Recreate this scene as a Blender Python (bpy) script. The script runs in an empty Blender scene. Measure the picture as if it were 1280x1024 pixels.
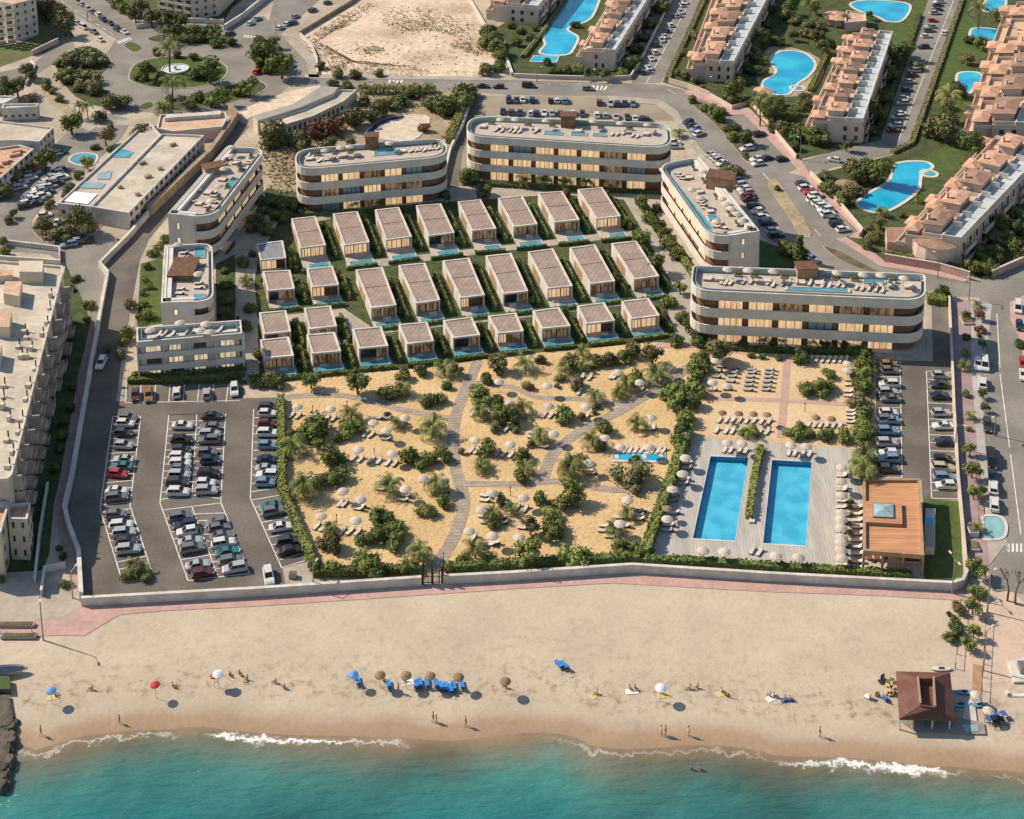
import bpy, math, random
import numpy as np
from mathutils import Vector
R = math.radians
rnd = random.Random(11)
scene = bpy.context.scene
col = scene.collection
# ---------------------------------------------------------------- camera
F, YP, H, CD = 1829.0, -164.0, 171.0, R(13.42)
CT, ST = math.cos(CD), math.sin(CD)
cam = bpy.data.cameras.new('camera'); cam.sensor_fit = 'HORIZONTAL'; cam.sensor_width = 36.0
cam.lens = F/1280*36; cam.shift_y = -(512-YP)/1280; cam.clip_start = 5; cam.clip_end = 6000
camo = bpy.data.objects.new('camera', cam); col.objects.link(camo)
camo.location = (0, 0, H); camo.rotation_euler = (R(90)-CD, 0, 0)
scene.camera = camo
# ---------------------------------------------------------------- light
SUN_EL, SUN_AZ = R(39), R(-21)          # azimuth of the direction the shadows fall in
w = bpy.data.worlds.new('World'); scene.world = w; w.use_nodes = True
nt = w.node_tree; bg = nt.nodes['Background']
sk = nt.nodes.new('ShaderNodeTexSky'); sk.sky_type = 'NISHITA'; sk.sun_disc = False
sk.sun_elevation = SUN_EL; sk.sun_rotation = R(-71); sk.air_density = 1.6; sk.dust_density = 0.6; sk.ozone_density = 2.5
nt.links.new(sk.outputs[0], bg.inputs[0]); bg.inputs[1].default_value = 0.09
sl = bpy.data.lights.new('sun', 'SUN'); sl.energy = 5.0; sl.angle = R(0.6); sl.color = (1.0, 0.845, 0.66)
so = bpy.data.objects.new('sun', sl); col.objects.link(so); so.location = (0, 300, 300)
so.rotation_euler = Vector((math.cos(SUN_AZ)*math.cos(SUN_EL), math.sin(SUN_AZ)*math.cos(SUN_EL), -math.sin(SUN_EL))).to_track_quat('-Z', 'Y').to_euler()
vs = scene.view_settings; vs.view_transform = 'Standard'; vs.look = 'None'; vs.gamma = 1.0; vs.exposure = 0.27
scene.cycles.max_bounces = 5; scene.cycles.diffuse_bounces = 2; scene.cycles.transparent_max_bounces = 6
# ---------------------------------------------------------------- photo pixel -> ground point
def G(px, py, z=0.0):
    u = (px-640)/F; v = (YP-py)/F
    dy = CT+v*ST; dz = -ST+v*CT
    t = (z-H)/dz
    return Vector((u*t, dy*t, z))
def S(py): return 0.00569*(py+600)      # pixels per metre at the ground on row py
def T(ox, oy, k):
    return lambda x, y: (ox+x/k, oy+y/k)
def gl(pts, z=0.0, t=None):
    return [G(*(t(*p) if t else p), z) for p in pts]
# ---------------------------------------------------------------- mesh builder
def area(p):
    return sum(p[i][0]*p[(i+1) % len(p)][1]-p[(i+1) % len(p)][0]*p[i][1] for i in range(len(p)))/2
class MB:
    def __init__(s): s.v = []; s.f = []; s.m = []
    def face(s, pts, m=0):
        n = len(s.v); s.v += [(p[0], p[1], p[2]) for p in pts]; s.f.append(tuple(range(n, n+len(pts)))); s.m.append(m)
    def flat(s, poly, z, m=0):
        p = list(poly) if area(poly) > 0 else list(poly)[::-1]
        s.face([(q[0], q[1], z) for q in p], m)
    def prism(s, poly, z0, z1, m=0, mt=None, bottom=False):
        p = list(poly) if area(poly) > 0 else list(poly)[::-1]
        n = len(p)
        for i in range(n):
            a, b = p[i], p[(i+1) % n]
            s.face([(a[0], a[1], z0), (b[0], b[1], z0), (b[0], b[1], z1), (a[0], a[1], z1)], m)
        s.face([(q[0], q[1], z1) for q in p], m if mt is None else mt)
        if bottom: s.face([(q[0], q[1], z0) for q in p[::-1]], m)
    def box(s, cx, cy, z0, sx, sy, h, rz=0.0, m=0, mt=None):
        c, n = math.cos(rz), math.sin(rz)
        s.prism([(cx+x*c-y*n, cy+x*n+y*c) for x, y in ((-sx/2, -sy/2), (sx/2, -sy/2), (sx/2, sy/2), (-sx/2, sy/2))], z0, z0+h, m, mt, True)
    def ring(s, outer, inner, z0, z1, m=0, bottom=True):      # hollow wall following two matching loops
        n = len(outer)
        for i in range(n):
            a, b, c, d = outer[i], outer[(i+1) % n], inner[(i+1) % n], inner[i]
            s.face([(a[0], a[1], z0), (b[0], b[1], z0), (b[0], b[1], z1), (a[0], a[1], z1)], m)
            s.face([(d[0], d[1], z1), (c[0], c[1], z1), (c[0], c[1], z0), (d[0], d[1], z0)], m)
            s.face([(a[0], a[1], z1), (b[0], b[1], z1), (c[0], c[1], z1), (d[0], d[1], z1)], m)
            if bottom: s.face([(d[0], d[1], z0), (c[0], c[1], z0), (b[0], b[1], z0), (a[0], a[1], z0)], m)
    def cone(s, cx, cy, z0, r0, z1, r1, n=8, m=0, cap=True, ax=0, ay=0):
        A = [(cx+r0*math.cos(2*math.pi*i/n), cy+r0*math.sin(2*math.pi*i/n), z0) for i in range(n)]
        B = [(cx+ax+r1*math.cos(2*math.pi*i/n), cy+ay+r1*math.sin(2*math.pi*i/n), z1) for i in range(n)]
        for i in range(n):
            j = (i+1) % n
            if r1 < 1e-6: s.face([A[i], A[j], B[i]], m)
            else: s.face([A[i], A[j], B[j], B[i]], m)
        if cap and r1 > 1e-6: s.face(B, m)
    def tube(s, p, q, r, r2=None, n=6, m=0):
        p, q = Vector(p), Vector(q); d = (q-p).normalized(); r2 = r if r2 is None else r2
        a = d.orthogonal().normalized(); b = d.cross(a)
        A = [p+(a*math.cos(2*math.pi*i/n)+b*math.sin(2*math.pi*i/n))*r for i in range(n)]
        B = [q+(a*math.cos(2*math.pi*i/n)+b*math.sin(2*math.pi*i/n))*r2 for i in range(n)]
        for i in range(n):
            j = (i+1) % n; s.face([A[i], A[j], B[j], B[i]], m)
        s.face(A[::-1], m); s.face(B, m)
    def loft(s, rings, m=0, cap=True):
        n = len(rings[0])
        for a, b in zip(rings[:-1], rings[1:]):
            for i in range(n):
                j = (i+1) % n; s.face([a[i], a[j], b[j], b[i]], m)
        if cap: s.face(rings[0][::-1], m); s.face(rings[-1], m)
    def mesh(s, name, mats, o=(0, 0, 0), smooth=False):
        me = bpy.data.meshes.new(name)
        me.from_pydata([(x-o[0], y-o[1], z-o[2]) for x, y, z in s.v], [], s.f)
        for mt in (mats if isinstance(mats, (list, tuple)) else [mats]): me.materials.append(mt)
        me.polygons.foreach_set('material_index', s.m)
        if smooth: me.polygons.foreach_set('use_smooth', [True]*len(s.f))
        me.update(); return me
    def obj(s, name, mats, parent=None, origin=None, smooth=False, local=False):
        if local: o = (0, 0, 0)
        elif parent is not None: 
            o = Vector(parent.location)
            if parent.parent: o = o+Vector(parent.parent.location)
        else: o = origin if origin is not None else (0, 0, 0)
        ob = bpy.data.objects.new(name, s.mesh(name, mats, o, smooth)); col.objects.link(ob)
        if parent is not None: ob.parent = parent
        elif not local: ob.location = o
        return ob
def inst(name, me, parent=None, loc=(0, 0, 0), rz=0.0, sc=1.0):
    ob = bpy.data.objects.new(name, me); col.objects.link(ob)
    ob.parent = parent; ob.location = loc; ob.rotation_euler = (0, 0, rz)
    ob.scale = sc if isinstance(sc, tuple) else (sc, sc, sc)
    return ob
def tag(o, label, cat, group=None, kind=None):
    if label: o['label'] = label
    if cat: o['category'] = cat
    if group: o['group'] = group
    if kind: o['kind'] = kind
    return o
def thing(name, label, cat, loc, rz=0.0, group=None):
    o = bpy.data.objects.new(name, None); col.objects.link(o); o.empty_display_size = 0.5
    o.location = loc; o.rotation_euler = (0, 0, rz)
    return tag(o, label, cat, group)
def dup(root, loc, rz, label=None, sc=1.0):
    r = root.copy(); col.objects.link(r); r.location = loc; r.rotation_euler = (0, 0, rz); r.scale = (sc, sc, sc)
    if label: r['label'] = label
    for ch in root.children:
        c = ch.copy(); col.objects.link(c); c.parent = r
        for g in ch.children:
            d = g.copy(); col.objects.link(d); d.parent = c
    return r
ORD = ('first second third fourth fifth sixth seventh eighth ninth tenth eleventh twelfth thirteenth fourteenth fifteenth sixteenth '
       'seventeenth eighteenth nineteenth twentieth twenty-first twenty-second twenty-third twenty-fourth twenty-fifth twenty-sixth twenty-seventh twenty-eighth').split()
def cen(pts):
    n = len(pts); return Vector((sum(p[0] for p in pts)/n, sum(p[1] for p in pts)/n, 0))
# ---------------------------------------------------------------- materials
MATS = {}
def mk(name, c, c2=None, sc=1.0, rough=0.85, spec=0.25, metal=0.0, em=0.0, emc=None, bump=0.0, bsc=None, space='world', lo=0.38, hi=0.62, det=5.0, orand=0.0, fine=0.0, stretch=None, coat=0.0):
    m = bpy.data.materials.new(name); m.use_nodes = True; n = m.node_tree.nodes; L = m.node_tree.links
    b = n['Principled BSDF']; b.inputs['Roughness'].default_value = rough; b.inputs['Metallic'].default_value = metal
    b.inputs['Specular IOR Level'].default_value = spec
    if coat: b.inputs['Coat Weight'].default_value = coat; b.inputs['Coat Roughness'].default_value = 0.08
    if space == 'world': pos = n.new('ShaderNodeNewGeometry').outputs['Position']
    else: pos = n.new('ShaderNodeTexCoord').outputs['Object']
    if stretch:
        mp = n.new('ShaderNodeMapping'); mp.inputs['Rotation'].default_value = (0, 0, stretch[3] if len(stretch) > 3 else 0)
        mp.inputs['Scale'].default_value = stretch[:3]; L.new(pos, mp.inputs[0]); pos = mp.outputs[0]
    cout = None
    if c2 is not None:
        t = n.new('ShaderNodeTexNoise'); t.inputs['Scale'].default_value = sc; t.inputs['Detail'].default_value = det; L.new(pos, t.inputs['Vector'])
        mr = n.new('ShaderNodeMapRange'); mr.inputs[1].default_value = lo; mr.inputs[2].default_value = hi; L.new(t.outputs[0], mr.inputs[0])
        mx = n.new('ShaderNodeMix'); mx.data_type = 'RGBA'; mx.inputs[6].default_value = (*c, 1); mx.inputs[7].default_value = (*c2, 1)
        L.new(mr.outputs[0], mx.inputs[0]); cout = mx.outputs[2]
    if fine or orand:
        hs = n.new('ShaderNodeHueSaturation')
        if cout: L.new(cout, hs.inputs['Color'])
        else: hs.inputs['Color'].default_value = (*c, 1)
        val = None
        if fine:
            t2 = n.new('ShaderNodeTexNoise'); t2.inputs['Scale'].default_value = (bsc or 3.0); t2.inputs['Detail'].default_value = 3; L.new(pos, t2.inputs['Vector'])
            m2 = n.new('ShaderNodeMapRange'); m2.inputs[1].default_value = .3; m2.inputs[2].default_value = .7; m2.inputs[3].default_value = 1-fine; m2.inputs[4].default_value = 1+fine
            L.new(t2.outputs[0], m2.inputs[0]); val = m2.outputs[0]
        if orand:
            oi = n.new('ShaderNodeObjectInfo')
            m3 = n.new('ShaderNodeMapRange'); m3.inputs[3].default_value = 1-orand; m3.inputs[4].default_value = 1+orand; L.new(oi.outputs['Random'], m3.inputs[0])
            m4 = n.new('ShaderNodeMapRange'); m4.inputs[3].default_value = .5-orand*.07; m4.inputs[4].default_value = .5+orand*.05
            mu = n.new('ShaderNodeMath'); mu.operation = 'FRACT'; ml = n.new('ShaderNodeMath'); ml.operation = 'MULTIPLY'; ml.inputs[1].default_value = 7.31
            L.new(oi.outputs['Random'], ml.inputs[0]); L.new(ml.outputs[0], mu.inputs[0]); L.new(mu.outputs[0], m4.inputs[0]); L.new(m4.outputs[0], hs.inputs['Hue'])
            if val:
                mm = n.new('ShaderNodeMath'); mm.operation = 'MULTIPLY'; L.new(val, mm.inputs[0]); L.new(m3.outputs[0], mm.inputs[1]); val = mm.outputs[0]
            else: val = m3.outputs[0]
        L.new(val, hs.inputs['Value']); cout = hs.outputs[0]
    if cout: L.new(cout, b.inputs['Base Color'])
    else: b.inputs['Base Color'].default_value = (*c, 1)
    if em:
        if emc: b.inputs['Emission Color'].default_value = (*emc, 1)
        elif cout: L.new(cout, b.inputs['Emission Color'])
        else: b.inputs['Emission Color'].default_value = (*c, 1)
        b.inputs['Emission Strength'].default_value = em
    if bump:
        tb = n.new('ShaderNodeTexNoise'); tb.inputs['Scale'].default_value = bsc or 2.0; tb.inputs['Detail'].default_value = 4; L.new(pos, tb.inputs['Vector'])
        bp = n.new('ShaderNodeBump'); bp.inputs['Strength'].default_value = min(1, bump); bp.inputs['Distance'].default_value = 0.25; L.new(tb.outputs[0], bp.inputs['Height']); L.new(bp.outputs[0], b.inputs['Normal'])
    MATS[name] = m; return m
def waves(m, rot, scale, amount, dist=1.5, dark=(0.3, 0.2, 0.1)):      # plank / ripple lines mixed into a material's colour
    n = m.node_tree.nodes; L = m.node_tree.links; b = n['Principled BSDF']
    g = n.new('ShaderNodeNewGeometry'); mp = n.new('ShaderNodeMapping'); mp.inputs['Rotation'].default_value = (0, 0, rot); L.new(g.outputs['Position'], mp.inputs[0])
    wv = n.new('ShaderNodeTexWave'); wv.inputs['Scale'].default_value = scale; wv.inputs['Distortion'].default_value = dist; wv.inputs['Detail'].default_value = 2; L.new(mp.outputs[0], wv.inputs['Vector'])
    mr = n.new('ShaderNodeMapRange'); mr.inputs[1].default_value = .55; mr.inputs[2].default_value = 1; mr.inputs[4].default_value = amount; L.new(wv.outputs['Fac'], mr.inputs[0])
    mx = n.new('ShaderNodeMix'); mx.data_type = 'RGBA'; mx.inputs[7].default_value = (*dark, 1); L.new(mr.outputs[0], mx.inputs[0])
    src = b.inputs['Base Color']
    if src.is_linked: L.new(src.links[0].from_socket, mx.inputs[6])
    else: mx.inputs[6].default_value = src.default_value
    L.new(mx.outputs[2], b.inputs['Base Color']); return m
ASPH = mk('asphalt_lot', (.118, .103, .09), (.172, .152, .133), .10, .9, fine=.14, bsc=2.2, det=9)
ASPR = mk('asphalt_road', (.20, .185, .165), (.26, .24, .215), .10, .9, fine=.10, bsc=1.4)
PAVE = mk('pale_paving', (.42, .37, .31), (.34, .30, .26), .25, .85, fine=.1, bsc=1.2)
PINK = waves(mk('pink_paving', (.52, .34, .30), (.43, .29, .26), .4, .85, fine=.1, bsc=1.5), 0.1, 1.2, .25, .6, (.36, .22, .2))
DIRT = mk('dry_dirt', (.62, .51, .385), (.38, .295, .20), .045, .95, bump=.4, bsc=.5, fine=.18, lo=.46, hi=.72, det=9)
SCRUB = mk('dry_scrub_ground', (.30, .24, .15), (.40, .32, .22), .16, .95, bump=.4, bsc=.8, fine=.2)
SAND = waves(mk('golden_sand', (.63, .46, .255), (.54, .385, .20), .12, .95, bump=.8, bsc=1.3, fine=.12), .5, .55, .32, 5, (.45, .29, .12))
BSAND_C = (.55, .46, .37)
LAWN = mk('lawn_grass', (.090, .130, .034), (.062, .094, .027), .5, .95, bump=.5, bsc=4, fine=.25)
LAWND = mk('garden_ground_cover', (.045, .068, .024), (.085, .10, .040), .35, .95, bump=.6, bsc=2, fine=.3)
SOIL = mk('planting_soil', (.17, .13, .085), (.10, .085, .05), .4, .95, bump=.5, bsc=2, fine=.25)
DECK = waves(mk('grey_deck_boards', (.48, .455, .42), (.39, .365, .335), .3, .8, fine=.12, bsc=1.6, stretch=(2.2, .25, 1, .06)), .06, .55, .35, .5, (.30, .26, .23))
BOARD = mk('boardwalk_planks', (.40, .335, .28), (.30, .25, .215), .5, .85, fine=.2, bsc=2.5)
STONE = mk('terrace_stone', (.50, .43, .37), (.43, .37, .32), .5, .8, fine=.08)
WHITEL = mk('white_marking', (.78, .76, .72), (.6, .58, .54), .6, .8)
WALLW = mk('white_render', (.62, .585, .54), (.50, .465, .425), .35, .85, fine=.10, bsc=.8, det=8)
WALLC = mk('cream_render', (.62, .54, .43), (.54, .46, .37), .3, .85, fine=.06)
WALLB = mk('brown_wall', (.36, .27, .20), (.27, .2, .15), .35, .9, fine=.12)
BAND = mk('balcony_plaster', (.66, .615, .565), (.585, .545, .50), .35, .8, fine=.05)
ROOFG = waves(mk('greige_roof_membrane', (.35, .275, .235), (.285, .225, .195), .35, .9, fine=.12, bsc=.9), .35, .30, .38, .15, (.20, .155, .13))
GRAVEL = mk('flat_roof_screed', (.56, .50, .41), (.42, .375, .31), .16, .9, fine=.12, bsc=.8)
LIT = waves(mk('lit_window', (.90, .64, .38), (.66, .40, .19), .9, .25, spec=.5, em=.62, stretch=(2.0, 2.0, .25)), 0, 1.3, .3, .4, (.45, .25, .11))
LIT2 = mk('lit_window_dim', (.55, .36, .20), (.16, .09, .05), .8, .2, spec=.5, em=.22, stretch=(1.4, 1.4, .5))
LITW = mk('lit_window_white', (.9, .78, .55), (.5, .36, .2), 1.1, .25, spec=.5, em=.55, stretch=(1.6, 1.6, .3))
GLASS = mk('dark_glass', (.035, .045, .05), (.07, .08, .085), .6, .12, spec=.6)
GLASSB = mk('bluish_glass', (.22, .33, .36), (.30, .40, .42), .3, .12, spec=.6)
BRONZE = mk('bronze_cladding', (.24, .14, .08), (.17, .095, .055), .8, .6, fine=.1)
WOODT = waves(mk('timber_roof_boards', (.55, .29, .155), (.44, .22, .115), .35, .7, fine=.14, bsc=1.5, stretch=(.3, 3, 1)), math.pi/2, .45, .35, .6, (.32, .15, .07))
WOODD = mk('dark_timber', (.17, .09, .055), (.12, .06, .04), .8, .7)
WOODL = mk('light_timber', (.42, .27, .16), (.33, .2, .12), .8, .7)
POOLW = mk('pool_water', (.045, .37, .57), (.085, .48, .67), .35, .06, spec=.5, bump=.06, bsc=1.1)
POOLT = mk('teal_pool_water', (.065, .25, .33), (.11, .34, .42), .5, .06, spec=.5, bump=.06, bsc=1.1)
POOLA = mk('resort_pool_water', (.012, .30, .56), (.03, .46, .66), .12, .05, spec=.5, bump=.06, bsc=.9)
TILEB = mk('blue_pool_tile', (.03, .22, .42), (.045, .28, .48), .6, .35)
COPE = mk('pool_coping', (.62, .58, .52), (.54, .5, .45), .5, .7)
TERRA = mk('terracotta_tiles', (.49, .275, .18), (.58, .375, .265), .45, .85, fine=.22, bsc=2.4)
PEACH = mk('peach_render', (.64, .505, .43), (.57, .44, .37), .3, .85, fine=.06)
PEACHF = mk('terracotta_terrace_floor', (.60, .415, .30), (.50, .335, .235), .4, .85, fine=.12, bsc=1.5)
TERRAD = mk('brown_roof_tiles', (.27, .17, .13), (.36, .225, .165), .5, .85, fine=.18, bsc=2.4)
ROOFBL = mk('pale_terrace_roof', (.50, .55, .56), (.40, .47, .50), .2, .7, fine=.1)
METAL = mk('grey_metal', (.28, .28, .28), None, rough=.4, metal=.6)
METALD = mk('dark_metal', (.03, .03, .033), None, rough=.45, metal=.3)
CANW = mk('cream_canopy', (.52, .465, .40), (.45, .40, .345), 1.2, .9, orand=.08)
CANS = mk('straw_canopy', (.30, .21, .13), (.21, .145, .09), 2.5, .95, orand=.1)
CANB = mk('blue_canopy', (.10, .24, .52), (.14, .32, .6), 1.5, .85)
CANWB = mk('pale_blue_canopy', (.55, .62, .74), (.7, .74, .8), 1.5, .85)
CANR = mk('red_fabric', (.55, .05, .05), (.4, .04, .05), 2, .85)
CUSH = mk('lounger_cushion', (.62, .56, .49), (.54, .49, .43), 1.5, .9, orand=.08)
CUSHG = mk('grey_lounger_cushion', (.36, .35, .34), (.30, .29, .28), 1.5, .9, orand=.1)
CUSHB = mk('blue_lounger_fabric', (.03, .17, .55), (.05, .25, .65), 1.5, .8)
FRAME = mk('lounger_frame', (.13, .09, .06), None, rough=.6)
ROCK = mk('jetty_rock', (.13, .112, .09), (.065, .058, .048), .8, .95, bump=.8, bsc=1.5)
SKINM = mk('skin', (.42, .25, .17), (.36, .2, .13), 3, .6)
CLOTH = [mk('cloth_%s' % n, c, None, rough=.9) for n, c in (('dark', (.03, .03, .04)), ('white', (.7, .7, .68)), ('red', (.4, .05, .05)), ('blue', (.05, .12, .35)), ('tan', (.4, .3, .2)))]
HAIR = mk('hair', (.03, .02, .015), None, rough=.7)
def foliage(name, c, c2, sc=.9):
    m = mk(name, c, c2, sc, .75, spec=.2, orand=.28, fine=.35, bsc=2.5, lo=.35, hi=.65)
    b = m.node_tree.nodes['Principled BSDF']
    return m
LEAF = foliage('leaf_green', (.105, .140, .034), (.21, .235, .070))
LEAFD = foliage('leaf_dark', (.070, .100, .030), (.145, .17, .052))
LEAFO = foliage('leaf_olive', (.115, .115, .050), (.18, .17, .08))
LEAFR = foliage('leaf_russet', (.15, .075, .045), (.22, .12, .065))
PALM = foliage('palm_green', (.115, .15, .038), (.24, .25, .085))
BARK = mk('bark', (.15, .105, .07), (.09, .065, .045), 2, .95)
# ================================================================ THE SETTING
from mathutils.geometry import tessellate_polygon
def P(s, t=None):          # 'x,y x,y' -> list of pixel pairs
    r = [tuple(float(q) for q in a.split(',')) for a in s.split()]
    return [t(*p) for p in r] if t else r
def flat_holes(mb, outer, holes, z, m=0):
    loops = [[Vector((p[0], p[1], 0)) for p in outer]]+[[Vector((p[0], p[1], 0)) for p in h] for h in holes]
    allp = [p for l in loops for p in l]
    for tri in tessellate_polygon(loops):
        q = [(allp[i].x, allp[i].y, z) for i in tri]
        if area(q) < 0: q = q[::-1]
        mb.face(q, m)
def sheet(name, pts, z, m, kind='structure', label=None, cat=None, holes=()):
    mb = MB(); flat_holes(mb, [G(*p) for p in pts], [[G(*p) for p in h] for h in holes], z)
    o = mb.obj(name, m); o['kind'] = kind
    if label: tag(o, label, cat)
    return o
def slab(name, pts, z0, z1, m, mt=None, kind='structure'):
    mb = MB(); mb.prism([G(*p) for p in pts], z0, z1, 0, 1 if mt else None)
    o = mb.obj(name, [m, mt] if mt else m); o['kind'] = kind; return o
def ribbon(pts, wd):       # world polyline -> polygon of that width
    L, Rr = [], []
    for i, p in enumerate(pts):
        a = pts[max(0, i-1)]; b = pts[min(len(pts)-1, i+1)]
        d = Vector((b[0]-a[0], b[1]-a[1], 0)).normalized(); n = Vector((-d.y, d.x, 0))*wd/2
        L.append(Vector((p[0], p[1], 0))+n); Rr.append(Vector((p[0], p[1], 0))-n)
    return L, Rr
def strip(mb, pts, wd, z, m=0):
    L, Rr = ribbon(pts, wd)
    for i in range(len(pts)-1):
        mb.face([(Rr[i].x, Rr[i].y, z), (Rr[i+1].x, Rr[i+1].y, z), (L[i+1].x, L[i+1].y, z), (L[i].x, L[i].y, z)], m)
def smooth(pts, n=4):
    out = []
    for i in range(len(pts)-1):
        p0 = pts[max(0, i-1)]; p1 = pts[i]; p2 = pts[i+1]; p3 = pts[min(len(pts)-1, i+2)]
        for k in range(n):
            t = k/n
            out.append(tuple(.5*((2*p1[j])+(-p0[j]+p2[j])*t+(2*p0[j]-5*p1[j]+4*p2[j]-p3[j])*t*t+(-p0[j]+3*p1[j]-3*p2[j]+p3[j])*t*t*t) for j in (0, 1)))
    out.append(tuple(pts[-1])); return out
def closed(pts, n=4):
    q = [pts[-1]]+list(pts)+[pts[0], pts[1]]
    s = smooth(q, n); return s[n:-n-1]
def lines(name, segs, m, wd=.16, z=.035):
    mb = MB()
    for s in segs: strip(mb, [G(*p) for p in s], wd, z)
    o = mb.obj(name, m); o['kind'] = 'structure'; return o
def lerp(a, b, t): return (a[0]+(b[0]-a[0])*t, a[1]+(b[1]-a[1])*t)
def along(pts, t):         # point at share t of a pixel polyline
    ls = [math.dist(pts[i], pts[i+1]) for i in range(len(pts)-1)]; d = t*sum(ls)
    for i, l in enumerate(ls):
        if d <= l or i == len(ls)-1: return lerp(pts[i], pts[i+1], d/l)
        d -= l
# ---- the two lap pools (real basins let into the ground)
LAP = [P('888.2,570.9 935.5,572.9 918.8,676.5 866,673.5'), P('965.1,575.5 1014.3,578.2 1007.6,682.8 953.8,679.5')]
DECKP = P('869,546 1062,560 1079,640 1077,722 804,704 822,650')
shore_px = P('-600,1000 -200,960 0,935 18,931 45,938 62,933 90,924 140,916 215,912 250,909 300,915 360,919 440,921 510,923 560,927 620,920 680,916 720,923 740,933 780,937 830,935 870,931 940,937 970,945 1020,947 1080,949 1130,955 1195,960 1240,963 1280,967 1500,985 1900,1010')
prom_low = P('-500,815 0,798 82,794 105,795 149,769 200,764 320,758 480,747.5 640,736.5 765,729 960,740 1100,745 1205,751 1212,758')
# base ground: everything inland of the promenade
far = [(-700, 1500), (700, 1500)]
mb = MB()
out = [G(*p) for p in prom_low]+[G(1215, 700), G(1290, 760), Vector((420, 240, 0)), Vector((520, 300, 0)), Vector((520, 760, 0)), Vector((-520, 760, 0)), Vector((-420, 200, 0))]
hole = [G(*p) for p in P('862,567 1018,573 1012,688 860,680')]
flat_holes(mb, out, [hole], 0.0)
GROUNDM = mk('town_ground', (.47, .395, .31), (.345, .295, .235), .06, .95, bump=.3, bsc=.8, fine=.15)
o = mb.obj('ground', GROUNDM); o['kind'] = 'structure'
# ---- beach and sea: grids whose colour follows the real distance to the water line
def shore_dist(X, Y):
    pl = np.array([(p.x, p.y) for p in (G(*q, -.35) for q in smooth(shore_px, 3))])
    best = np.full(X.shape, 1e9)
    for a, b in zip(pl[:-1], pl[1:]):
        d = b-a; t = np.clip(((X-a[0])*d[0]+(Y-a[1])*d[1])/(d@d), 0, 1)
        best = np.minimum(best, np.hypot(X-a[0]-t*d[0], Y-a[1]-t*d[1]))
    yl = np.interp(X, pl[:, 0], pl[:, 1])
    return np.where(Y > yl, best, -best)
def grid(name, xs, ys, zf, m):
    X, Y = np.meshgrid(xs, ys); D = shore_dist(X, Y); Z = zf(X, Y, D)
    nx, ny = len(xs), len(ys); idx = np.arange(nx*ny).reshape(ny, nx)
    fs = np.stack([idx[:-1, :-1], idx[:-1, 1:], idx[1:, 1:], idx[1:, :-1]], -1).reshape(-1, 4)
    me = bpy.data.meshes.new(name); me.from_pydata(np.stack([X, Y, Z], -1).reshape(-1, 3).tolist(), [], fs.tolist())
    at = me.attributes.new('shore', 'FLOAT', 'POINT'); at.data.foreach_set('value', D.reshape(-1).astype(np.float32))
    fp = [(-200, .3), (0, .3), (50, .8), (120, .9), (215, .8), (232, -.2), (245, -.1), (262, 1.5), (400, 1.5), (440, 1.0), (500, .9), (535, -.3), (640, -.15), (690, .2), (735, .8), (850, .55), (930, .8), (960, .2), (985, 1.0), (1100, 1.7), (1160, 1.5), (1200, .2), (1215, -.3), (1228, .5), (1290, .4)]
    at = me.attributes.new('foam', 'FLOAT', 'POINT'); at.data.foreach_set('value', np.interp(X, [G(a_, 935).x for a_, _ in fp], [b_*.5 if b_ > 0 else b_ for _, b_ in fp]).reshape(-1).astype(np.float32))
    me.materials.append(m); me.polygons.foreach_set('use_smooth', [True]*len(me.polygons)); me.update()
    o = bpy.data.objects.new(name, me); col.objects.link(o); o['kind'] = 'structure'; return o
def shore_nodes(m, wob, wsc):
    n = m.node_tree.nodes; L = m.node_tree.links
    a = n.new('ShaderNodeAttribute'); a.attribute_name = 'shore'; g = n.new('ShaderNodeNewGeometry')
    t = n.new('ShaderNodeTexNoise'); t.inputs['Scale'].default_value = wsc; t.inputs['Detail'].default_value = 5; L.new(g.outputs['Position'], t.inputs['Vector'])
    s = n.new('ShaderNodeMath'); s.operation = 'MULTIPLY_ADD'; s.inputs[1].default_value = wob; L.new(t.outputs[0], s.inputs[0])
    s0 = n.new('ShaderNodeMath'); s0.operation = 'ADD'; s0.inputs[1].default_value = -wob*.5; L.new(a.outputs['Fac'], s0.inputs[0]); L.new(s0.outputs[0], s.inputs[2])
    return n, L, g, a, s
def ramp(n, L, src, stops, lo, hi):
    mr = n.new('ShaderNodeMapRange'); mr.inputs[1].default_value = lo; mr.inputs[2].default_value = hi; L.new(src, mr.inputs[0])
    cr = n.new('ShaderNodeValToRGB'); e = cr.color_ramp.elements
    while len(e) < len(stops): e.new(.5)
    for k, (p, c) in enumerate(stops): e[k].position = (p-lo)/(hi-lo); e[k].color = (*c, 1)
    L.new(mr.outputs[0], cr.inputs[0]); return cr.outputs[0]
BEACH = mk('beach_sand', BSAND_C, None, rough=.95)
n, L, g, a, s = shore_nodes(BEACH, 3.5, .10)
c = ramp(n, L, s.outputs[0], [(-2, (.31, .215, .14)), (2.2, (.37, .265, .175)), (3.6, (.44, .355, .27)), (5, (.48, .405, .315)), (40, (.515, .44, .348))], -3, 60)
t = n.new('ShaderNodeTexNoise'); t.inputs['Scale'].default_value = .09; t.inputs['Detail'].default_value = 8; t.inputs['Roughness'].default_value = .65; L.new(g.outputs['Position'], t.inputs['Vector'])
hs = n.new('ShaderNodeHueSaturation'); mr = n.new('ShaderNodeMapRange'); mr.inputs[1].default_value = .3; mr.inputs[2].default_value = .7; mr.inputs[3].default_value = .80; mr.inputs[4].default_value = 1.15
tq_ = n.new('ShaderNodeTexNoise'); tq_.inputs['Scale'].default_value = 1.6; tq_.inputs['Detail'].default_value = 6; tq_.inputs['Roughness'].default_value = .7; L.new(g.outputs['Position'], tq_.inputs['Vector'])
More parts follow.
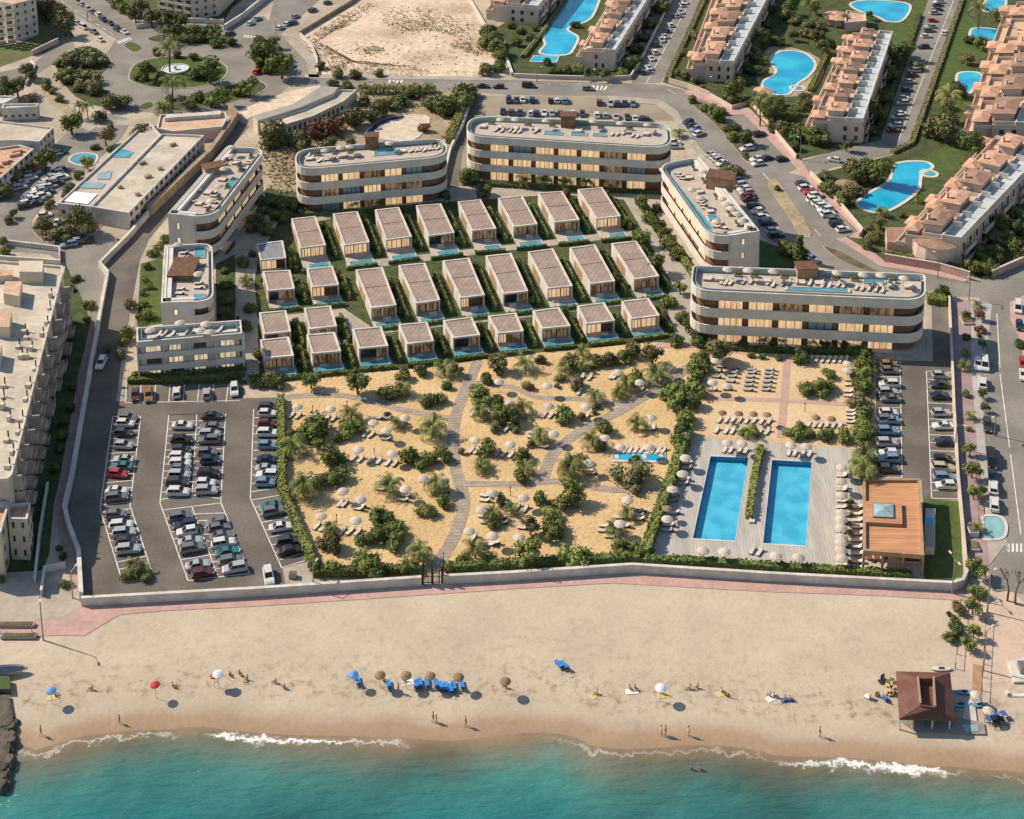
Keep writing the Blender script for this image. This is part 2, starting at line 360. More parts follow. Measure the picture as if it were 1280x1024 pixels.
ta_ = n.new('ShaderNodeMath'); ta_.operation = 'MULTIPLY_ADD'; ta_.inputs[1].default_value = .42; L.new(tq_.outputs[0], ta_.inputs[0])
tb_0 = n.new('ShaderNodeMath'); tb_0.operation = 'MULTIPLY_ADD'; tb_0.inputs[1].default_value = .62; tb_0.inputs[2].default_value = -.02; L.new(t.outputs[0], tb_0.inputs[0]); L.new(tb_0.outputs[0], ta_.inputs[2])
L.new(ta_.outputs[0], mr.inputs[0]); L.new(mr.outputs[0], hs.inputs['Value']); L.new(c, hs.inputs['Color'])
# strand line of weed and trampled sand between 9 and 20 m from the water
t2 = n.new('ShaderNodeTexNoise'); t2.inputs['Scale'].default_value = .55; t2.inputs['Detail'].default_value = 7; t2.inputs['Roughness'].default_value = .75; L.new(g.outputs['Position'], t2.inputs['Vector'])
m1 = n.new('ShaderNodeMapRange'); m1.inputs[1].default_value = .50; m1.inputs[2].default_value = .66; L.new(t2.outputs[0], m1.inputs[0])
band = ramp(n, L, s.outputs[0], [(4.5, (0, 0, 0)), (7.5, (1, 1, 1)), (10, (.8, .8, .8)), (14, (.35, .35, .35)), (30, (.12, .12, .12))], 0, 60)
mm = n.new('ShaderNodeMath'); mm.operation = 'MULTIPLY'; L.new(m1.outputs[0], mm.inputs[0]); L.new(band, mm.inputs[1])
mx = n.new('ShaderNodeMix'); mx.data_type = 'RGBA'; mx.inputs[7].default_value = (.20, .16, .095, 1); L.new(mm.outputs[0], mx.inputs[0]); L.new(hs.outputs[0], mx.inputs[6])
L.new(mx.outputs[2], n['Principled BSDF'].inputs['Base Color'])
rr = ramp(n, L, s.outputs[0], [(0, (.35,)*3), (4, (.6,)*3), (6, (.95,)*3)], -3, 60); L.new(rr, n['Principled BSDF'].inputs['Roughness'])
tb = n.new('ShaderNodeTexNoise'); tb.inputs['Scale'].default_value = 1.1; tb.inputs['Detail'].default_value = 6; L.new(g.outputs['Position'], tb.inputs['Vector'])
bp = n.new('ShaderNodeBump'); bp.inputs['Strength'].default_value = .5; bp.inputs['Distance'].default_value = .14; L.new(tb.outputs[0], bp.inputs['Height']); L.new(bp.outputs[0], n['Principled BSDF'].inputs['Normal'])
y0 = G(640, 1150).y
grid('beach', np.linspace(-230, 230, 180), np.linspace(y0-10, G(640, 690).y, 90), lambda X, Y, D: np.where(D > 6, -.03, np.where(D > 0, -.35+.32*np.clip(D, 0, 6)/6, -.35+D*.09)), BEACH)
SEA = mk('sea_water', (.02, .2, .2), None, rough=.12, spec=.4)
n, L, g, a, s = shore_nodes(SEA, 7, .07)
cw = ramp(n, L, s.outputs[0], [(-60, (.008, .100, .125)), (-30, (.011, .125, .143)), (-14, (.022, .160, .168)), (-7, (.055, .185, .170)), (-2, (.18, .21, .155)), (0, (.29, .24, .155))], -70, 2)
t = n.new('ShaderNodeTexNoise'); t.inputs['Scale'].default_value = .045; t.inputs['Detail'].default_value = 5; L.new(g.outputs['Position'], t.inputs['Vector'])
hs = n.new('ShaderNodeHueSaturation'); mr = n.new('ShaderNodeMapRange'); mr.inputs[1].default_value = .3; mr.inputs[2].default_value = .7; mr.inputs[3].default_value = .60; mr.inputs[4].default_value = 1.30
L.new(t.outputs[0], mr.inputs[0]); L.new(mr.outputs[0], hs.inputs['Value']); L.new(cw, hs.inputs['Color'])
# foam: a thin lace along the water line, thicker in some stretches
tk = n.new('ShaderNodeAttribute'); tk.attribute_name = 'foam'
tn = n.new('ShaderNodeTexNoise'); tn.inputs['Scale'].default_value = .5; tn.inputs['Detail'].default_value = 8; tn.inputs['Roughness'].default_value = .7; L.new(g.outputs['Position'], tn.inputs['Vector'])
w1 = n.new('ShaderNodeMath'); w1.operation = 'MULTIPLY_ADD'; w1.inputs[1].default_value = 6.0; w1.inputs[2].default_value = -2.0; L.new(tn.outputs[0], w1.inputs[0])
ad = n.new('ShaderNodeMath'); ad.operation = 'ADD'; L.new(a.outputs['Fac'], ad.inputs[0]); L.new(w1.outputs[0], ad.inputs[1])
ab = n.new('ShaderNodeMath'); ab.operation = 'ABSOLUTE'; L.new(ad.outputs[0], ab.inputs[0])
df = n.new('ShaderNodeMath'); df.operation = 'SUBTRACT'; L.new(tk.outputs['Fac'], df.inputs[0]); L.new(ab.outputs[0], df.inputs[1])
fm = n.new('ShaderNodeMapRange'); fm.inputs[1].default_value = -.1; fm.inputs[2].default_value = .6; L.new(df.outputs[0], fm.inputs[0])
mx = n.new('ShaderNodeMix'); mx.data_type = 'RGBA'; mx.inputs[7].default_value = (.80, .80, .78, 1); L.new(fm.outputs[0], mx.inputs[0]); L.new(hs.outputs[0], mx.inputs[6])
b = n['Principled BSDF']; L.new(mx.outputs[2], b.inputs['Base Color'])
al = ramp(n, L, s.outputs[0], [(-8, (1,)*3), (-3.5, (.75,)*3), (1, (.12,)*3)], -12, 2)
am = n.new('ShaderNodeMath'); am.operation = 'MAXIMUM'; L.new(al, am.inputs[0]); L.new(fm.outputs[0], am.inputs[1]); L.new(am.outputs[0], b.inputs['Alpha'])
rf = n.new('ShaderNodeMapRange'); rf.inputs[3].default_value = .12; rf.inputs[4].default_value = .8; L.new(fm.outputs[0], rf.inputs[0]); L.new(rf.outputs[0], b.inputs['Roughness'])
mp = n.new('ShaderNodeMapping'); mp.inputs['Scale'].default_value = (.35, 1.0, 1); mp.inputs['Rotation'].default_value = (0, 0, .25); L.new(g.outputs['Position'], mp.inputs[0])
tb = n.new('ShaderNodeTexNoise'); tb.inputs['Scale'].default_value = .45; tb.inputs['Detail'].default_value = 6; tb.inputs['Roughness'].default_value = .6; L.new(mp.outputs[0], tb.inputs['Vector'])
bp = n.new('ShaderNodeBump'); bp.inputs['Strength'].default_value = .9; bp.inputs['Distance'].default_value = .9; L.new(tb.outputs[0], bp.inputs['Height']); L.new(bp.outputs[0], b.inputs['Normal'])
grid('sea', np.linspace(-230, 230, 180), np.linspace(y0-12, G(640, 895).y, 70), lambda X, Y, D: np.where(D < 2.0, -.35, -.9), SEA)
# ---- promenade
prom_up = P('-500,800 0,781 82,771 101,757 320,745 527,731 640,726 790,717 960,727 1195,738 1206,730')
sheet('promenade', prom_low[:-1]+prom_up[::-1], .03, PINK)
sheet('pavement', P('-200,728 80,712 104,750 102,758 82,772 0,782 -200,802'), .045, PAVE)
sheet('pavement', P('1205,728 1290,740 1290,850 1216,856 1196,800 1203,752'), -.01, mk('trodden_sand_paving', (.56, .43, .34), (.50, .38, .30), .2, .95, fine=.1, bsc=1.5))
sheet('garden_ground', P('82,330 102,345 117,388 98,468 76,593 67,632 62,690 54,714 -60,722 -60,640 20,600 60,450'), .012, LAWND)
sheet('pavement', P('117,388 127,388 112,468 90,596 81,640 86,662 99,697 101,748 84,746 76,690 68,634 77,593 98,468'), .03, mk('dusty_pink_paving', (.40, .28, .25), (.33, .24, .22), .4, .9, fine=.15))
# ---- left car park and lane
LOT = P('145,502 345,497 349,520 352,617 391,714 389,738 320,741 102,752 99,697 86,662 81,640 91,596 113,468 127,389 135,346 127,337 160,300 186,270 263,197 296,150 312,158 262,215 214,266 186,300 175,326 162,396 152,450')
sheet('car_park', LOT, .02, ASPH)
sheet('car_park', P('158,480 304,479 304,502 156,503'), .028, ASPH)
sheet('garden_path', P('145,502 162,396 175,326 181,320 184,327 170,400 160,440 153,502'), .035, PAVE)
# bays
def bays(l, r, ys, full=True):
    segs = [tuple(l[i:i+2]) for i in range(len(l)-1)]+[tuple(r[i:i+2]) for i in range(len(r)-1)]
    for t in ys: segs.append((along(l, t), along(r, t)))
    return segs
sg = bays(P('141,521 125,636 151,721'), P('176,521 162.5,632 189,712'), [i/22 for i in range(0, 22)])
sg += bays(P('211,519 200,629 235,726'), P('246,518 240,623'), []) + [((240, 623), (240, 624))]
sg += [((240, 634), (272, 719.5)), ((282, 517), (276, 628)), ((276, 628), (312, 717)), ((211, 519), (282, 517)), ((201, 638), (276, 629)), ((235, 726), (312, 717))]
lm, mm_, rm = P('211,519 200,629'), P('246,518 240,623'), P('282,517 276,628')
for i in range(13):
    t = i/12.5; sg += [(along(lm, t), along(mm_, t)), (along(mm_, t), along(rm, t))]
lm, mm_, rm = P('203,640 235,726'), P('240,634 272,719.5'), P('278,633 312,717')
for i in range(1, 10):
    t = i/10; sg += [(along(lm, t), along(mm_, t)), (along(mm_, t), along(rm, t))]
sg += bays(P('317,512 313,623 352,710'), P('349,512 349,617 385,700'), [i/20 for i in range(1, 21)])
for i in range(8): sg.append(((158+i*18.2, 480+(.1*i)), (158+i*17.9-.8, 503)))
sg.append(((156, 503.5), (300, 501)))
lines('bay_markings', sg, WHITEL)
# ---- right car park
sheet('car_park', P('1092,446 1163,450 1163,378 1186,376 1192,512 1197,600 1199,626 1153,624 1152,600 1095,598'), .02, ASPH)
slab('pavement', P('1092,440 1158,443 1158,384 1165,384 1166,452 1092,450'), 0, .1, PAVE)
sg = bays(P('1094,452 1095,597'), P('1125,452 1127.5,597'), [i/15 for i in range(16)])
sg += bays(P('1158,464 1164.5,623'), P('1190,466 1198,624'), [i/16 for i in range(17)])
lines('bay_markings', sg, WHITEL)
sheet('lawn', P('1154,624 1199,627 1204,722 1155,724'), .04, LAWN)
# ---- pool terrace
sheet('pool_deck', DECKP, .06, DECK, holes=LAP)
for k, q in enumerate(LAP):
    mb = MB(); w_ = [G(*p) for p in q]; c0 = cen(w_)
    big = [c0+(p-c0)*1.0 for p in w_]
    for i in range(4):
        a, b = big[i], big[(i+1) % 4]; mb.face([(a.x, a.y, -.95), (b.x, b.y, -.95), (b.x, b.y, .06), (a.x, a.y, .06)], 0)
    o = mb.obj('pool_basin', [TILEB], origin=(c0.x, c0.y, 0))
    tag(o, ['rectangular blue lap pool beside the hedge with straw and cream parasols', 'rectangular blue lap pool nearer the timber roofed pavilion'][k], 'swimming pool', 'twin lap pools on the grey deck')
    m2 = MB(); m2.flat(big, -.93); m2.obj('water', POOLW, o)
    m3 = MB(); ou = [c0+(p-c0)*1.03 for p in w_]; m3.ring(ou, big, .03, .10); m3.obj('coping', COPE, o)
# ---- golden sand garden and plaza
sheet('sand', P('349,497 350,480 420,468 537,460 640,444 720,437 820,428 866,430 884,438 1070,444 1094,450 1095,560 1062,562 869,546 838,605 803,703 640,716 555,722 525,724 392,715 354,617'), .03, SAND)
PLAZA = waves(mk('plaza_sand', (.63, .47, .29), (.56, .41, .25), .12, .95, bump=.4, bsc=1.3, fine=.1), .5, .6, .15, 4, (.45, .32, .18))
sheet('sand', P('880,440 1070,446 1066,556 868,544 872,500'), .045, PLAZA)
BW = MB()
def path(s, wd, n=4, z=.07):
    strip(BW, [G(*p) for p in smooth(P(s), n)], wd, z)
path('597,452 585,480 572,512 566,549 570,587 577,612 579,637 567,672 548,704 540,716', 2.2)
path('866,456 830,481 780,511 722,542 690,570 677,606', 2.2, z=.066)
path('582,605 640,605.5 700,602 760,612 830,614', 1.7, z=.062)
path('352,497 420,494 470,503 500,512 566,524', 1.7, z=.062)
path('590,478 640,484 672,497 720,499 790,507', 1.4, z=.058)
BW.obj('boardwalk', waves(BOARD, 1.5, .36, .55, .8, (.2, .165, .15)))['kind'] = 'structure'
mb = MB()
strip(mb, [G(*p) for p in P('985,441 980,500 976,548')], 1.5, .075); strip(mb, [G(*p) for p in P('880,498 980,501 1062,506')], 1.3, .07)
strip(mb, [G(*p) for p in P('820,432 868,432 880,436 940,441')], 1.8, .08)
mb.obj('brick_path', PINK)['kind'] = 'structure'
# ---- villa quarter
sheet('garden_ground', P('318,268 480,240 590,238 760,228 800,262 856,395 885,436 866,430 820,428 720,437 640,444 537,460 420,468 340,478 312,472 300,350'), .02, LAWND)
sheet('lane', P('316,272 330,262 352,270 330,310 322,330 318,350 322,400 324,474 312,476 298,470 296,400 296,300'), .05, PAVE)
sheet('lane', P('432,330 450,327 640,306 690,300 760,290 790,288 790,296 700,306 640,313 450,337 434,338'), .055, PAVE)
sheet('lane', P('320,398 430,386 470,413 640,392 700,385 760,378 850,368 850,373 700,392 640,399 440,421 430,400 322,405'), .055, PAVE)
sheet('lane', P('560,236 590,230 845,240 850,262 885,330 895,440 862,434 845,420 835,390 838,350 810,300 780,250 700,243 600,250 562,252'), .05, PAVE)
sheet('lane', P('363,278 440,262 560,250 560,254 440,268 364,284'), .055, PAVE)
sheet('lawn', P('795,250 806,250 868,330 884,348 868,352 850,325 825,300'), .07, LAWN)
sheet('lawn', P('949,300 998,318 1012,336 950,338'), .04, LAWN)
sheet('lawn', P('176,330 203,322 203,405 171,408'), .04, LAWN)
sheet('lawn', P('270,330 294,318 294,400 268,402'), .04, LAWND)
sheet('lawn', P('168,470 308,462 309,480 158,482'), .045, LAWND)
sheet('lane', P('294,268 318,262 330,276 300,330 298,472 308,476 310,400 296,395 294,330'), .058, PAVE)
sheet('lawn', P('334,235 372,240 366,262 320,265 300,300 285,318 270,320 268,305'), .035, LAWND)
# ---- dirt lots and scrub north of the villas
sheet('dry_ground', P('320,178 360,150 440,130 500,112 592,108 590,140 565,190 560,240 372,250 335,240 318,200'), .012, SCRUB)
sheet('dirt_lot', P('373,46 440,8 475,-40 580,-40 605,30 640,92 620,97 400,93 385,75'), .016, DIRT)
mb = MB(); rg = random.Random(3); BASIN = [G(*p) for p in P('466,168 480,160 497,152 515,151 530,150 525,160 510,168 490,170')]
def tufts(mb, q, n, s0):
    w_ = gl(closed(P(q), 3)); c0 = cen(w_)
    for _ in range(n):
        k = rg.randrange(len(w_)); p = c0.lerp(w_[k].lerp(w_[(k+1) % len(w_)], rg.random()), rg.random()**.6*rg.uniform(.8, 1.15)); sz = s0*rg.uniform(.4, 1.5)
        if min(math.hypot(p[0]-gb.x, (p[1]-gb.y)*.8) for gb in BASIN) < 8: continue
        for _k in range(3):
            a = rg.uniform(0, 6.28); d = Vector((math.cos(a), math.sin(a), 0))*sz; e = Vector((-d.y, d.x, 0))*.5; u = Vector((0, 0, sz*rg.uniform(.3, .8)))
            b0 = Vector((p[0], p[1], .02)); mb.face([b0-e*.6, b0+e*.6, b0+d*.8+e*.4+u, b0+d*.8-e*.4+u], 0)
for q, k in (('400,85 385,60 395,52 420,66 450,80 520,84 535,94 420,92', 1500), ('480,15 520,8 560,20 590,35 575,45 540,40 500,42 485,30', 1100), ('378,50 440,12 470,5 440,30 410,42 388,58', 900), ('442,62 470,58 480,64 460,70', 200), ('560,55 590,48 610,70 585,66', 350), ('400,60 600,20 620,80 420,90', 350)):
    tufts(mb, q, int(k*.8), .42)
for q, k in (('400,112 560,112 555,180 430,170 400,150', 1500), ('330,170 380,160 372,240 340,232', 700), ('560,120 590,112 570,180 545,220 530,190', 500), ('340,180 440,168 400,185 360,200', 400)): tufts(mb, q, k, .6)
tag(mb.obj('dry_grass', mk('dry_grass', (.33, .255, .155), (.46, .37, .235), .35, .95, fine=.25, lo=.3, hi=.7)), None, None, kind='stuff')
sheet('pavement', P('352,42 366,52 384,76 386,97 400,97 398,94 394,70 374,44'), .10, PAVE)
sheet('parking_apron', P('598,120 590,125 563,200 556,235 590,232 590,150 640,140 845,152 880,190 880,206 900,206 862,168 835,132 790,121'), .018, mk('worn_asphalt', (.26, .225, .18), (.33, .28, .215), .08, .92, fine=.12, bsc=1.5))
sheet('lane', P('592,118 606,122 578,190 572,250 552,250 560,190'), .024, ASPH)
# ---- roads
ROAD = []
def road(s): sheet('road', P(s), .032+.002*len(ROAD), ASPR); ROAD.append(1)
road('150,40 330,20 400,96 640,99 790,104 828,106 860,114 887,124 915,140 938,140 1000,203 1003,208 985,216 1010,222 1072,292 1045,299 1100,330 1174,342 1225,352 1290,322 1290,372 1262,378 1238,384 1222,371 1190,371 1130,354 1060,347 1000,322 967,303 915,236 862,168 847,140 825,125 760,120 640,119 560,113 500,112 440,112 360,108 330,140 250,146 180,140 128,140 120,90')
road('847,-60 800,60 789,104 825,104 850,60 900,-60')
road('1180,-60 1102,175 1060,185 995,203 1004,216 1010,217 1115,193 1141,182 1170,100 1225,-60')
road('1238,382 1290,372 1290,700 1262,690 1255,680 1243,640 1232,560 1226,470 1236,420')
road('1255,678 1290,700 1290,745 1240,735 1236,715')
road('40,-40 62,-2 150,52 190,44 130,0 70,-40')
road('310,52 332,44 350,-30 440,-30 405,-5 345,48 330,60')
road('128,140 165,150 150,175 110,210 60,250 20,300 -60,330 -60,180 60,190 100,150')
road('30,262 55,300 90,306 160,303 125,336 135,346 128,385 122,420 115,420 108,385 82,330 60,318 -40,310 -40,290')
road('0,90 40,82 85,40 95,62 50,90 0,110')
sheet('parking_strip', P('1214,372 1240,380 1236,420 1226,470 1232,560 1243,640 1238,660 1220,560 1213,460'), .05, mk('pale_parking_strip', (.42, .40, .38), (.36, .34, .32), .3, .9, fine=.1))
sheet('pavement', P('1188,376 1212,376 1214,460 1221,560 1232,650 1236,712 1206,730 1203,664 1198,600'), .06, mk('mauve_paving', (.36, .26, .26), (.30, .22, .22), .35, .9, fine=.1))
sheet('pavement', P('1262,378 1300,360 1300,520 1284,520 1277,430 1263,400'), .10, PINK)
sheet('pavement', P('1232,650 1252,646 1262,690 1256,682 1236,708'), .09, PAVE)
sheet('pavement', P('760,120 825,125 847,139 862,168 915,235 967,302 963,305 908,238 855,172 840,146 820,131 760,126'), .10, PAVE)
sheet('pavement', P('860,112 890,122 920,138 938,137 1003,203 1012,217 1080,292 1077,299 1060,297 1072,290 1006,222 990,205 930,144 912,144 885,128 855,117'), .11, PINK)
sheet('pavement', P('1045,298 1058,297 1105,326 1174,338 1214,349 1206,353 1172,345 1100,333'), .10, PINK)
sheet('pavement', P('380,93 640,97 790,102 790,105 640,101 380,98'), .10, PAVE)
# traffic islands
def island(s, mtop=LAWN, n=3, nm='traffic_island'):
    pts = closed(P(s), n); w_ = gl(pts); c0 = cen(w_)
    mb = MB(); mb.prism([(p.x, p.y) for p in w_], 0, .16, 0); inner = [c0+(p-c0)*.965 for p in w_]; mb.flat(inner, .175, 1)
    o = mb.obj(nm, [PAVE, mtop]); o['kind'] = 'structure'
island('160,95 170,79 205,71 250,70 280,80 285,92 270,104 235,111 190,110 165,103', LAWN)
island('183,48 210,42 260,38 296,50 290,60 255,56 215,55 190,52', LAWND)
island('155,57 165,53 177,60 166,65', LAWN)
island('70,75 100,58 125,62 140,78 125,95 130,112 155,128 158,134 130,136 100,126 82,110 72,92', LAWND)
island('176,132 188,128 190,133 178,137', LAWND)
island('196,134 215,124 250,118 290,106 318,100 335,108 322,118 280,130 240,136 205,140', LAWND)
island('313,62 322,52 345,50 357,70 360,88 352,94 330,90 316,78', LAWND)
island('866,122 880,134 905,152 922,172 935,192 938,204 930,200 912,176 888,150 862,128', SOIL)
island('905,212 918,205 930,212 928,222 912,220', LAWND)
island('960,232 975,230 1014,292 1000,294 985,270', SCRUB)
island('1028,308 1052,316 1082,332 1098,340 1080,338 1050,325', SOIL)
island('41,290 44,275 60,262 110,262 130,275 118,292 90,300 60,304', SOIL)
island('152,722 156,716 172,714 187,712 191,716 186,724 168,727 155,727', LAWN)
sheet('pavement', P('353,711 386,702 392,716 389,736 358,737'), .04, PAVE)
sheet('pavement', P('40,108 50,112 62,130 95,150 122,158 112,164 76,150 52,134 42,118'), .06, PAVE)
sheet('pavement', P('46,112 62,107 82,128 96,142 88,146 64,130'), .055, SCRUB)
sheet('pavement', P('120,152 150,150 190,148 196,158 188,160 150,156 122,160'), .05, PAVE)
# road markings
sg = [((1246, 392), (1250, 460)), ((1250, 468), (1262, 560)), ((1263, 568), (1276, 668))]
for i in range(18): sg.append(((420+i*20, 105.5), (428+i*20, 105.6)))
for i in range(9):
    a = along(P('835,112 880,140 930,190 985,252 1040,310'), i/9); b = along(P('835,112 880,140 930,190 985,252 1040,310'), i/9+.04); sg.append((a, b))
sg += [(along(P('68,-4 145,46'), i/9), along(P('68,-4 145,46'), i/9+.06)) for i in range(9)]
sg += [((885, -40), (808, 104)), ((1200, -20), (1122, 178))]
lines('road_markings', sg, WHITEL, .18, .06)
cw = MB()
def crossing(a, b, c, d, n):
    for i in range(n):
        q = [lerp(a, b, (i+.1)/n), lerp(a, b, (i+.6)/n), lerp(d, c, (i+.6)/n), lerp(d, c, (i+.1)/n)]; cw.flat(gl(q), .062)
crossing((1259, 680), (1285, 680), (1285, 691), (1259, 690), 5); crossing((740, 107), (762, 108), (758, 113), (740, 113), 4)
crossing((145, 52), (163, 46), (166, 49), (149, 55), 6); crossing((306, 44), (330, 46), (326, 49), (304, 47), 6)
crossing((486, 100), (506, 100), (504, 104), (484, 104), 4); crossing((388, 98), (394, 98), (394, 105), (386, 105), 3)
cw.obj('zebra_crossing', WHITEL)['kind'] = 'structure'
# ---- apartment quarter lawns (top right) 
sheet('lawn', P('612,40 760,-50 850,-50 790,98 640,96'), .022, LAWND)
sheet('lawn', P('900,-60 1180,-60 1100,178 995,200 938,136 828,103'), .022, LAWND)
sheet('lawn', P('1225,-60 1400,-60 1400,300 1290,320 1225,348 1174,336 1105,326 1062,290 1012,220 1115,194 1142,182'), .022, LAWND)
for q in ('1120,20 1145,0 1160,10 1140,60 1105,75 1100,45', '1070,165 1005,168 985,178 1000,190 1050,178', '1150,200 1200,178 1205,200 1170,225', '1150,30 1210,20 1240,60 1200,90 1165,120 1180,60', '1190,130 1225,125 1215,165 1195,165', '1055,300 1085,270 1100,280 1085,310 1060,300'):
    sheet('lawn', closed(P(q), 3), .027, LAWN)
sheet('dry_lawn', closed(P('960,60 1000,62 1030,80 1020,110 1000,120 960,118 945,95'), 3), .03, SCRUB)
sheet('lawn', P('60,10 80,20 92,45 80,60 40,70 0,84 -40,80 -40,60 20,55 45,45 48,20'), .03, mk('olive_lawn', (.10, .115, .04), (.14, .14, .055), .3, .95, fine=.25))  # olive lawn, two tones mixed by noise
sheet('lawn', P('128,0 170,24 220,30 280,26 290,10 330,-20 130,-20'), .03, LAWND)
# ================================================================ BUILDINGS
def V2(p): return Vector((p[0], p[1], 0))
def rpoly(c, r, inset=0.0, n=7):
    c = [V2(p) for p in c]
    if area(c) < 0: raise ValueError
    k = len(c); off = []
    for i in range(k):
        d = (c[(i+1) % k]-c[i]).normalized(); off.append((c[i]+Vector((-d.y, d.x, 0))*inset, d))
    q = []
    for i in range(k):
        (p1, d1), (p2, d2) = off[i-1], off[i]
        den = d1.x*d2.y-d1.y*d2.x
        t = ((p2.x-p1.x)*d2.y-(p2.y-p1.y)*d2.x)/den
        q.append(p1+d1*t)
    out = []
    for i in range(k):
        a, b, e = q[i-1], q[i], q[(i+1) % k]; rr = max(.05, r[i]-inset)
        da, de = (a-b).normalized(), (e-b).normalized()
        half = math.acos(max(-1, min(1, da.dot(de))))/2; t = min(rr/math.tan(half), (a-b).length*.49, (e-b).length*.49)
        s, f = b+da*t, b+de*t
        for j in range(n):
            u = j/(n-1); out.append(s*(1-u)**2+b*2*u*(1-u)+f*u*u)
    return out, q
def wquad(mb, a, b, z0, z1, off, th, m=0):     # upright panel from a to b standing `off` outside the line
    a, b = V2(a), V2(b); d = (b-a).normalized(); nrm = Vector((d.y, -d.x, 0))
    p = [a+nrm*off, b+nrm*off, b+nrm*(off+th), a+nrm*(off+th)]
    mb.prism(p, z0, z1, m, None, True)
def window(a, b, z0, z1, parent, pane, frame=METALD, off=.0, nm=2, name='window'):
    a, b = V2(a), V2(b); mb = MB(); wquad(mb, a, b, z0, z1, off, .05, 0)
    for i in range(nm+1):
        c0 = a.lerp(b, i/nm); d = (b-a).normalized()*.06
        wquad(mb, c0-d, c0+d, z0, z1, off+.03, .06, 1)
    wquad(mb, a, b, z1-.08, z1, off+.03, .05, 1)
    return mb.obj(name, [pane, frame], parent)
def hotel(label, cpx, rad, Z, nfl, fh, bh, glaze, solid=(), boxes=(), pools=(), bay=6.0, group='curved white hotel blocks', flat=False, plinth=True, slits=()):
    c = [G(*p, Z) for p in cpx]               # FL FR BR BL on the parapet
    c0 = cen(c); base = thing('hotel_block', label, 'hotel', (c0.x, c0.y, 0), 0, group)
    rec = .6 if flat else 1.25; core, qc = rpoly(c, rad, rec); out, qo = rpoly(c, rad, 0)
    mb = MB(); mb.prism(core, 0, Z-1.3, 0); mb.obj('wall', [BRONZE if not flat else BAND], base)
    inn, _ = rpoly(c, rad, .28)
    for k in range(nfl):
        zt = Z-k*fh; b = MB(); b.ring(out, inn, zt-bh, zt, 0); f, _ = rpoly(c, rad, .3); b.prism(f, zt-bh+.02, zt-bh+.3, 0, None, True)
        b.obj('balcony_band', BAND, base)
    b = MB(); f, _ = rpoly(c, rad, .29); b.prism(f, Z-1.35, Z-1.0, 0); b.obj('roof_deck', STONE, base)
    o2, _ = rpoly(c, rad, .9); i2, _ = rpoly(c, rad, 1.0); b = MB(); b.ring(o2, i2, Z-1.0, Z+.1, 0); b.obj('glass_balustrade', GLASSB, base)
    b = MB(); b.ring(rpoly(c, rad, -.04)[0], rpoly(c, rad, .32)[0], Z, Z+.08, 0); b.obj('parapet_coping', WALLW, base)
    if plinth:
        b = MB(); b.prism(rpoly(c, rad, -.3)[0], 0, .25, 0); b.obj('plinth', STONE, base)
    # lit rooms
    for e in glaze:
        a, bq = qc[e], qc[(e+1) % len(qc)]; Lh = (bq-a).length; r0, r1 = max(rad[e]-1.2, .4), max(rad[(e+1) % len(c)]-1.2, .4)
        n = max(1, int((Lh-r0-r1)/bay))
        for k in range(nfl):
            z0 = Z-(nfl-k)*fh-bh+bh+.3 if False else max(.3, Z-(k+1)*fh+.05-0.0); z1 = Z-k*fh-bh-.02
            z0 = max(.3, z1-2.7)
            for i in range(n):
                s = (r0+(Lh-r0-r1)*(i+.09)/n)/Lh; t = (r0+(Lh-r0-r1)*(i+.90)/n)/Lh
                dark = rnd.random()
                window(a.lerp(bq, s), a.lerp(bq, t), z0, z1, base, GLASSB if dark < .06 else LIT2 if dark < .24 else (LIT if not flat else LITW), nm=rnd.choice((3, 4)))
        # lit glass in the rounded ends
    for (e, t0, t1) in solid:
        a, bq = V2(c[e]), V2(c[(e+1) % len(c)]); b = MB(); wquad(b, a.lerp(bq, t0), a.lerp(bq, t1), 0, Z-.02, -2.0, 2.06, 0); b.obj('end_wall', BAND, base)
    for (e, t, z0, z1) in slits:
        a, bq = V2(c[e]), V2(c[(e+1) % len(c)]); d = .45/(bq-a).length
        window(a.lerp(bq, t-d), a.lerp(bq, t+d), z0, z1, base, LITW, off=.07, nm=1)
    for (px, py, sx, sy, h, rz, mt) in boxes:
        p = G(px, py, Z-1); b = MB(); b.box(p.x, p.y, Z-1, sx, sy, h, rz, 0); b.box(p.x, p.y, Z-1+h, sx+.5, sy+.5, .18, rz, 1); b.obj('stair_box', [mt, WOODD], base)
    for q in pools:
        w_ = [G(*p, Z-.9) for p in P(q)]; cc = cen(w_); ou = [cc+(V2(p)-cc)*1.08 for p in w_]
        b = MB(); b.ring(ou, [V2(p) for p in w_], Z-1, Z-.72, 0); b.flat(w_, Z-.8, 1); b.obj('roof_pool', [COPE, POOLT], base)
    return base
Z4 = 12.6
h4 = hotel('long white hotel block with curved ends above the plaza, nearest the right car park', P('862,363 1157,376 1157,343 866,332'), [5.5, 5.5, 1.2, 1.2], Z4, 3, 4.0, 2.1, [0], boxes=[(1007, 345, 4.2, 3.2, 2.4, 0, WOODL)], pools=['985,359 1060,362 1060,366 984,363', '1080,350 1106,351 1106,355 1080,354'], bay=6.2)
h2 = hotel('longest white hotel block at the back, curved ends, in front of the rear car park', P('582,170 840,186 838,154 585,145'), [6, 6, 6, 6], 12.9, 3, 3.9, 2.0, [0], boxes=[(710, 157, 4, 3, 3.2, 0, BRONZE)], pools=['681,164 702,165 702,169 680,168', '714,165 733,166 733,170 714,169', '742,167 757,168 757,171 741,170'], bay=5.6)
h1 = hotel('white curved hotel block behind the first villa row, beside the dry garden', P('368,213 560,196 557,172 370,187'), [6, 6, 5, 5], 12.6, 3, 3.95, 2.0, [0], boxes=[(465, 184, 3.4, 2.8, 3.4, .1, BRONZE)], pools=['468,195 499,192 497,187 468,190'], bay=5.2)
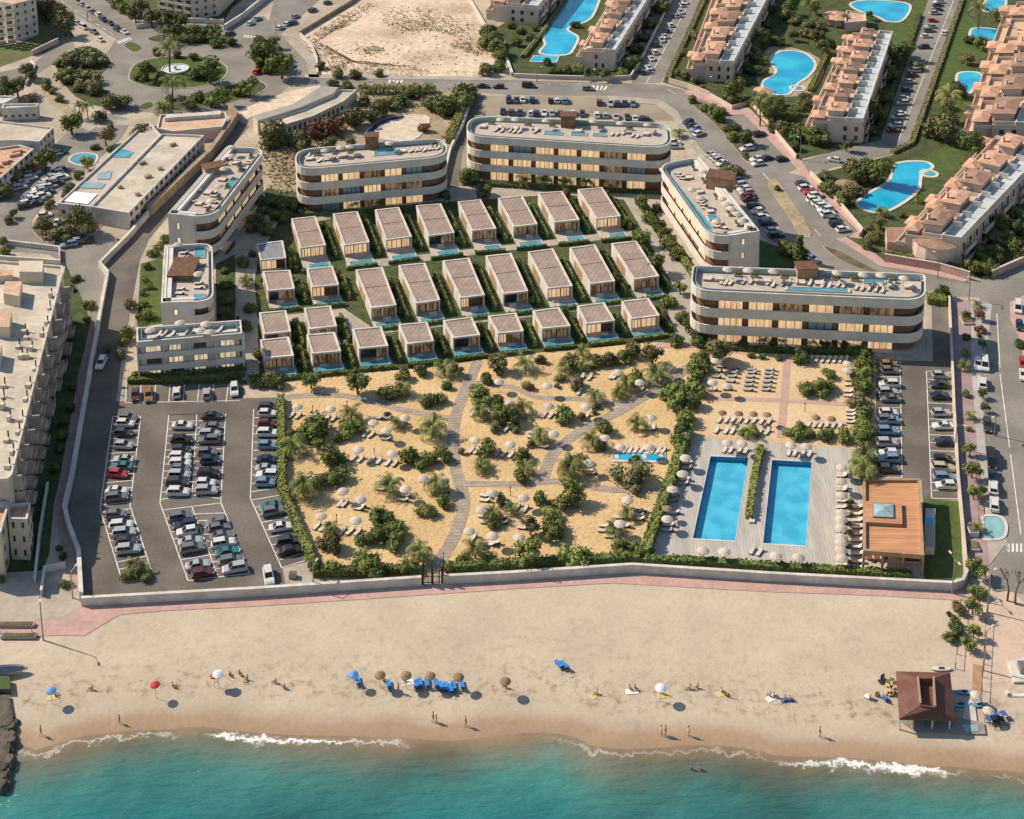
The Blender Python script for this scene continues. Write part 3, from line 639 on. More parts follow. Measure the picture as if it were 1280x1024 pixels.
h3 = hotel('diagonal white hotel block with roof pool strip facing the villas, beside the curved road', P('888,299 949.5,289 874,196 822,206'), [5.5, .5, .5, 5.5], 11.6, 3, 4.0, 2.0, [3], solid=[(0, .42, 1.0), (1, 0, 1)], slits=[(0, .66, 9, 10.4), (0, .66, 5.6, 7.0), (0, .66, 2.2, 3.6)], boxes=[(901, 234, 6.5, 4.5, 3.2, -.35, WOODL)], pools=['826,214 832,212 893,288 885,290', '884,270 895,268 898,273 887,276'], bay=5.6)
h5 = hotel('diagonal white hotel block on the left with stepped curved balconies, beside the private lane', P('210,267 266,273 334,185 283,184'), [.5, 6, 6, .6], 12.0, 3, 4.0, 2.0, [1], solid=[(0, 0, .58), (3, 0, 1)], slits=[(0, .22, 8.4, 10), (0, .22, 4.6, 6.2)], boxes=[(267, 215, 5, 3.2, 1.8, .5, WOODL)], pools=['281,234 291,222 297,225 286,238'], bay=5.2)
h6 = hotel('narrow white hotel block turned end-on, between the diagonal left block and the low front block', P('201.5,378.6 267,377 265.5,304 205.7,307'), [.5, 3.5, 3.5, .5], 9.6, 3, 3.2, 1.7, [1], solid=[(0, 0, .62), (3, 0, 1)], slits=[(0, .27, 6.8, 8.0)], boxes=[(230, 340, 5.2, 8.0, 1.2, 0, BRONZE)], pools=['243,312 256,311 256,322 243,323', '242,369 256,368 256,377 242,378'], bay=5)
h7 = hotel('low white rectangular hotel block with lit windows, directly above the left car park', P('171,428 302.7,417 301,400.4 170.5,410'), [.3, .3, .3, .3], 8.6, 3, 2.75, 1.25, [], flat=True, bay=4.2)
# windows of the low block come in uneven sizes
c = [G(*p, 8.6) for p in P('171,428 302.7,417')]
_, qc = rpoly([G(*p, 8.6) for p in P('171,428 302.7,417 301,400.4 170.5,410')], [.3]*4, .6)
for k, row in enumerate(((.05, .21, 0), (.27, .43, 1), (.52, .68, 0), (.78, .97, 0)), 0):
    for fl in range(3):
        s, t, _l = row; zt = 8.6-fl*2.75; s2 = s+rnd.uniform(0, .03); t2 = t-rnd.uniform(0, .04)
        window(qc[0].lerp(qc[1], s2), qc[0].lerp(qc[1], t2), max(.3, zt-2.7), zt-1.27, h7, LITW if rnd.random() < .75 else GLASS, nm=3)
for fx in (.0, .245, .49, .74, 1.0):
    b = MB(); p = V2(c[0]).lerp(V2(c[1]), fx); b.box(p.x, p.y+.8, 0, .3, 1.5, 8, 0, 0); b.obj('party_wall', BAND, h7)
# ---------------------------------------------------------------- villas
ROOFSHADE = mk('shade_blue_roof', (.20, .215, .25), (.24, .255, .28), .4, .85, fine=.08)  # blue-grey of a shaded roof, painted into one villa's roof colour
def villa(label, q, long_, pool_d, pool_w, group, shallow=False, rf=None):
    FL, FR, BR, BL = [V2(G(*p, 3.3)) for p in q]
    c0 = cen([FL, FR, BR, BL]); t = thing('villa', label, 'villa', (c0.x, c0.y, 0), 0, group)
    ax = (FR-FL).normalized(); ay = ((FL-BL)+(FR-BR)).normalized(); W_ = (FR-FL).length      # ay points to the pool side
    cut = 1.5
    b = MB(); b.prism([FL-ay*cut, FR-ay*cut, BR, BL], 0, 2.95, 0)
    b.prism([FL, FL+ax*.28, FL+ax*.28-ay*cut, FL-ay*cut], 0, 2.95, 0); b.prism([FR-ax*.28, FR, FR-ay*cut, FR-ax*.28-ay*cut], 0, 2.95, 0)
    b.obj('wall', WALLW, t)
    # side cladding and slit window
    b = MB(); a1, b1 = BL.lerp(FL, .25), BL.lerp(FL, .62); wquad(b, a1, b1, .3, 2.5, .0, .05, 0); b.obj('side_cladding', WOODL, t)
    c_ = [FL, FR, BR, BL]; out, _ = rpoly(c_, [.05]*4, -.05, 2); inn, _ = rpoly(c_, [.05]*4, .38, 2)
    b = MB(); b.prism([p for p in inn], 2.95, 3.12, 1); b.ring(out, inn, 2.93, 3.3, 0)
    if long_: 
        m1, m2 = BL.lerp(FL, .47), BR.lerp(FR, .47); d = ay*.16
        b.prism([m1+ax*.3-d, m2-ax*.3-d, m2-ax*.3+d, m1+ax*.3+d], 3.1, 3.22, 2)
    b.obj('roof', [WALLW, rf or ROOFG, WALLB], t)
    fa, fb = FL-ay*(cut-.02)+ax*.35, FR-ay*(cut-.02)-ax*.35
    k = rnd.uniform(.35, .65); lit = rnd.random()
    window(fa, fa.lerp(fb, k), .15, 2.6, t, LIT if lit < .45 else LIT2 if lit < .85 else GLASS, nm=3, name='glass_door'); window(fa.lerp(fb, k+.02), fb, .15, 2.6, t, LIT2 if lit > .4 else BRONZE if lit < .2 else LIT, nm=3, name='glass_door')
    # terrace and plunge pool
    b = MB(); e = pool_d+pool_w+.5; b.prism([FL-ay*cut, FL+ay*e, FR+ay*e+ax*.6, FR-ay*cut+ax*.4], .02, .14, 0)
    te = b.obj('terrace', STONE, t)
    s0, s1 = (.12, 1.02) if not shallow else (.02, .98)
    if not shallow: s0 += rnd.choice((0, .12, .25)); 
    p0, p1 = FL.lerp(FR, s0)+ay*pool_d, FL.lerp(FR, s1)+ay*pool_d; p2, p3 = p1+ay*pool_w, p0+ay*pool_w
    q_ = [p0, p3, p2, p1]; cc = cen(q_); ou = [cc+(p-cc)*1.07 for p in q_]
    h = .5 if shallow else .22
    b = MB(); b.ring(ou, q_, .1, h, 0); pl = b.obj('plunge_pool', COPE if not shallow else GLASSB, t)
    b = MB(); b.flat(q_, h-.06, 0); wo = b.obj('water', POOLT, pl)
    wo.location = (0, 0, 0)
    # two loungers' worth of furniture belongs to the terrace as a low sofa
    b = MB(); f = FL.lerp(FR, rnd.uniform(.3, .7))+ay*.6; b.box(f.x, f.y, .14, 1.7, .7, .3, math.atan2(ax.y, ax.x), 0); b.box(f.x-ay.x*.3, f.y-ay.y*.3, .44, 1.7, .15, .35, math.atan2(ax.y, ax.x), 0); b.obj('terrace_sofa', CUSH, t)
    return dict(FL=FL, FR=FR, BR=BR, BL=BL, ax=ax, ay=ay, e=e, t=t)
ta, tb, tc, tf, tg, td = T(360, 165, 6.095), T(575, 130, 4.571), T(320, 256, 4), T(310, 230, 6.095), T(310, 350, 6.095), T(640, 256, 4)
def VQ(s, t):       # given as BL BR FR FL
    p = P(s, t); return [p[3], p[2], p[1], p[0]]
ROWS = {'back': [], 'middle': [], 'west': [], 'front': []}
for i, (s, t) in enumerate([('25,660 210,640 288,860 95,885', ta), ('342,622 530,604 620,838 428,862', ta), ('662,592 845,572 943,795 748,822', ta), ('975,560 1165,545 1268,765 1070,790', ta), ('-12,558 118,545 207,710 68,722', tb), ('217,538 355,522 443,685 305,700', tb), ('445,507 585,498 683,660 540,675', tb), ('672,488 812,475 918,640 780,655', tb)]):
    lab = ['long flat-roofed villa at the left end of the back row', None, None, None, None, None, None, 'long flat-roofed villa at the right end of the back row'][i] or 'long flat-roofed villa with plunge pool, %s from the left in the back row' % ORD[i]
    ROWS['back'].append(villa(lab, VQ(s, t), True, 2.6, 2.3, 'villas of the back row'))
for i, (s, t) in enumerate([('498,325 632,312 702,500 575,515', tc), ('712,302 845,290 920,475 800,492', tc), ('932,280 1065,265 1143,450 1022,465', tc), ('1148,255 1276,241 1360,430 1236,444', tc), ('80,235 205,218 303,405 178,418', td), ('287,215 415,198 515,380 390,395', td), ('497,193 622,180 735,355 610,372', td)]):
    lab = 'long flat-roofed villa with roof seam, %s from the left in the middle row' % ORD[i]
    ROWS['middle'].append(villa(lab, VQ(s, t), True, 1.4, 1.7, 'villas of the middle row'))
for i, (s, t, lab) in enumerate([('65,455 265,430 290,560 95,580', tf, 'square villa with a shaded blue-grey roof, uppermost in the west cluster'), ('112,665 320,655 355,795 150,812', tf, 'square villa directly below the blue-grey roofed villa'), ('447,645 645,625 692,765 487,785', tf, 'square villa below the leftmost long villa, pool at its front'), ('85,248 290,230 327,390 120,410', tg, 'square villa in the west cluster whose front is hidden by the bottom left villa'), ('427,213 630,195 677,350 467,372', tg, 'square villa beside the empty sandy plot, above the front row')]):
    ROWS['west'].append(villa(lab, VQ(s, t), False, 1.2, 1.5, 'villas of the west cluster', shallow=i in (3, 4), rf=ROOFSHADE if i == 0 else None))
for i, (s, t) in enumerate([('92,455 310,432 348,575 125,595', tg), ('445,415 660,397 708,540 490,560', tg), ('795,373 1015,353 1068,500 845,520', tg), ('712,598 855,585 890,680 755,695', tc), ('935,578 1080,560 1120,650 985,665', tc), ('1160,555 1300,540 1338,630 1210,642', tc), ('103,530 235,512 292,605 150,618', td), ('325,505 460,487 515,578 372,595', td), ('547,482 682,465 738,552 597,570', td)]):
    ROWS['front'].append(villa('square villa with narrow teal pool, %s from the left in the front row' % ORD[i], VQ(s, t), False, .9, 1.5, 'villas of the front row', shallow=True))
# ---------------------------------------------------------------- terracotta apartment blocks
def tri_roof(mb, q, z, h, m=0, ridge=.35):      # hipped roof on a world quad FL FR BR BL
    q = [V2(p) for p in q]; a = q[0].lerp(q[1], .5); b = q[3].lerp(q[2], .5); r0, r1 = a.lerp(b, ridge), a.lerp(b, 1-ridge)
    k = [(p.x, p.y, z) for p in q]; t0, t1 = (r0.x, r0.y, z+h), (r1.x, r1.y, z+h)
    mb.face([k[0], k[1], t0], m); mb.face([k[1], k[2], t1, t0], m); mb.face([k[2], k[3], t1], m); mb.face([k[3], k[0], t0, t1], m)
CREAMP = mk('cream_pink_render', (.68, .56, .47), (.60, .49, .42), .3, .85, fine=.06)
def apartments(label, qpx, Z, seed, nsec, annex=True, strip_=(.66, 1.0)):
    r = random.Random(seed)
    Q = [V2(G(*p, Z)) for p in qpx]           # FL FR BR BL on the roof
    def q(u, v): return Q[0].lerp(Q[1], u).lerp(Q[3].lerp(Q[2], u), v)
    c0 = cen(Q); t = thing('apartment_block', label, 'apartment block', (c0.x, c0.y, 0), 0, 'terracotta roofed apartment blocks')
    def quad(u0, u1, v0, v1): return [q(u0, v0), q(u1, v0), q(u1, v1), q(u0, v1)]
    b = MB()
    b.prism(quad(.30, 1, 0, 1), 0, Z-.9, 0, 1); b.prism(quad(0, .30, .01, .99), 0, Z-2.2, 0, 1); b.prism(quad(-.16, 0, .02, .98), 0, Z-4.2, 0, 1)
    WM = r.choice((PEACH, PEACH, CREAMP)); b.obj('wall', [WM, PEACHF], t)
    # terrace parapets between flats
    b = MB()
    for i in range(nsec+1):
        v = min(.995, max(.005, i/nsec))
        for u0, u1, z0, hh in ((.30, .66, Z-.9, 1.0), (0, .30, Z-2.2, 1.1), (-.16, 0, Z-4.2, 1.1)):
            wquad(b, q(u0, v), q(u1, v), z0, z0+hh, -.1, .2, 0)
        if i < nsec:
            for k in range(5):
                va = (i+r.uniform(.1, .8))/nsec; ua = r.uniform(0, .5); z0 = Z-.9 if ua > .3 else Z-2.2; p = q(ua, va)
                b.box(p.x, p.y, z0, r.uniform(.8, 2.2), r.uniform(.5, 1.6), r.uniform(.7, 1.5), r.uniform(-.4, .4), r.choice((0, 1, 0, 2)))
    for u, z0, hh in ((0, Z-4.2, 2.9), (-.16, Z-4.2, .9), (.30, Z-2.2, 2.1)):
        wquad(b, q(u, .99), q(u, .01), z0, z0+hh, -.1, .18, 0)
    b.obj('terrace_parapet', [CREAMP, PEACHF, WALLW], t)
    # penthouses with tiled roofs
    for i in range(nsec):
        v0, v1 = (i+.18)/nsec, (i+r.uniform(.62, .8))/nsec; u0, u1 = r.uniform(.22, .30), r.uniform(.54, .62)
        b = MB(); b.prism(quad(u0, u1, v0, v1), Z-1.0, Z+1.5, 0); ph = b.obj('penthouse', r.choice((PEACH, CREAMP, WALLC)), t)
        b = MB(); w_ = quad(u0-.03, u1+.03, v0-.012, v1+.012); b.prism(w_, Z+1.5, Z+1.68, 0); tri_roof(b, w_, Z+1.68, r.uniform(.5, .9)); b.obj('roof', r.choice((TERRAD, TERRAD, TERRA)), ph)
        if r.random() < .8:
            b = MB(); w_ = quad(-.02, .20, v0-.01, v0+.30/nsec); b.prism(w_, Z-2.2, Z-.2, 0); b2 = b.obj('pergola', PEACH, t); b = MB(); tri_roof(b, quad(-.05, .23, v0-.025, v0+.33/nsec), Z-.2, .7); b.obj('roof', TERRA, b2)
        if r.random() < .7:
            b = MB(); w_ = quad(-.20, .01, v0+.4/nsec, v0+.72/nsec); b.prism(w_, Z-4.2, Z-2.0, 0); b2 = b.obj('lean_to', PEACH, t); b = MB(); tri_roof(b, quad(-.23, .03, v0+.38/nsec, v0+.74/nsec), Z-2.0, .6); b.obj('roof', TERRA, b2)
        b = MB(); p = q(u0+.05, v0+.02); b.box(p.x, p.y, Z+1.5, .6, .6, 1.7, .2, 0); b.box(p.x, p.y, Z+3.2, .8, .8, .12, .2, 1); b.obj('chimney', [PEACH, TERRA], ph)
    # pale flat roof on the street side
    u0, u1 = strip_; b = MB(); w_ = quad(u0, u1, .0, 1)
    out, _ = rpoly(w_, [.05]*4, -.06, 2); inn, _ = rpoly(w_, [.05]*4, .3, 2)
    b.prism(w_, Z-1.0, Z-.55, 1); b.ring(out, inn, Z-1.0, Z+.25, 0)
    for i in range(1, nsec*2): wquad(b, q(u0+.01, i/nsec/2), q(u0+.18, i/nsec/2), Z-.56, Z+1.0, -.12, .24, 0)
    b.obj('flat_roof', [WALLW, ROOFBL], t)
    # street facade: balconies, openings
    nv = nsec*3; nl = max(2, int((Z-1)/2.7)); cnt = 0
    a0, a1 = q(1, 0), q(1, 1)
    for l in range(nl):
        z0 = .5+l*2.7
        for i in range(nv):
            if cnt > 95: break
            s, e = (i+.2)/nv, (i+.72)/nv; cnt += 1
            mb = MB(); wquad(mb, a0.lerp(a1, s), a0.lerp(a1, e), z0, z0+1.9, .0, .06, 0); wquad(mb, a0.lerp(a1, s-.008), a0.lerp(a1, s), z0-.1, z0+2.1, .0, .35, 1); mb.obj('window', [GLASS, PEACH], t)
        for i in range(nsec):
            mb = MB(); wquad(mb, a0.lerp(a1, (i+.08)/nsec), a0.lerp(a1, (i+.6)/nsec), z0-.35, z0+.75, 1.1, .14, 0); wquad(mb, a0.lerp(a1, (i+.08)/nsec), a0.lerp(a1, (i+.6)/nsec), z0-.35, z0-.2, .0, 1.2, 0); mb.obj('balcony', PEACH, t)
    # end wall windows
    for l in range(nl):
        for uu in (.42, .62, .84):
            if r.random() < .7:
                mb = MB(); wquad(mb, q(uu, 0), q(uu+.07, 0), .9+l*2.7, 2.3+l*2.7, .0, .06, 0); mb.obj('window', GLASS, t)
    return t
apartments('terracotta roofed apartment block cut by the top edge, left of the long blue pool', P('616,2 672,8 708,-34 654,-44'), 7.2, 3, 3)
apartments('terracotta roofed apartment block between the long blue pool and the tree lined street', P('726,60 769,63 830,-34 788,-36'), 7.0, 5, 6)
apartments('terracotta roofed apartment block right of the tree lined street, behind the keyhole pool', P('866,75 917,77 978,-38 908,-30'), 6.9, 8, 6)
apartments('terracotta roofed apartment block in the middle of the gardens, beside the street of parked cars', P('1016,146 1079,149 1116,40 1066,36'), 7.4, 13, 7)
apartments('terracotta roofed apartment block cut by the right edge, beside the three small pools', P('1217,152 1296,154 1362,-4 1272,-2'), 7.2, 21, 6)
a6 = apartments('terracotta roofed apartment block above the pink garden wall, nearest the road junction', P('1131,288 1201,298 1312,182 1246,164'), 7.2, 34, 5)
b = MB(); w_ = [V2(G(*p)) for p in P('1108,318 1152,325 1152,300 1106,300')]; b.prism(w_, 0, 3.4, 0, 1); b.obj('terrace_annex', [PEACHF, TERRAD], a6)
b = MB(); p0 = G(1172, 330); b.cone(p0.x, p0.y+3, 0, 5.5, 5.2, 5.5, 14, 0); b.cone(p0.x, p0.y+3, 5.2, 5.9, 6.6, .4, 14, 1); b.obj('round_bay', [PEACH, TERRAD], a6)
# ---------------------------------------------------------------- plain flat-roofed buildings
def block(name, label, qpx, Z, wall, roof, coping=WALLW, par=.6, cat='building', group=None):
    Q = [V2(G(*p, Z)) for p in qpx]
    if area(Q) < 0: Q = Q[::-1]
    c0 = cen(Q); t = thing(name, label, cat, (c0.x, c0.y, 0), 0, group)
    n = len(Q); inn, _ = rpoly(Q, [.05]*n, .35, 2); out, _ = rpoly(Q, [.05]*n, 0, 2)
    b = MB(); b.prism(Q, 0, Z-par-.05, 0); b.obj('wall', wall, t)
    b = MB(); b.prism(inn, Z-par-.05, Z-par+.05, 0); b.ring(out, inn, Z-par-.1, Z, 1); b.obj('roof', [roof, coping], t)
    return t, Q
def facade(t, a, b_, Z, floors, n, pane=GLASS, ww=.5, hh=1.3, balc=None, z00=.9):
    a, b_ = V2(a), V2(b_)
    for f in range(floors):
        for i in range(n):
            mb = MB(); s, e = (i+.5-ww/2)/n, (i+.5+ww/2)/n; z0 = z00+f*(Z/floors); wquad(mb, a.lerp(b_, s), a.lerp(b_, e), z0, z0+hh, .0, .06, 0); mb.obj('window', pane, t)
            if balc:
                mb = MB(); wquad(mb, a.lerp(b_, s-.1/n), a.lerp(b_, e+.1/n), z0-.7, z0+.3, balc, .12, 0); wquad(mb, a.lerp(b_, s-.1/n), a.lerp(b_, e+.1/n), z0-.7, z0-.58, 0, balc, 0); mb.obj('balcony', WALLC, t)
WALLM = mk('shade_mauve_render', (.43, .365, .33), (.32, .27, .245), .5, .9, fine=.15)  # balcony render with the facade's mauve shade put into its colour
# large building on the left edge
bt, Q = block('apartment_slab', 'large flat-roofed apartment building on the left edge with a shadowed balcony facade', P('-90,604 10,598 15,593 46,468 79,339 78,332 -90,318'), 13, WALLC, GRAVEL)
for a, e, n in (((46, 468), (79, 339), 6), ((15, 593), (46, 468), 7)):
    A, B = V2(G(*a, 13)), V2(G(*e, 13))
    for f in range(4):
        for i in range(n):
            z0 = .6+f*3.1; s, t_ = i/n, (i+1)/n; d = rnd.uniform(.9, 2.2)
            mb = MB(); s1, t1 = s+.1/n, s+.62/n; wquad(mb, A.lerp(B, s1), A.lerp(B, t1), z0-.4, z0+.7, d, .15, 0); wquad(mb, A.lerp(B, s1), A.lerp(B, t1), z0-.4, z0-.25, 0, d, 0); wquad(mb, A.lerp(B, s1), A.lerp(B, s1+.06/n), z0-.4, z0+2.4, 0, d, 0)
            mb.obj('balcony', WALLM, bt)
            if (f*15+i) % 2 == 0:
                mb = MB(); wquad(mb, A.lerp(B, s+.15/n), A.lerp(B, s+.55/n), z0, z0+2.1, .0, .06, 0); mb.obj('window', GLASS, bt)
t8, t9 = T(0, 340, 8), T(0, 468, 8)
for (q, hgt, rf) in (([(-60, 20), (125, 20), (125, 70), (-60, 90)], 1.6, TERRA), ([(60, 180), (225, 180), (200, 330), (40, 300)], 2.6, PEACHF), ([(-40, 480), (125, 480), (100, 640), (-40, 640)], 2.6, PEACHF), ([(195, -20), (440, -20), (430, 95), (200, 90)], 2.8, WALLC), ([(-60, 815), (25, 815), (0, 960), (-60, 960)], 2.4, PEACHF)):
    w_ = [V2(G(*t8(*p), 13)) for p in q]; b = MB(); b.prism(w_, 12.4, 12.4+hgt, 0, 1); b.obj('roof_house', [WALLC, rf], bt)
k = 0
for tt, pts in ((t8, ((505, 250), (490, 370), (465, 530), (420, 640), (345, 980), (260, 670), (240, 610), (180, 760), (310, 780), (210, 860), (255, 860))), (t9, ((285, 120), (255, 260), (205, 460), (180, 590), (120, 790), (75, 940), (30, 130), (20, 340), (90, 460), (65, 670), (25, 240)))):
    for p in pts:
        w_ = G(*tt(*p), 12.5); b = MB(); sx = rnd.uniform(.5, 1.3); b.box(w_.x, w_.y, 12.4, sx, rnd.uniform(.5, 1.1), rnd.uniform(.5, 1.2), 0, 0); b.cone(w_.x+sx*.2, w_.y+.6, 12.4, .14, 14.2, .14, 6, 1); b.obj('roof_vent', [WALLC, METALD], bt)
lw, Q = block('apartment_slab', 'lower flat-roofed wing joined to the end of the large left building', P('-90,634 9,628 15,604 -90,608'), 9.0, WALLC, GRAVEL)
tw, Q = block('corner_house', 'small cream tower with terracotta roof below the large left building', P('10,648 34,649 38,628 10,630'), 8.0, WALLC, TERRA)
facade(tw, G(34, 649, 8), G(38, 628, 8), 8, 3, 2, ww=.3, hh=1.1); facade(tw, G(10, 648, 8), G(34, 649, 8), 8, 3, 2, ww=.25, hh=1.1)
tw2, Q = block('corner_house', 'cream house with gabled terracotta roof at the left edge beside the small tower', P('-50,668 1,665 11,630 -50,630'), 8.8, WALLC, TERRA)
facade(tw2, G(1, 665, 8.8), G(11, 630, 8.8), 8.8, 3, 2, ww=.3, hh=1.1)
# commercial buildings left of the hotel blocks
cb, Q = block('commercial_building', 'long low white building with a pale flat roof, left of the diagonal hotel block', P('113,258 160.5,266 255,169 202,167'), 4.6, WALLW, GRAVEL)
facade(cb, G(160.5, 266, 4.6), G(255, 169, 4.6), 4.4, 2, 16, ww=.45, hh=1.0)
for p in ((185, 222), (216, 182), (178, 205), (150, 235), (200, 212), (172, 244)):
    w_ = G(*p, 4.1); b = MB(); b.box(w_.x, w_.y, 4.0, rnd.uniform(.8, 2.5), .9, .8, .7, 0); b.obj('roof_vent', WALLB, cb)
tr, Q = block('terrace_building', 'low white terrace building with turquoise courts, along the long flat-roofed building', P('72,254 112,258 201,168 186,152 178,156'), 3.6, WALLW, STONE)
facade(tr, G(72, 254, 3.6), G(112, 258, 3.6), 3.6, 1, 3, ww=.35, hh=1.0)
t7 = T(130, 110, 6.4); t0 = T(0, 110, 8)
for q, m in (('50,520 110,475 240,515 200,560 60,555', POOLT), ('-20,690 40,660 30,730 -40,730', POOLT)):
    b = MB(); b.flat([G(*t7(*p), 3.1) for p in P(q)], 3.14); b.obj('court_pool', m, tr)
for q, m in (('980,855 1120,835 1100,915 970,915', GLASSB), ('800,930 1060,960 1010,1010 760,1000', GLASSB)):
    b = MB(); b.flat([G(*t0(*p), 3.1) for p in P(q)], 3.2); b.obj('glass_roof', m, tr)
b = MB(); b.flat([G(*p, 3.1) for p in P('78,252 110,256 122,243 92,240')], 3.26); b.obj('white_roof', mk('white_roof', (.8, .8, .78), None), tr)
nb, Q = block('terrace_building', 'terracotta terraced building on the bend, between the roundabout and the diagonal hotel', P('196,160 216,164 278,158 284,147 282,140 200,143'), 3.6, PEACH, PEACHF)
b = MB(); w_ = [G(*p, 3.6) for p in P('206,150 276,145 276,141 208,146')]; b.prism(w_, 3.0, 4.2, 0); b.obj('roof_house', WALLW, nb)
wb, Q = block('commercial_building', 'flat-roofed white hall at the left edge, above the small car park', P('-40,176 25,175 49,177 67,159 0,151 -40,151'), 5.0, WALLW, GRAVEL)
facade(wb, G(49, 177, 5), G(67, 159, 5), 5, 2, 4, ww=.4, hh=1.2)
wc, Q = block('commercial_building', 'terracotta roofed white building at the left edge, next to the small car park', P('-40,232 -4,226 42,186 24,181 -40,190'), 4.6, WALLW, TERRA)
facade(wc, G(-4, 226, 4.6), G(42, 186, 4.6), 4.4, 2, 7, ww=.4, hh=1.1)
for i in range(10):
    s = rnd.random(); p = lerp((-12, 222), (30, 188), s); w_ = G(p[0]-rnd.uniform(0, 8), p[1], 4.2); b = MB(); b.box(w_.x, w_.y, 4, rnd.uniform(.8, 2), rnd.uniform(.8, 1.6), rnd.uniform(.5, 1.2), .5, 0); b.obj('roof_vent', TERRA, wc)
wd, Q = block('white_house', 'low white house at the left edge, below the roundabout slip road', P('2,135 46,133 49,129 4,130'), 4.0, WALLW, WALLW)
facade(wd, G(2, 135, 4), G(46, 133, 4), 4, 1, 5, ww=.4, hh=.8)
we, Q = block('white_house', 'pale shed with a white roof at the left edge, behind the low white house', P('-30,131 5,129 22,120 -30,119'), 3.4, WALLW, WALLW)
# curved terrace building by the roundabout
cv, Q = block('curved_building', 'curved low building with grey and sandy roof strips, below the roundabout exit', P('323,153 338,161 391,145 430,126 446,112 425,112 380,136'), 3.6, WALLC, GRAVEL)
b = MB(); w_ = [V2(G(*p, 4.3)) for p in P('316,145 322,151 375,134 416,117 423,109 401,108 367,130')]; b.prism(w_, 0, 4.3, 0, 1); b.obj('grey_roof_strip', [WALLC, mk('grey_roof', (.30, .28, .25), (.36, .33, .3), .4, .9, fine=.1)], cv)
facade(cv, G(338, 161, 3.6), G(391, 145, 3.6), 3.4, 1, 8, ww=.4, hh=1.5); facade(cv, G(391, 145, 3.6), G(430, 126, 3.6), 3.4, 1, 7, ww=.4, hh=1.5)
sheet('courtyard', P('294,140 365,113 400,107 402,112 368,132 316,146 305,152'), .14, DIRT)
# top left flats
f1, Q = block('apartment_slab', 'white five storey apartment block in the top left corner', P('16,5 45,-2 20,-34 -60,-10'), 13, WALLW, PEACHF)
facade(f1, G(16, 5, 13), G(45, -2, 13), 13, 5, 3, ww=.25, hh=1.1); facade(f1, G(-20, 10.5, 13), G(16, 5, 13), 13, 5, 3, ww=.6, hh=1.2, balc=1.2)
f2, Q = block('apartment_slab', 'cream apartment block cut by the top edge, behind the roundabout', [(196, -16), (240, -8), (272, -14), (300, -40), (200, -60)], 10, WALLC, PEACHF)
facade(f2, G(196, -16, 10), G(240, -8, 10), 10, 4, 4, ww=.5, hh=1.2, balc=1.0); facade(f2, G(240, -8, 10), G(272, -14, 10), 10, 4, 3, ww=.3, hh=1.1)
# ---------------------------------------------------------------- timber pavilion by the pools
Zp = 4.3; pq = [V2(G(*p, Zp)) for p in P('1079,688 1155.5,694 1150,598 1079,598')]; c0 = cen(pq)
pv = thing('pool_pavilion', 'timber roofed bar pavilion with a pyramid skylight at the end of the pools', 'pavilion', (c0.x, c0.y, 0))
out, _ = rpoly(pq, [.05]*4, 0, 2); inn, _ = rpoly(pq, [.05]*4, .45, 2)
b = MB(); b.prism(inn, Zp-.75, Zp-.5, 0, None, True); b.ring(out, inn, Zp-.8, Zp, 1); b.obj('roof', [WOODT, WOODL], pv)
def pvq(u, v): return pq[0].lerp(pq[1], u).lerp(pq[3].lerp(pq[2], u), v)
b = MB(); up = [pvq(.04, .37), pvq(.66, .365), pvq(.66, .66), pvq(.04, .66)]; b.prism(up, Zp-.5, Zp+.15, 0, 1); b.obj('raised_roof', [WOODL, WOODT], pv)
sk_ = [pvq(.16, .43), pvq(.52, .43), pvq(.52, .62), pvq(.16, .62)]; b = MB(); b.prism(sk_, Zp+.15, Zp+.4, 1)
cc = cen(sk_); s2 = [cc+(p-cc)*.92 for p in sk_]
for i in range(4): b.face([(s2[i].x, s2[i].y, Zp+.4), (s2[(i+1) % 4].x, s2[(i+1) % 4].y, Zp+.4), (cc.x, cc.y, Zp+.95)], 0)
b.obj('skylight', [mk('skylight_glass', (.24, .36, .40), (.32, .45, .48), .8, .08, spec=.6), METAL], pv)
b = MB(); w_ = [pvq(.03, .34), pvq(.97, .34), pvq(.97, .98), pvq(.03, .98)]; b.prism(w_, 0, Zp-.78, 0); b.obj('wall', WOODL, pv)
for u in (.015, .33, .66, .985):
    for v in ((.02, .3) if u in (.015, .985) else (.02,)):
        p = pvq(u, v); b = MB(); b.box(p.x, p.y, 0, .35, .35, Zp-.8, 0, 0); b.obj('post', WOODL, pv)
b = MB(); wquad(b, pvq(.02, .03), pvq(.98, .03), 2.2, 2.45, 0, .12, 0); b.obj('beam', WOODL, pv)
b = MB(); w_ = [pvq(0, .0), pvq(1, .0), pvq(1, .35), pvq(0, .35)]; b.prism(w_, .02, .12, 0); b.obj('floor_deck', STONE, pv)
b = MB(); p = pvq(.8, .2); b.box(p.x, p.y, .1, 3, 1, 1.1, 0, 0, 1); b.box(p.x, p.y+.9, .1, 3, .3, 2.0, 0, 0); b.obj('bar_counter', [WOODD, STONE], pv)
b = MB(); wquad(b, pvq(.05, .335), pvq(.95, .335), .3, 3.0, .0, .05, 0); b.obj('back_bar_glow', LIT, pv)
for u in (.12, .25, .38): 
    p = pvq(u, .16); tb_ = thing('bar_table', 'round bar table under the pavilion roof, %s from its left post' % ORD[int((u-.12)/.13+.5)], 'table', (p.x, p.y, .12), 0, 'tables under the pavilion roof')
    b = MB(); b.cone(0, 0, .68, .55, .74, .55, 12, 0); b.obj('table_top', WOODD, tb_, local=True); b = MB(); b.cone(0, 0, 0, .3, .68, .06, 8, 0); b.obj('leg', METALD, tb_, local=True)
sv = thing('service_hut', 'low service hut with slatted roof beside the pavilion lawn', 'hut', tuple(G(1162, 684)))
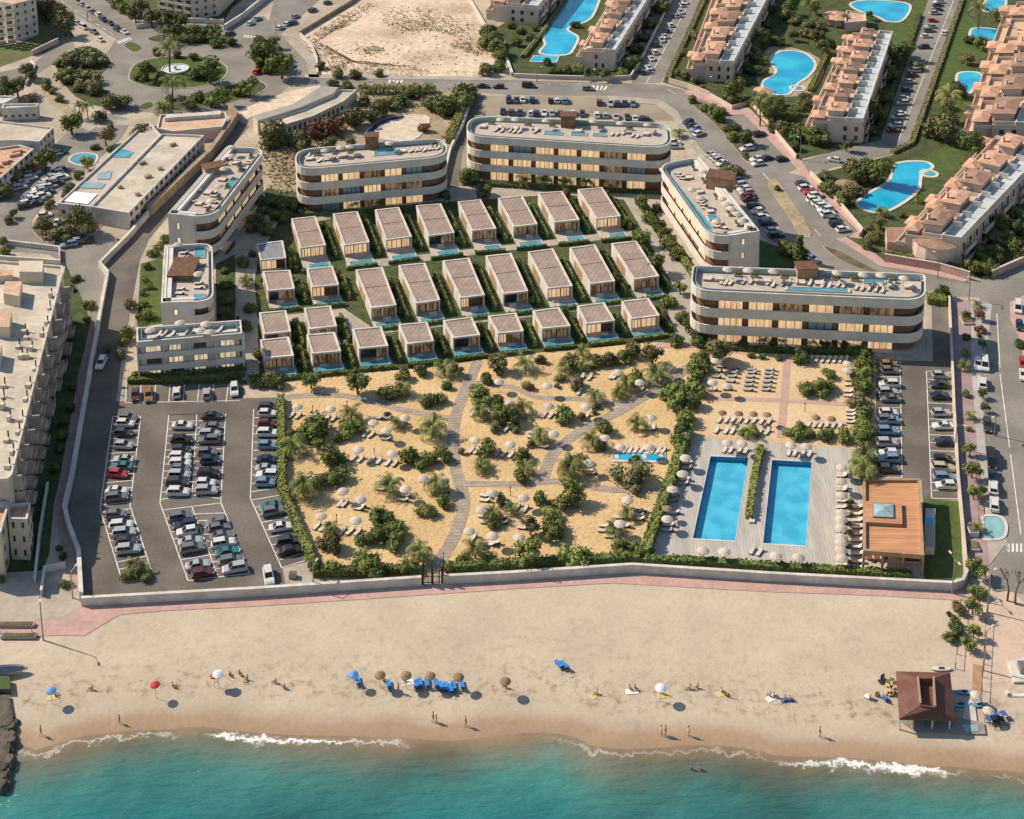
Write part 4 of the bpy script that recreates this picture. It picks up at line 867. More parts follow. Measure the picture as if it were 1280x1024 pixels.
b = MB(); w_ = [G(1156, 694), G(1168, 694), G(1168, 650), G(1156, 650)]; b.prism(w_, 0, 2.3, 0); b.obj('wall', WALLW, sv)
b = MB(); w_ = [V2(G(*p, 2.4)) for p in P('1155.5,683 1169,683 1168,655 1155.5,655')]; b.prism(w_, 2.3, 2.5, 0); b.obj('roof', waves(mk('slat_roof', (.42, .36, .32), None), math.pi/2, .9, .5, .2, (.2, .17, .15)), sv)
b = MB(); w_ = [V2(G(*p, 2.4)) for p in P('1156,655 1167.5,655 1167,648 1156,648')]; b.prism(w_, 2.3, 2.55, 0, 1); b.obj('tank', [WALLW, POOLA], sv)
# ---------------------------------------------------------------- beach restaurant
ze, zr = 2.3, 3.8; t5 = T(1070, 790, 6.095)
ev = [V2(G(*t5(*p), ze)) for p in ((330, 660), (755, 668), (718, 310), (305, 300))]; rd = [V2(G(*t5(*p), zr)) for p in ((490, 555), (605, 575), (592, 352), (470, 352))]
c0 = cen(ev); br = thing('beach_bar', 'beach bar with a reddish brown hipped roof and roof lantern, at the water\'s edge', 'beach bar', (c0.x, c0.y, 0))
RB = waves(mk('red_brown_roof', (.125, .058, .047), (.16, .078, .062), .5, .75, fine=.12, bsc=2), 0, .9, .4, .2, (.13, .055, .04))
b = MB()
for i in range(4):
    j = (i+1) % 4; b.face([(ev[i].x, ev[i].y, ze), (ev[j].x, ev[j].y, ze), (rd[j].x, rd[j].y, zr), (rd[i].x, rd[i].y, zr)], 0)
ou, _ = rpoly(ev, [.05]*4, 0, 2); b.ring(ou, rpoly(ev, [.05]*4, .2, 2)[0], ze-.25, ze, 1); b.obj('roof', [RB, WOODD], br)
b = MB(); b.prism([rd[0], rd[1], rd[2], rd[3]], zr-1.2, zr-.9, 0); wquad(b, rd[0], rd[3], zr-1.0, zr+.35, -.1, .25, 1); wquad(b, rd[2], rd[1], zr-1.0, zr+.35, -.1, .25, 1)
wquad(b, rd[3], rd[2], zr-1, zr+.1, 0, .2, 0); wquad(b, rd[0], rd[1], zr-1, zr+.1, 0, .2, 0); b.obj('roof_lantern', [RB, WALLB], br)
core, _ = rpoly(ev, [.05]*4, 1.6, 2); b = MB(); b.prism([V2(p) for p in (core[0]+Vector((3, 2, 0)), core[2]+Vector((0, 2, 0)), core[4], core[6])] if len(core) >= 8 else core, 0, ze-.2, 0); b.obj('wall', WOODD, br)
for p in (ev[0].lerp(ev[1], .03), ev[0].lerp(ev[1], .27), ev[0].lerp(ev[1], .62), ev[0].lerp(ev[1], .93)):
    b = MB(); b.cone(p.x, p.y+.5, -.3, .12, ze, .12, 6, 0); b.obj('post', WALLW, br)
b = MB(); b.prism([G(*p) for p in P('1126,897 1127,903 1146,917 1232,919 1230,905 1196,898')], -.35, .22, 0); b.obj('platform', mk('platform_boards', (.30, .27, .25), (.24, .22, .2), .6, .85, fine=.15), br)
# small garden structures
def gazebo(label, px, py, rad, h, roof, posts=6, name='gazebo'):
    p = G(px, py); t = thing(name, label, 'gazebo', (p.x, p.y, 0))
    b = MB(); b.cone(0, 0, h, rad, h+rad*.33, .05, 14, 0); b.cone(0, 0, h-.15, rad, h, rad, 14, 0); b.obj('roof', roof, t, local=True)
    for i in range(posts):
        a = 2*math.pi*i/posts; b = MB(); b.cone(rad*.85*math.cos(a), rad*.85*math.sin(a), 0, .15, h, .15, 6, 0); b.obj('post', PEACH, t, local=True)
    b = MB(); b.cone(0, 0, 0, rad*.6, h-.2, rad*.6, 10, 0); b.obj('hut', PEACH, t, local=True); return t
gazebo('round terracotta roofed hut beside the keyhole shaped pool', 953, 122, 2.9, 2.3, TERRA)
gazebo('round thatched gazebo left of the turquoise snake shaped pool', 1057, 240, 3.0, 2.2, CANS)
gazebo('large round terracotta pavilion beside the topmost wide pool', 1046, 30, 5.2, 3.0, TERRA, 10, 'round_pavilion')
b_, Q = block('pool_house', 'terracotta roofed pool house attached right of the large round pavilion', P('1056,28 1083,26 1082,16 1058,13'), 3.6, PEACH, PEACHF)
# ---------------------------------------------------------------- free-form pools
def fpool(label, s, t=None, cop=.9, m=POOLA, spa=None, k=4):
    pts = closed(P(s, t), k); w_ = [V2(p) for p in gl(pts)]
    if area(w_) < 0: w_ = w_[::-1]
    c0 = cen(w_); o = thing('swimming_pool', label, 'swimming pool', (c0.x, c0.y, 0), 0, 'garden pools of the apartment blocks')
    n = len(w_); ou = []
    for i in range(n):
        d = (w_[(i+1) % n]-w_[i-1]).normalized(); ou.append(w_[i]+Vector((d.y, -d.x, 0))*cop)
    b = MB(); b.ring(ou, w_, .0, .19, 0); b.obj('coping', COPE, o)
    b = MB(); flat_holes(b, w_, [], .13); b.obj('water', m, o)
    if spa:
        p = G(*(t(*spa[:2]) if t else spa[:2])); 
        A = [(p.x+spa[2]*math.cos(2*math.pi*i/16), p.y+spa[2]*math.sin(2*math.pi*i/16)) for i in range(16)]; B = [(p.x+(spa[2]-.8)*math.cos(2*math.pi*i/16), p.y+(spa[2]-.8)*math.sin(2*math.pi*i/16)) for i in range(16)]
        b = MB(); b.ring([V2(q) for q in A], [V2(q) for q in B], .0, .24, 0); b.flat(B, .18, 1); b.obj('spa_basin', [COPE, POOLT], o)
    return o
fpool('long blue pool narrowing upward between two terracotta apartment blocks', '757,-30 748,0 736,24 711,34 709,39 721,47 716,60 709,68 690,69 676,66 683,56 681,46 690,25 703,5 715,-30')
fpool('small rectangular paddling pool at the foot of the long blue pool', '668,70.5 698,71.5 695,78 663,77', cop=.6, m=POOLA, k=1)
fpool('keyhole shaped deep blue pool, its upper half in shade, in the middle garden', '480,415 560,440 615,490 620,545 560,620 490,665 440,725 400,757 300,752 232,705 222,660 310,605 330,560 292,510 300,450 380,415', T(920, 0, 6.4), spa=(490, 710, 2.6))
fpool('wide turquoise pool at the top edge beside the round pavilion', '1064,6 1085,1 1130,4 1136,12 1126,26 1110,27 1098,21 1080,16')
tp = T(1080, 0, 6.4)
fpool('topmost of the three small pools near the right edge', '985,8 1100,5 1128,18 1092,88 965,90', tp)
fpool('middle one of the three small pools near the right edge, square', '882,232 1060,240 1072,256 1032,328 872,310', tp)
fpool('kidney shaped lowest of the three small pools near the right edge', '765,592 900,585 943,620 928,658 870,700 840,742 790,740 757,680', tp)
fpool('large snake shaped turquoise pool above the pink garden wall', '250,565 330,535 480,533 535,560 520,585 455,618 437,675 430,730 380,795 300,855 190,915 100,932 0,905 -40,880 -25,840 30,795 160,722 222,670', T(1080, 120, 6.4), spa=(520, 625, 2.6))
p = G(219, 88); ft = thing('fountain', 'round white fountain basin in the middle of the roundabout', 'fountain', (p.x, p.y, 0))
A = [(4.4*math.cos(2*math.pi*i/24), 4.4*math.sin(2*math.pi*i/24)) for i in range(24)]; B = [(x*.92, y*.92) for x, y in A]
b = MB(); b.ring([V2(q) for q in A], [V2(q) for q in B], .15, .7, 0); b.obj('basin', WALLW, ft, local=True); b = MB(); b.flat(B, .45); b.obj('water', mk('fountain_water', (.45, .62, .64), (.7, .75, .75), .5, .1), ft, local=True)
b = MB(); b.cone(0, 0, .3, .6, 1.5, .25, 8, 0); b.cone(0, 0, 1.5, .9, 1.7, .8, 10, 0); b.obj('spout', WALLW, ft, local=True)
# turquoise splash basin by the zebra crossing and the dry garden's white curved basin
fp2 = fpool('turquoise splash basin beside the zebra crossing on the right', '1231,647 1237,646.5 1246,646.5 1253,650 1256,658 1255,668 1250,673 1240,674 1232,674 1231,670 1230.5,655', cop=.5, m=mk('pale_basin_water', (.19, .37, .40), (.27, .46, .48), .5, .12)); fp2['group'] = 'street basins'
fp3 = fpool('curved white empty basin with a blue edge in the dry garden behind the hotel', '460,166 480,154 505,146 534,148 520,172 490,175', cop=.8, m=mk('basin_floor', (.62, .55, .43), (.5, .44, .33), .5, .9)); fp3['group'] = 'street basins'
b = MB(); strip(b, [G(*p) for p in smooth(P('461,167 472,157 488,150 505,146.5'), 4)], 1.6, .2); b.obj('blue_edge', mk('navy_wall', (.04, .055, .14), None), fp3)
fp4 = fpool('turquoise courtyard pool beside the small top left car park', '88,202 97,193 120,195 112,208', cop=.6, m=POOLT); fp4['group'] = 'street basins'
# children's pool in the sand garden
kp = fpool('narrow children\'s pool with blue stripes among parasols on the sand garden', '767,567 832,569 831,577 766,575.5', cop=.6, m=POOLA, k=1); kp['group'] = 'street basins'
for u in (.06, .42, .60, .93):
    p = G(lerp((767, 571.5), (831, 573), u)[0], 572); b = MB(); b.box(p.x, p.y, .1, .8, 1.3, .12, 0, 0); b.obj('white_step', COPE, kp)
# ================================================================ PLANTS, HEDGES, WALLS
nr = np.random.default_rng(5)
def leaves(mb, c, rad, n, size, sq=(1, 1, .85), up=.25, shell=.62):
    c = np.array(c); d = nr.normal(size=(n, 3)); d /= np.linalg.norm(d, axis=1)[:, None]
    rr = rad*(shell+(1.12-shell)*nr.random(n)**.6)
    p = c+d*rr[:, None]*np.array(sq)
    nn = d+nr.normal(size=(n, 3))*.65+np.array([0, 0, up]); nn /= np.linalg.norm(nn, axis=1)[:, None]
    a = np.cross(nn, nr.normal(size=(n, 3))); a /= np.linalg.norm(a, axis=1)[:, None]; b = np.cross(nn, a)
    s = size*(.6+.8*nr.random(n))
    for i in range(n):
        if p[i][2] < .02: p[i][2] = .02+nr.random()*.1
        u, v = a[i]*s[i], b[i]*s[i]*.62
        mb.face([p[i]-u-v*.4, p[i]-v, p[i]+u-v*.2, p[i]+u*.6+v, p[i]-u*.5+v], 0)
def core(mb, c, rad, sq=(1, 1, .8)):
    n = 7; rings = []
    for k in range(1, 5):
        th = math.pi*k/5; rings.append([(c[0]+rad*sq[0]*math.sin(th)*math.cos(2*math.pi*i/n+k)*nr.uniform(.8, 1.1), c[1]+rad*sq[1]*math.sin(th)*math.sin(2*math.pi*i/n+k)*nr.uniform(.8, 1.1), max(.01, c[2]-rad*sq[2]*math.cos(th))) for i in range(n)])
    mb.loft(rings, 0)
def bush_mesh(name, mat, nc, spread, r0, r1, nl, size, zc=.55):
    mb = MB()
    for k in range(nc):
        a = nr.random()*6.28; d = spread*math.sqrt(nr.random()) if k else 0; r = nr.uniform(r0, r1)
        c = (d*math.cos(a), d*math.sin(a), r*.72+nr.uniform(0, zc)*(1-d))
        core(mb, c, r*.74); leaves(mb, c, r, int(nl*r*r/(.45*.45)), size)
    return mb.mesh(name, mat)
SHRUB = {m: [bush_mesh('shrub_foliage', mt, 6, .55, .36, .56, 105, .085) for _ in range(3)] for m, mt in (('g', LEAF), ('d', LEAFD), ('o', LEAFO), ('r', LEAFR))}
BIG = {m: [bush_mesh('bush_foliage', mt, 11, .72, .26, .46, 105, .060) for _ in range(3)] for m, mt in (('g', LEAF), ('d', LEAFD), ('o', LEAFO), ('r', LEAFR))}
def crown_mesh(mat):
    mb = MB()
    for k in range(9):
        a = nr.random()*6.28; d = .62*math.sqrt(nr.random()); r = nr.uniform(.26, .46); c = (d*math.cos(a), d*math.sin(a), .72+nr.uniform(0, .75)*(1-.6*d))
        core(mb, c, r*.66); leaves(mb, c, r, int(100*r*r/.16), .075)
    return mb.mesh('crown', mat)
CROWN = {m: [crown_mesh(mt) for _ in range(3)] for m, mt in (('g', LEAF), ('d', LEAFD), ('o', LEAFO), ('r', LEAFR))}
def trunk_mesh(palm=False):
    mb = MB()
    if palm:
        z = 0; x = 0
        for k in range(5): mb.cone(x, 0, k*.2, .07-.004*k, (k+1)*.2, .062-.004*k, 6, 0, ax=.012*k); x += .012*k
    else:
        mb.cone(0, 0, 0, .085, .55, .055, 7, 0)
        for a in (0, 2.1, 4.2): mb.tube((0, 0, .5), (.3*math.cos(a), .3*math.sin(a), .95), .045, .02, 5)
    return mb.mesh('trunk', BARK)
TRUNK, PTRUNK = trunk_mesh(), trunk_mesh(True)
def palm_mesh(nf, droop, mat=PALM):      # crown of unit radius around the origin
    mb = MB()
    for k in range(nf):
        az = 2*math.pi*k/nf*1.0+nr.uniform(-.25, .25)+(k % 3); el = nr.uniform(.05, 1.15); L = nr.uniform(.85, 1.08); seg = 7
        d = Vector((math.cos(az), math.sin(az), 0)); s = Vector((-d.y, d.x, 0)); pos = Vector((0, 0, 0)); e = el; pts = [pos.copy()]
        for j in range(seg):
            pos = pos+(d*math.cos(e)+Vector((0, 0, 1))*math.sin(e))*(L/seg); e -= droop*(.10+.07*j); pts.append(pos.copy())
        for j in range(1, len(pts)):
            a, b = pts[j-1], pts[j]; t = j/seg; wd = .20*math.sin(min(1, t*1.25+.15)*math.pi*.8)+.03
            tip = (b-a)*.9
            for sg in (1, -1):
                for h in (0, .5):
                    r0 = a.lerp(b, h); r1 = a.lerp(b, h+.34); tp = r0+s*sg*wd+tip*.8-Vector((0, 0, wd*.55))
                    mb.face([r0, r1, tp+(r1-r0)*.35, tp], 0)
    return mb.mesh('crown', mat)
PCROWN = [palm_mesh(20, 1.25), palm_mesh(18, 1.0), palm_mesh(24, 1.45)]
CYP = None
def cyp_mesh():
    mb = MB()
    for k in range(7):
        z = k/7; r = .30*(1-z*.75); core(mb, (0, 0, z*1.9+.25), r*.8, (1, 1, 1.2)); leaves(mb, (0, 0, z*1.9+.25), r, 70, .06, (1, 1, 1.3), .5)
    return mb.mesh('crown', LEAFD)
CYP = cyp_mesh()
LOOK = {('s', 'g'): 'round green shrub', ('s', 'd'): 'dark green shrub', ('s', 'o'): 'olive green shrub', ('s', 'r'): 'russet shrub', ('b', 'g'): 'wide green bush clump', ('b', 'd'): 'wide dark bush clump', ('b', 'o'): 'wide olive bush clump', ('b', 'r'): 'wide russet bush clump', ('t', 'g'): 'green tree', ('t', 'd'): 'dark green tree', ('t', 'o'): 'olive green tree', ('t', 'r'): 'russet tree', ('p', 'g'): 'low palm', ('P', 'g'): 'tall palm', ('c', 'd'): 'dark cypress'}
NPL = [0]
def plant(kind, tone, px, py, d, label, group):
    NPL[0] += 1
    f = {'s': .30, 'b': .28, 't': .62, 'p': .42, 'P': 1.15, 'c': .7}[kind]
    by = py+f*d; p = G(px, by); D = d/S(by); rz = rnd.uniform(0, 6.28); r = D/2*(1.45 if kind in 'pP' else 1.28)
    if kind in 'sb':
        me = rnd.choice((SHRUB if kind == 's' else BIG)[tone]); nm_ = 'bush' if kind == 'b' else ('dry_shrub' if tone == 'o' else 'shrub'); o = inst(nm_, me, None, p, rz, (r*1.08, r*1.08, r*rnd.uniform(.85, 1.15)))
        tag(o, label, nm_.replace('_', ' '), group)
    elif kind == 't':
        t = thing('tree', label, 'tree', p, rz, group); inst('trunk', TRUNK, t, (0, 0, 0), 0, (r*1.1, r*1.1, r*1.25)); inst('crown', rnd.choice(CROWN[tone]), t, (0, 0, 0), 0, (r*1.1, r*1.1, r*1.1))
    elif kind == 'c':
        t = thing('cypress', label, 'tree', p, rz, group); inst('trunk', TRUNK, t, (0, 0, 0), 0, r*.8); inst('crown', CYP, t, (0, 0, .1), 0, (r*3, r*3, r*1.9))
    else:
        h = D*(.42 if kind == 'p' else 1.3); t = thing('palm_tree', label, 'palm tree', p, rz, group)
        inst('trunk', PTRUNK, t, (0, 0, 0), 0, (r*.9, r*.9, h)); inst('crown', rnd.choice(PCROWN), t, (.03*h, 0, h*.97), rnd.uniform(0, 6), r*1.12)
def grove(zone, group, items, t, k=1.0):
    """items: 'kind tone x,y,d' in tile pixels; the labels count the like plants of a zone from left to right"""
    L = []
    for s in items.split():
        kt, c = s[:2], s[2:]; x, y, d = (float(q) for q in c.split(',')); kt = (kt[0], kt[1])
        if group == 'planting of the sand garden' and kt[0] == 's' and len(L) % 4 == 1 and d < 140: kt = ('p', 'g'); d = max(d, 100)*1.25
        X, Y = t(x, y); L.append((kt, X, Y, d/k))
    by = {}
    for it in sorted(L, key=lambda a: a[1]): by.setdefault(it[0], []).append(it)
    for kt, lst in by.items():
        for i, (_, X, Y, d) in enumerate(lst):
            n = len(lst); look = LOOK[kt]
            lab = '%s %s' % (look, zone) if n == 1 else '%s %s from the left %s' % (ORD[i], look, zone)
            plant(kt[0], kt[1], X, Y, d, lab, group)
k6 = 6.737
grove('on the sand below the left villas', 'planting of the sand garden', 'sd50,330,120 tg330,290,140 tg720,300,190 sg1110,250,120 bd970,380,200 sd1100,360,120 sg1270,480,80 pg670,570,180 bg660,690,190 bd310,690,300 sd160,790,140 sg400,810,120 sd560,785,100 pg190,840,200 sg505,960,210 sg1170,950,170 so965,595,60 so1060,650,80', T(340, 430, k6), k6)
grove('around the main boardwalk\'s upper end', 'planting of the sand garden', 'sd30,220,110 sg240,200,130 to350,200,100 sd250,350,90 bd210,440,130 sd95,480,140 pg140,680,230 bg200,920,170 sg60,980,150 to690,140,150 so690,230,80 sd600,300,110 sg510,370,100 bg550,420,190 pg540,560,150 sd700,480,120 bd760,590,240 sg890,520,130 pg920,150,170 so940,350,100 so1050,130,90 sg1250,180,110 sg1210,280,100 sg600,870,150 sg890,930,160 pg560,985,120 so385,905,60 pg1050,760,160 so965,840,70 bd1240,600,190 so670,700,100 sd840,710,80 so1185,355,50', T(520, 430, k6), k6)
grove('on the sand below the right villas', 'planting of the sand garden', 'so70,230,150 sd190,120,100 sg300,210,130 so410,200,120 bg520,180,150 so620,130,150 to780,140,170 pg820,300,230 pg560,390,170 sg490,470,100 sd660,350,130 pg190,240,120 so150,400,130 sg300,500,120 so300,590,70 so295,640,50 so185,680,70 sg380,780,140 pg270,850,180 so340,920,110 pg650,720,160 bg950,500,250 sd970,30,100 sd1150,40,90', T(700, 420, k6), k6)
grove('between sand garden and plaza', 'leafy belt bushes', 'sd1160,260,160 sg1130,430,180 sd1100,560,160 sg1070,680,160 sd1040,790,160 sg1010,900,160 sd1180,180,130 sg1150,340,150', T(700, 420, k6), k6)
grove('on the sand along the car park hedge', 'planting of the sand garden', 'pg200,200,250 bd440,110,230 so340,180,130 pg920,190,210 bd860,470,200 bg980,570,180 bd830,620,190 sg720,660,140 sg960,680,170 sd700,790,110 bg760,890,260 sg640,900,130 sg440,900,160 sd300,880,140 pg420,560,130 so430,700,180 pg1180,760,210 sg1080,870,120 so340,700,100', T(350, 575, k6), k6)
grove('around the main boardwalk\'s lower end', 'planting of the sand garden', 'pg170,190,200 bg90,420,160 sg220,360,120 pg550,50,130 sg870,130,130 so930,50,120 so720,330,100 pg640,440,170 sd660,540,90 sg1040,340,140 bg1120,440,160 to960,540,140 bd1150,580,220 pg500,740,210 sd400,840,110 sg600,820,140 tg950,770,220 so800,400,80', T(520, 575, k6), k6)
grove('on sand beside the pool deck hedge', 'planting of the sand garden', 'pg220,140,230 so310,80,100 bo760,210,310 sd770,110,100 tg260,340,190 sg150,450,150 so260,430,140 pg700,530,140 pg590,660,150 bd660,820,200 pg800,830,130 sd890,890,90 bg250,880,260', T(680, 560, k6), k6)
k5 = 5.333
grove('in the plaza beds above the lap pools', 'planting of the plaza', 'bg860,340,150 bg930,330,130 sg780,350,100 sg940,240,90 to190,70,150 sd420,130,45 sd495,140,45 sd600,140,50 sd740,130,110 bg700,630,130 bd760,610,100 sd820,650,80 sd890,660,90 sg940,640,80 sg1040,660,120 pg410,630,100 so355,650,60 so450,640,60', T(860, 420, k5), k5)
grove('between plaza and right car park', 'tall leafy strip by the right car park', 'bd1160,120,140 sg1130,90,110 bg1165,260,150 sd1150,340,140 bo1140,430,150 sg1170,500,140 bg1160,590,150 sd1175,660,140 sg1185,190,120 pg1180,770,160 pg1150,860,160 Pg1172,880,150 sd1190,830,120 sg1180,920,110', T(860, 420, k5), k5)
grove('against the long hotel above the plaza', 'palms at the hotel foot', 'pg620,20,90 pg820,30,90 pg960,40,90 pg500,20,90 sd360,50,70 sd560,50,60 sd900,55,70 sd1040,60,80 so1080,30,80', T(860, 420, k5), k5)
# villa gardens: shrubs in every gap between two neighbours
cnt = 0
GARDEN = []
for rown, row in ROWS.items():
    for i, v in enumerate(row):
        L = (v['BL']-v['FL']).length
        for k in range(3 if L > 10 else 2):
            s = rnd.uniform(.0, 1.1); p = v['FR'].lerp(v['BR'], s)+v['ax']*rnd.uniform(.9, 1.7); d = rnd.uniform(1.1, 2.0)
            GARDEN.append((rown, i, p, d))
for rown, row in ROWS.items():
    for i, v in enumerate(row):
        mine = [g for g in GARDEN if g[0] == rown and g[1] == i]
        for k, (_, _, p, d) in enumerate(sorted(mine, key=lambda g: -g[2].y)):
            tone = rnd.choice('ggddo'); kind = rnd.choice('ssb'); me = rnd.choice((SHRUB if kind == 's' else BIG)[tone])
            rl = {'back': 'in the back row', 'middle': 'in the middle row', 'west': 'of the west cluster', 'front': 'in the front row'}[rown]
            o = inst('garden_plant', me, None, (p.x, p.y, 0), rnd.uniform(0, 6), (d, d, d*rnd.uniform(.8, 1.5))); tag(o, 'garden plant right of villa %s %s, %s from its rear' % (ORD[i].replace('first', 'one').replace('second', 'two').replace('third', 'three').replace('fourth', 'four').replace('fifth', 'five').replace('sixth', 'six').replace('seventh', 'seven').replace('eighth', 'eight').replace('ninth', 'nine'), rl, ORD[k]), 'garden plant', 'villa garden plants')
def hedge(label, pts, wd, h, mat=LEAFD, dens=9, px=True, group='clipped hedges', size=.2, z0=0):
    w_ = [V2(G(*p)) if px else V2(p) for p in pts]; c0 = cen(w_); mb = MB()
    for a, b in zip(w_[:-1], w_[1:]):
        L = (b-a).length; d = (b-a).normalized(); n = Vector((-d.y, d.x, 0))
        mb.prism([a-n*wd*.42, b-n*wd*.42, b+n*wd*.42, a+n*wd*.42], z0, z0+h*.92, 0)
        for _ in range(int(L*(wd+2*h)*dens)):
            t = rnd.random()*L; q = rnd.random()*(wd+2*h)
            if q < h: u, z, nn = -wd/2, q, -n
            elif q < h+wd: u, z, nn = q-h-wd/2, h, Vector((0, 0, 1))
            else: u, z, nn = wd/2, q-h-wd, n
            p = a+d*t+n*(u+rnd.gauss(0, .05))+Vector((0, 0, z0+z+rnd.gauss(0, .07)))
            nn = (nn+Vector((rnd.gauss(0, .5), rnd.gauss(0, .5), rnd.gauss(.2, .4)))).normalized(); e = nn.orthogonal().normalized()*size*rnd.uniform(.7, 1.4); f = nn.cross(e)*.7
            mb.face([p-e-f, p+e-f*.6, p+e*.7+f, p-e*.6+f], 0)
    o = mb.obj('hedge', mat, origin=(c0.x, c0.y, 0)); return tag(o, label, 'hedge', group)
hedge('green hedge between the left car park and the sand garden', P('351,500 353,617 374,668 392,710'), 1.4, 1.5, LEAF)
hedge('dark hedge behind the white beach wall, left of the black gate', P('392,719 460,719 524,714'), 1.4, 1.3)
hedge('dark hedge behind the white beach wall, from gate to deck corner', P('556,714 640,709 720,704 800,701'), 1.4, 1.3)
hedge('dark hedge along the lower edge of the pool deck', P('806,703 880,706 960,712 1075,719 1140,723'), 1.4, 1.2)
hedge('tall green hedge between the sand garden and the pool deck', P('861,540 850,570 836,612 822,650 806,698'), 1.7, 2.0, LEAF)
hedge('low hedge at the foot of the long hotel above the plaza', P('872,434 960,440 1090,444'), 1.3, 1.0)
hedge('low hedge at the foot of the longest back hotel', P('590,231 700,238 840,243'), 1.3, 1.0)
hedge('low hedge at the foot of the hotel behind the first villas', P('376,270 460,266 558,257'), 1.3, 1.0)
hedge('upper hedge before the low hotel block', P('165,472 240,469 308,462'), 1.4, 1.1)
hedge('lower hedge beside the small parking row', P('160,478 240,476 306,470'), 1.3, 1.0)
hedge('hedge strip along the lane at the diagonal hotel facing the villas', P('797,252 820,285 848,318 868,347'), 1.6, 1.3, LEAF)
hedge('tall hedge on the boundary wall of the dry garden', P('588,116 575,148 562,180'), 2.4, 2.2, LEAF)
hedge('clipped hedge on the corner lawn next to the long hotel', P('1158,377 1182,379'), 3.0, 1.6, LEAF)
hedge('planted divider hedge between the two lap pools', P('951,562 946,585 941,610 936,650'), 1.2, 1.2, LEAF)
hedge('verge hedge along the street of parked cars on the right', P('1203,0 1170,95 1140,180 1115,192'), 1.5, .9, LEAFO, 6)
hedge('verge hedge along the tree lined street', P('883,-5 862,40 838,90 836,100'), 1.5, .9, LEAFO, 6)
hedge('hedge beside the long pool\'s garden wall', P('655,72 680,40 708,0'), 1.2, 1.0, LEAF, 6)
hedge('dark hedge above the pink garden wall', P('1108,320 1150,329 1205,341'), 1.8, 1.5, LEAFD, 6)
hedge('hedge left of the keyhole pool\'s apartment block', P('1012,115 1035,65'), 1.5, 1.2, LEAF, 6)
hedge('garden hedge right of the middle apartment block', P('1100,160 1150,20'), 1.5, 1.0, LEAFD, 6)
for rown, row in ROWS.items():
    rl = {'back': 'in the back row', 'middle': 'in the middle row', 'west': 'in the west cluster', 'front': 'in the front row'}[rown]
    for i, v in enumerate(row):
        a = v['FR']+v['ax']*2.1+v['ay']*1.5; b = v['BR']+v['ax']*2.1
        hedge('boundary hedge right of the villa %s from the left %s' % (ORD[i], rl), [a, b], .8, 1.3, rnd.choice((LEAF, LEAFD)), 7, False, 'villa boundary hedges')
        e = v['ay']*(v['e']+.5); hedge('dark hedge before the pool of the villa %s from the left %s' % (ORD[i], rl), [v['FL']+e-v['ax']*.6, v['FR']+e+v['ax']*.8], .8, .8, LEAFD, 7, False, 'villa pool hedges')
# planting around the roundabout and the top left
grove('on the bank left of the roundabout', 'planting around the roundabout', 'bo340,300,120 bo420,270,140 bo470,290,120 bo350,370,130 bo430,380,140 so480,440,90 so560,520,100 so620,520,80 so400,440,70', T(0, 0, 4), 4)
grove('on the roundabout island', 'planting around the roundabout', 'td740,350,90 sd700,385,60 Pg850,240,110 Pg865,420,110 so960,285,50 td1050,340,130 sd1010,370,90 so810,390,60 so890,275,50 so780,260,50', T(0, 0, 4), 4)
grove('on the green verge below the roundabout', 'planting around the roundabout', 'so845,490,45 so905,490,45 sg1000,490,65 tg1120,470,90 sg1190,460,70 tg1250,430,90 pg820,530,90 so940,520,70 sg1060,510,80', T(0, 0, 4), 4)
grove('on the green verge above the roundabout', 'planting around the roundabout', 'Pg820,150,60 to870,150,80 to970,150,70 tg1030,155,70 tg1085,160,70 sd1150,210,60 so940,200,60 sd1080,215,60 sd1000,190,60', T(0, 0, 4), 4)
grove('before the cream flats behind the roundabout', 'planting around the roundabout', 'to760,85,90 to840,90,80 tg900,95,80 to680,60,90 sg620,40,80 so590,15,70 to700,30,80', T(0, 0, 4), 4)
grove('in the top left corner gardens', 'planting of the top left corner', 'bo260,60,120 bo310,80,110 to230,30,100 to330,120,100 so280,40,90 td170,380,50 to130,350,70 so235,420,70 so300,495,50 so265,460,40 tg360,610,100 Pg440,530,60 Pg400,525,60 so500,590,70 tr530,680,80 to40,440,100 to90,430,90 sr160,490,60 so20,410,70', T(0, 0, 4), 4)
grove('beside the small top left car park', 'planting of the top left corner', 'tg230,790,100 so60,880,90 so100,870,70 sr170,850,60 so20,960,90 sd475,735,40 sd555,745,40 so400,880,50 tg440,810,60 so350,940,70 so700,670,90 so760,670,80', T(0, 0, 4), 4)
grove('on the wooded island at the left', 'trees of the wooded island', 'to760,420,260 tg870,470,200 bo600,580,220 to420,490,170 bo700,560,170 so520,280,100 sg470,300,80 so700,110,70 so640,210,70', T(0, 220, 8), 8)
grove('at the left edge below the small car park', 'planting of the top left corner', 'to140,370,90 so80,440,100 td30,650,90 sd50,760,100 so1180,640,30', T(0, 220, 8), 8)
grove('on the island by the roundabout exit', 'planting around the roundabout', 'td40,260,130 bd90,300,110 tg130,320,120 td30,220,90 to90,205,60 sg60,350,60 so20,330,60', T(320, 0, 4), 4)
grove('along the edge of the empty sandy lot', 'planting along the top road', 'sd420,370,60 sd500,370,60 so620,365,50 sd380,415,60 sd450,425,60 bd1180,200,120 sd1150,160,80 bd1230,260,100 so1150,355,70 sd1210,330,70 so330,330,50', T(320, 0, 4), 4)
grove('in the row along the top road', 'palm row along the top road', ' '.join('pg%d,%d,62' % (535+i*42, 436+(i % 2)*6) for i in range(9)), T(320, 0, 4), 4)
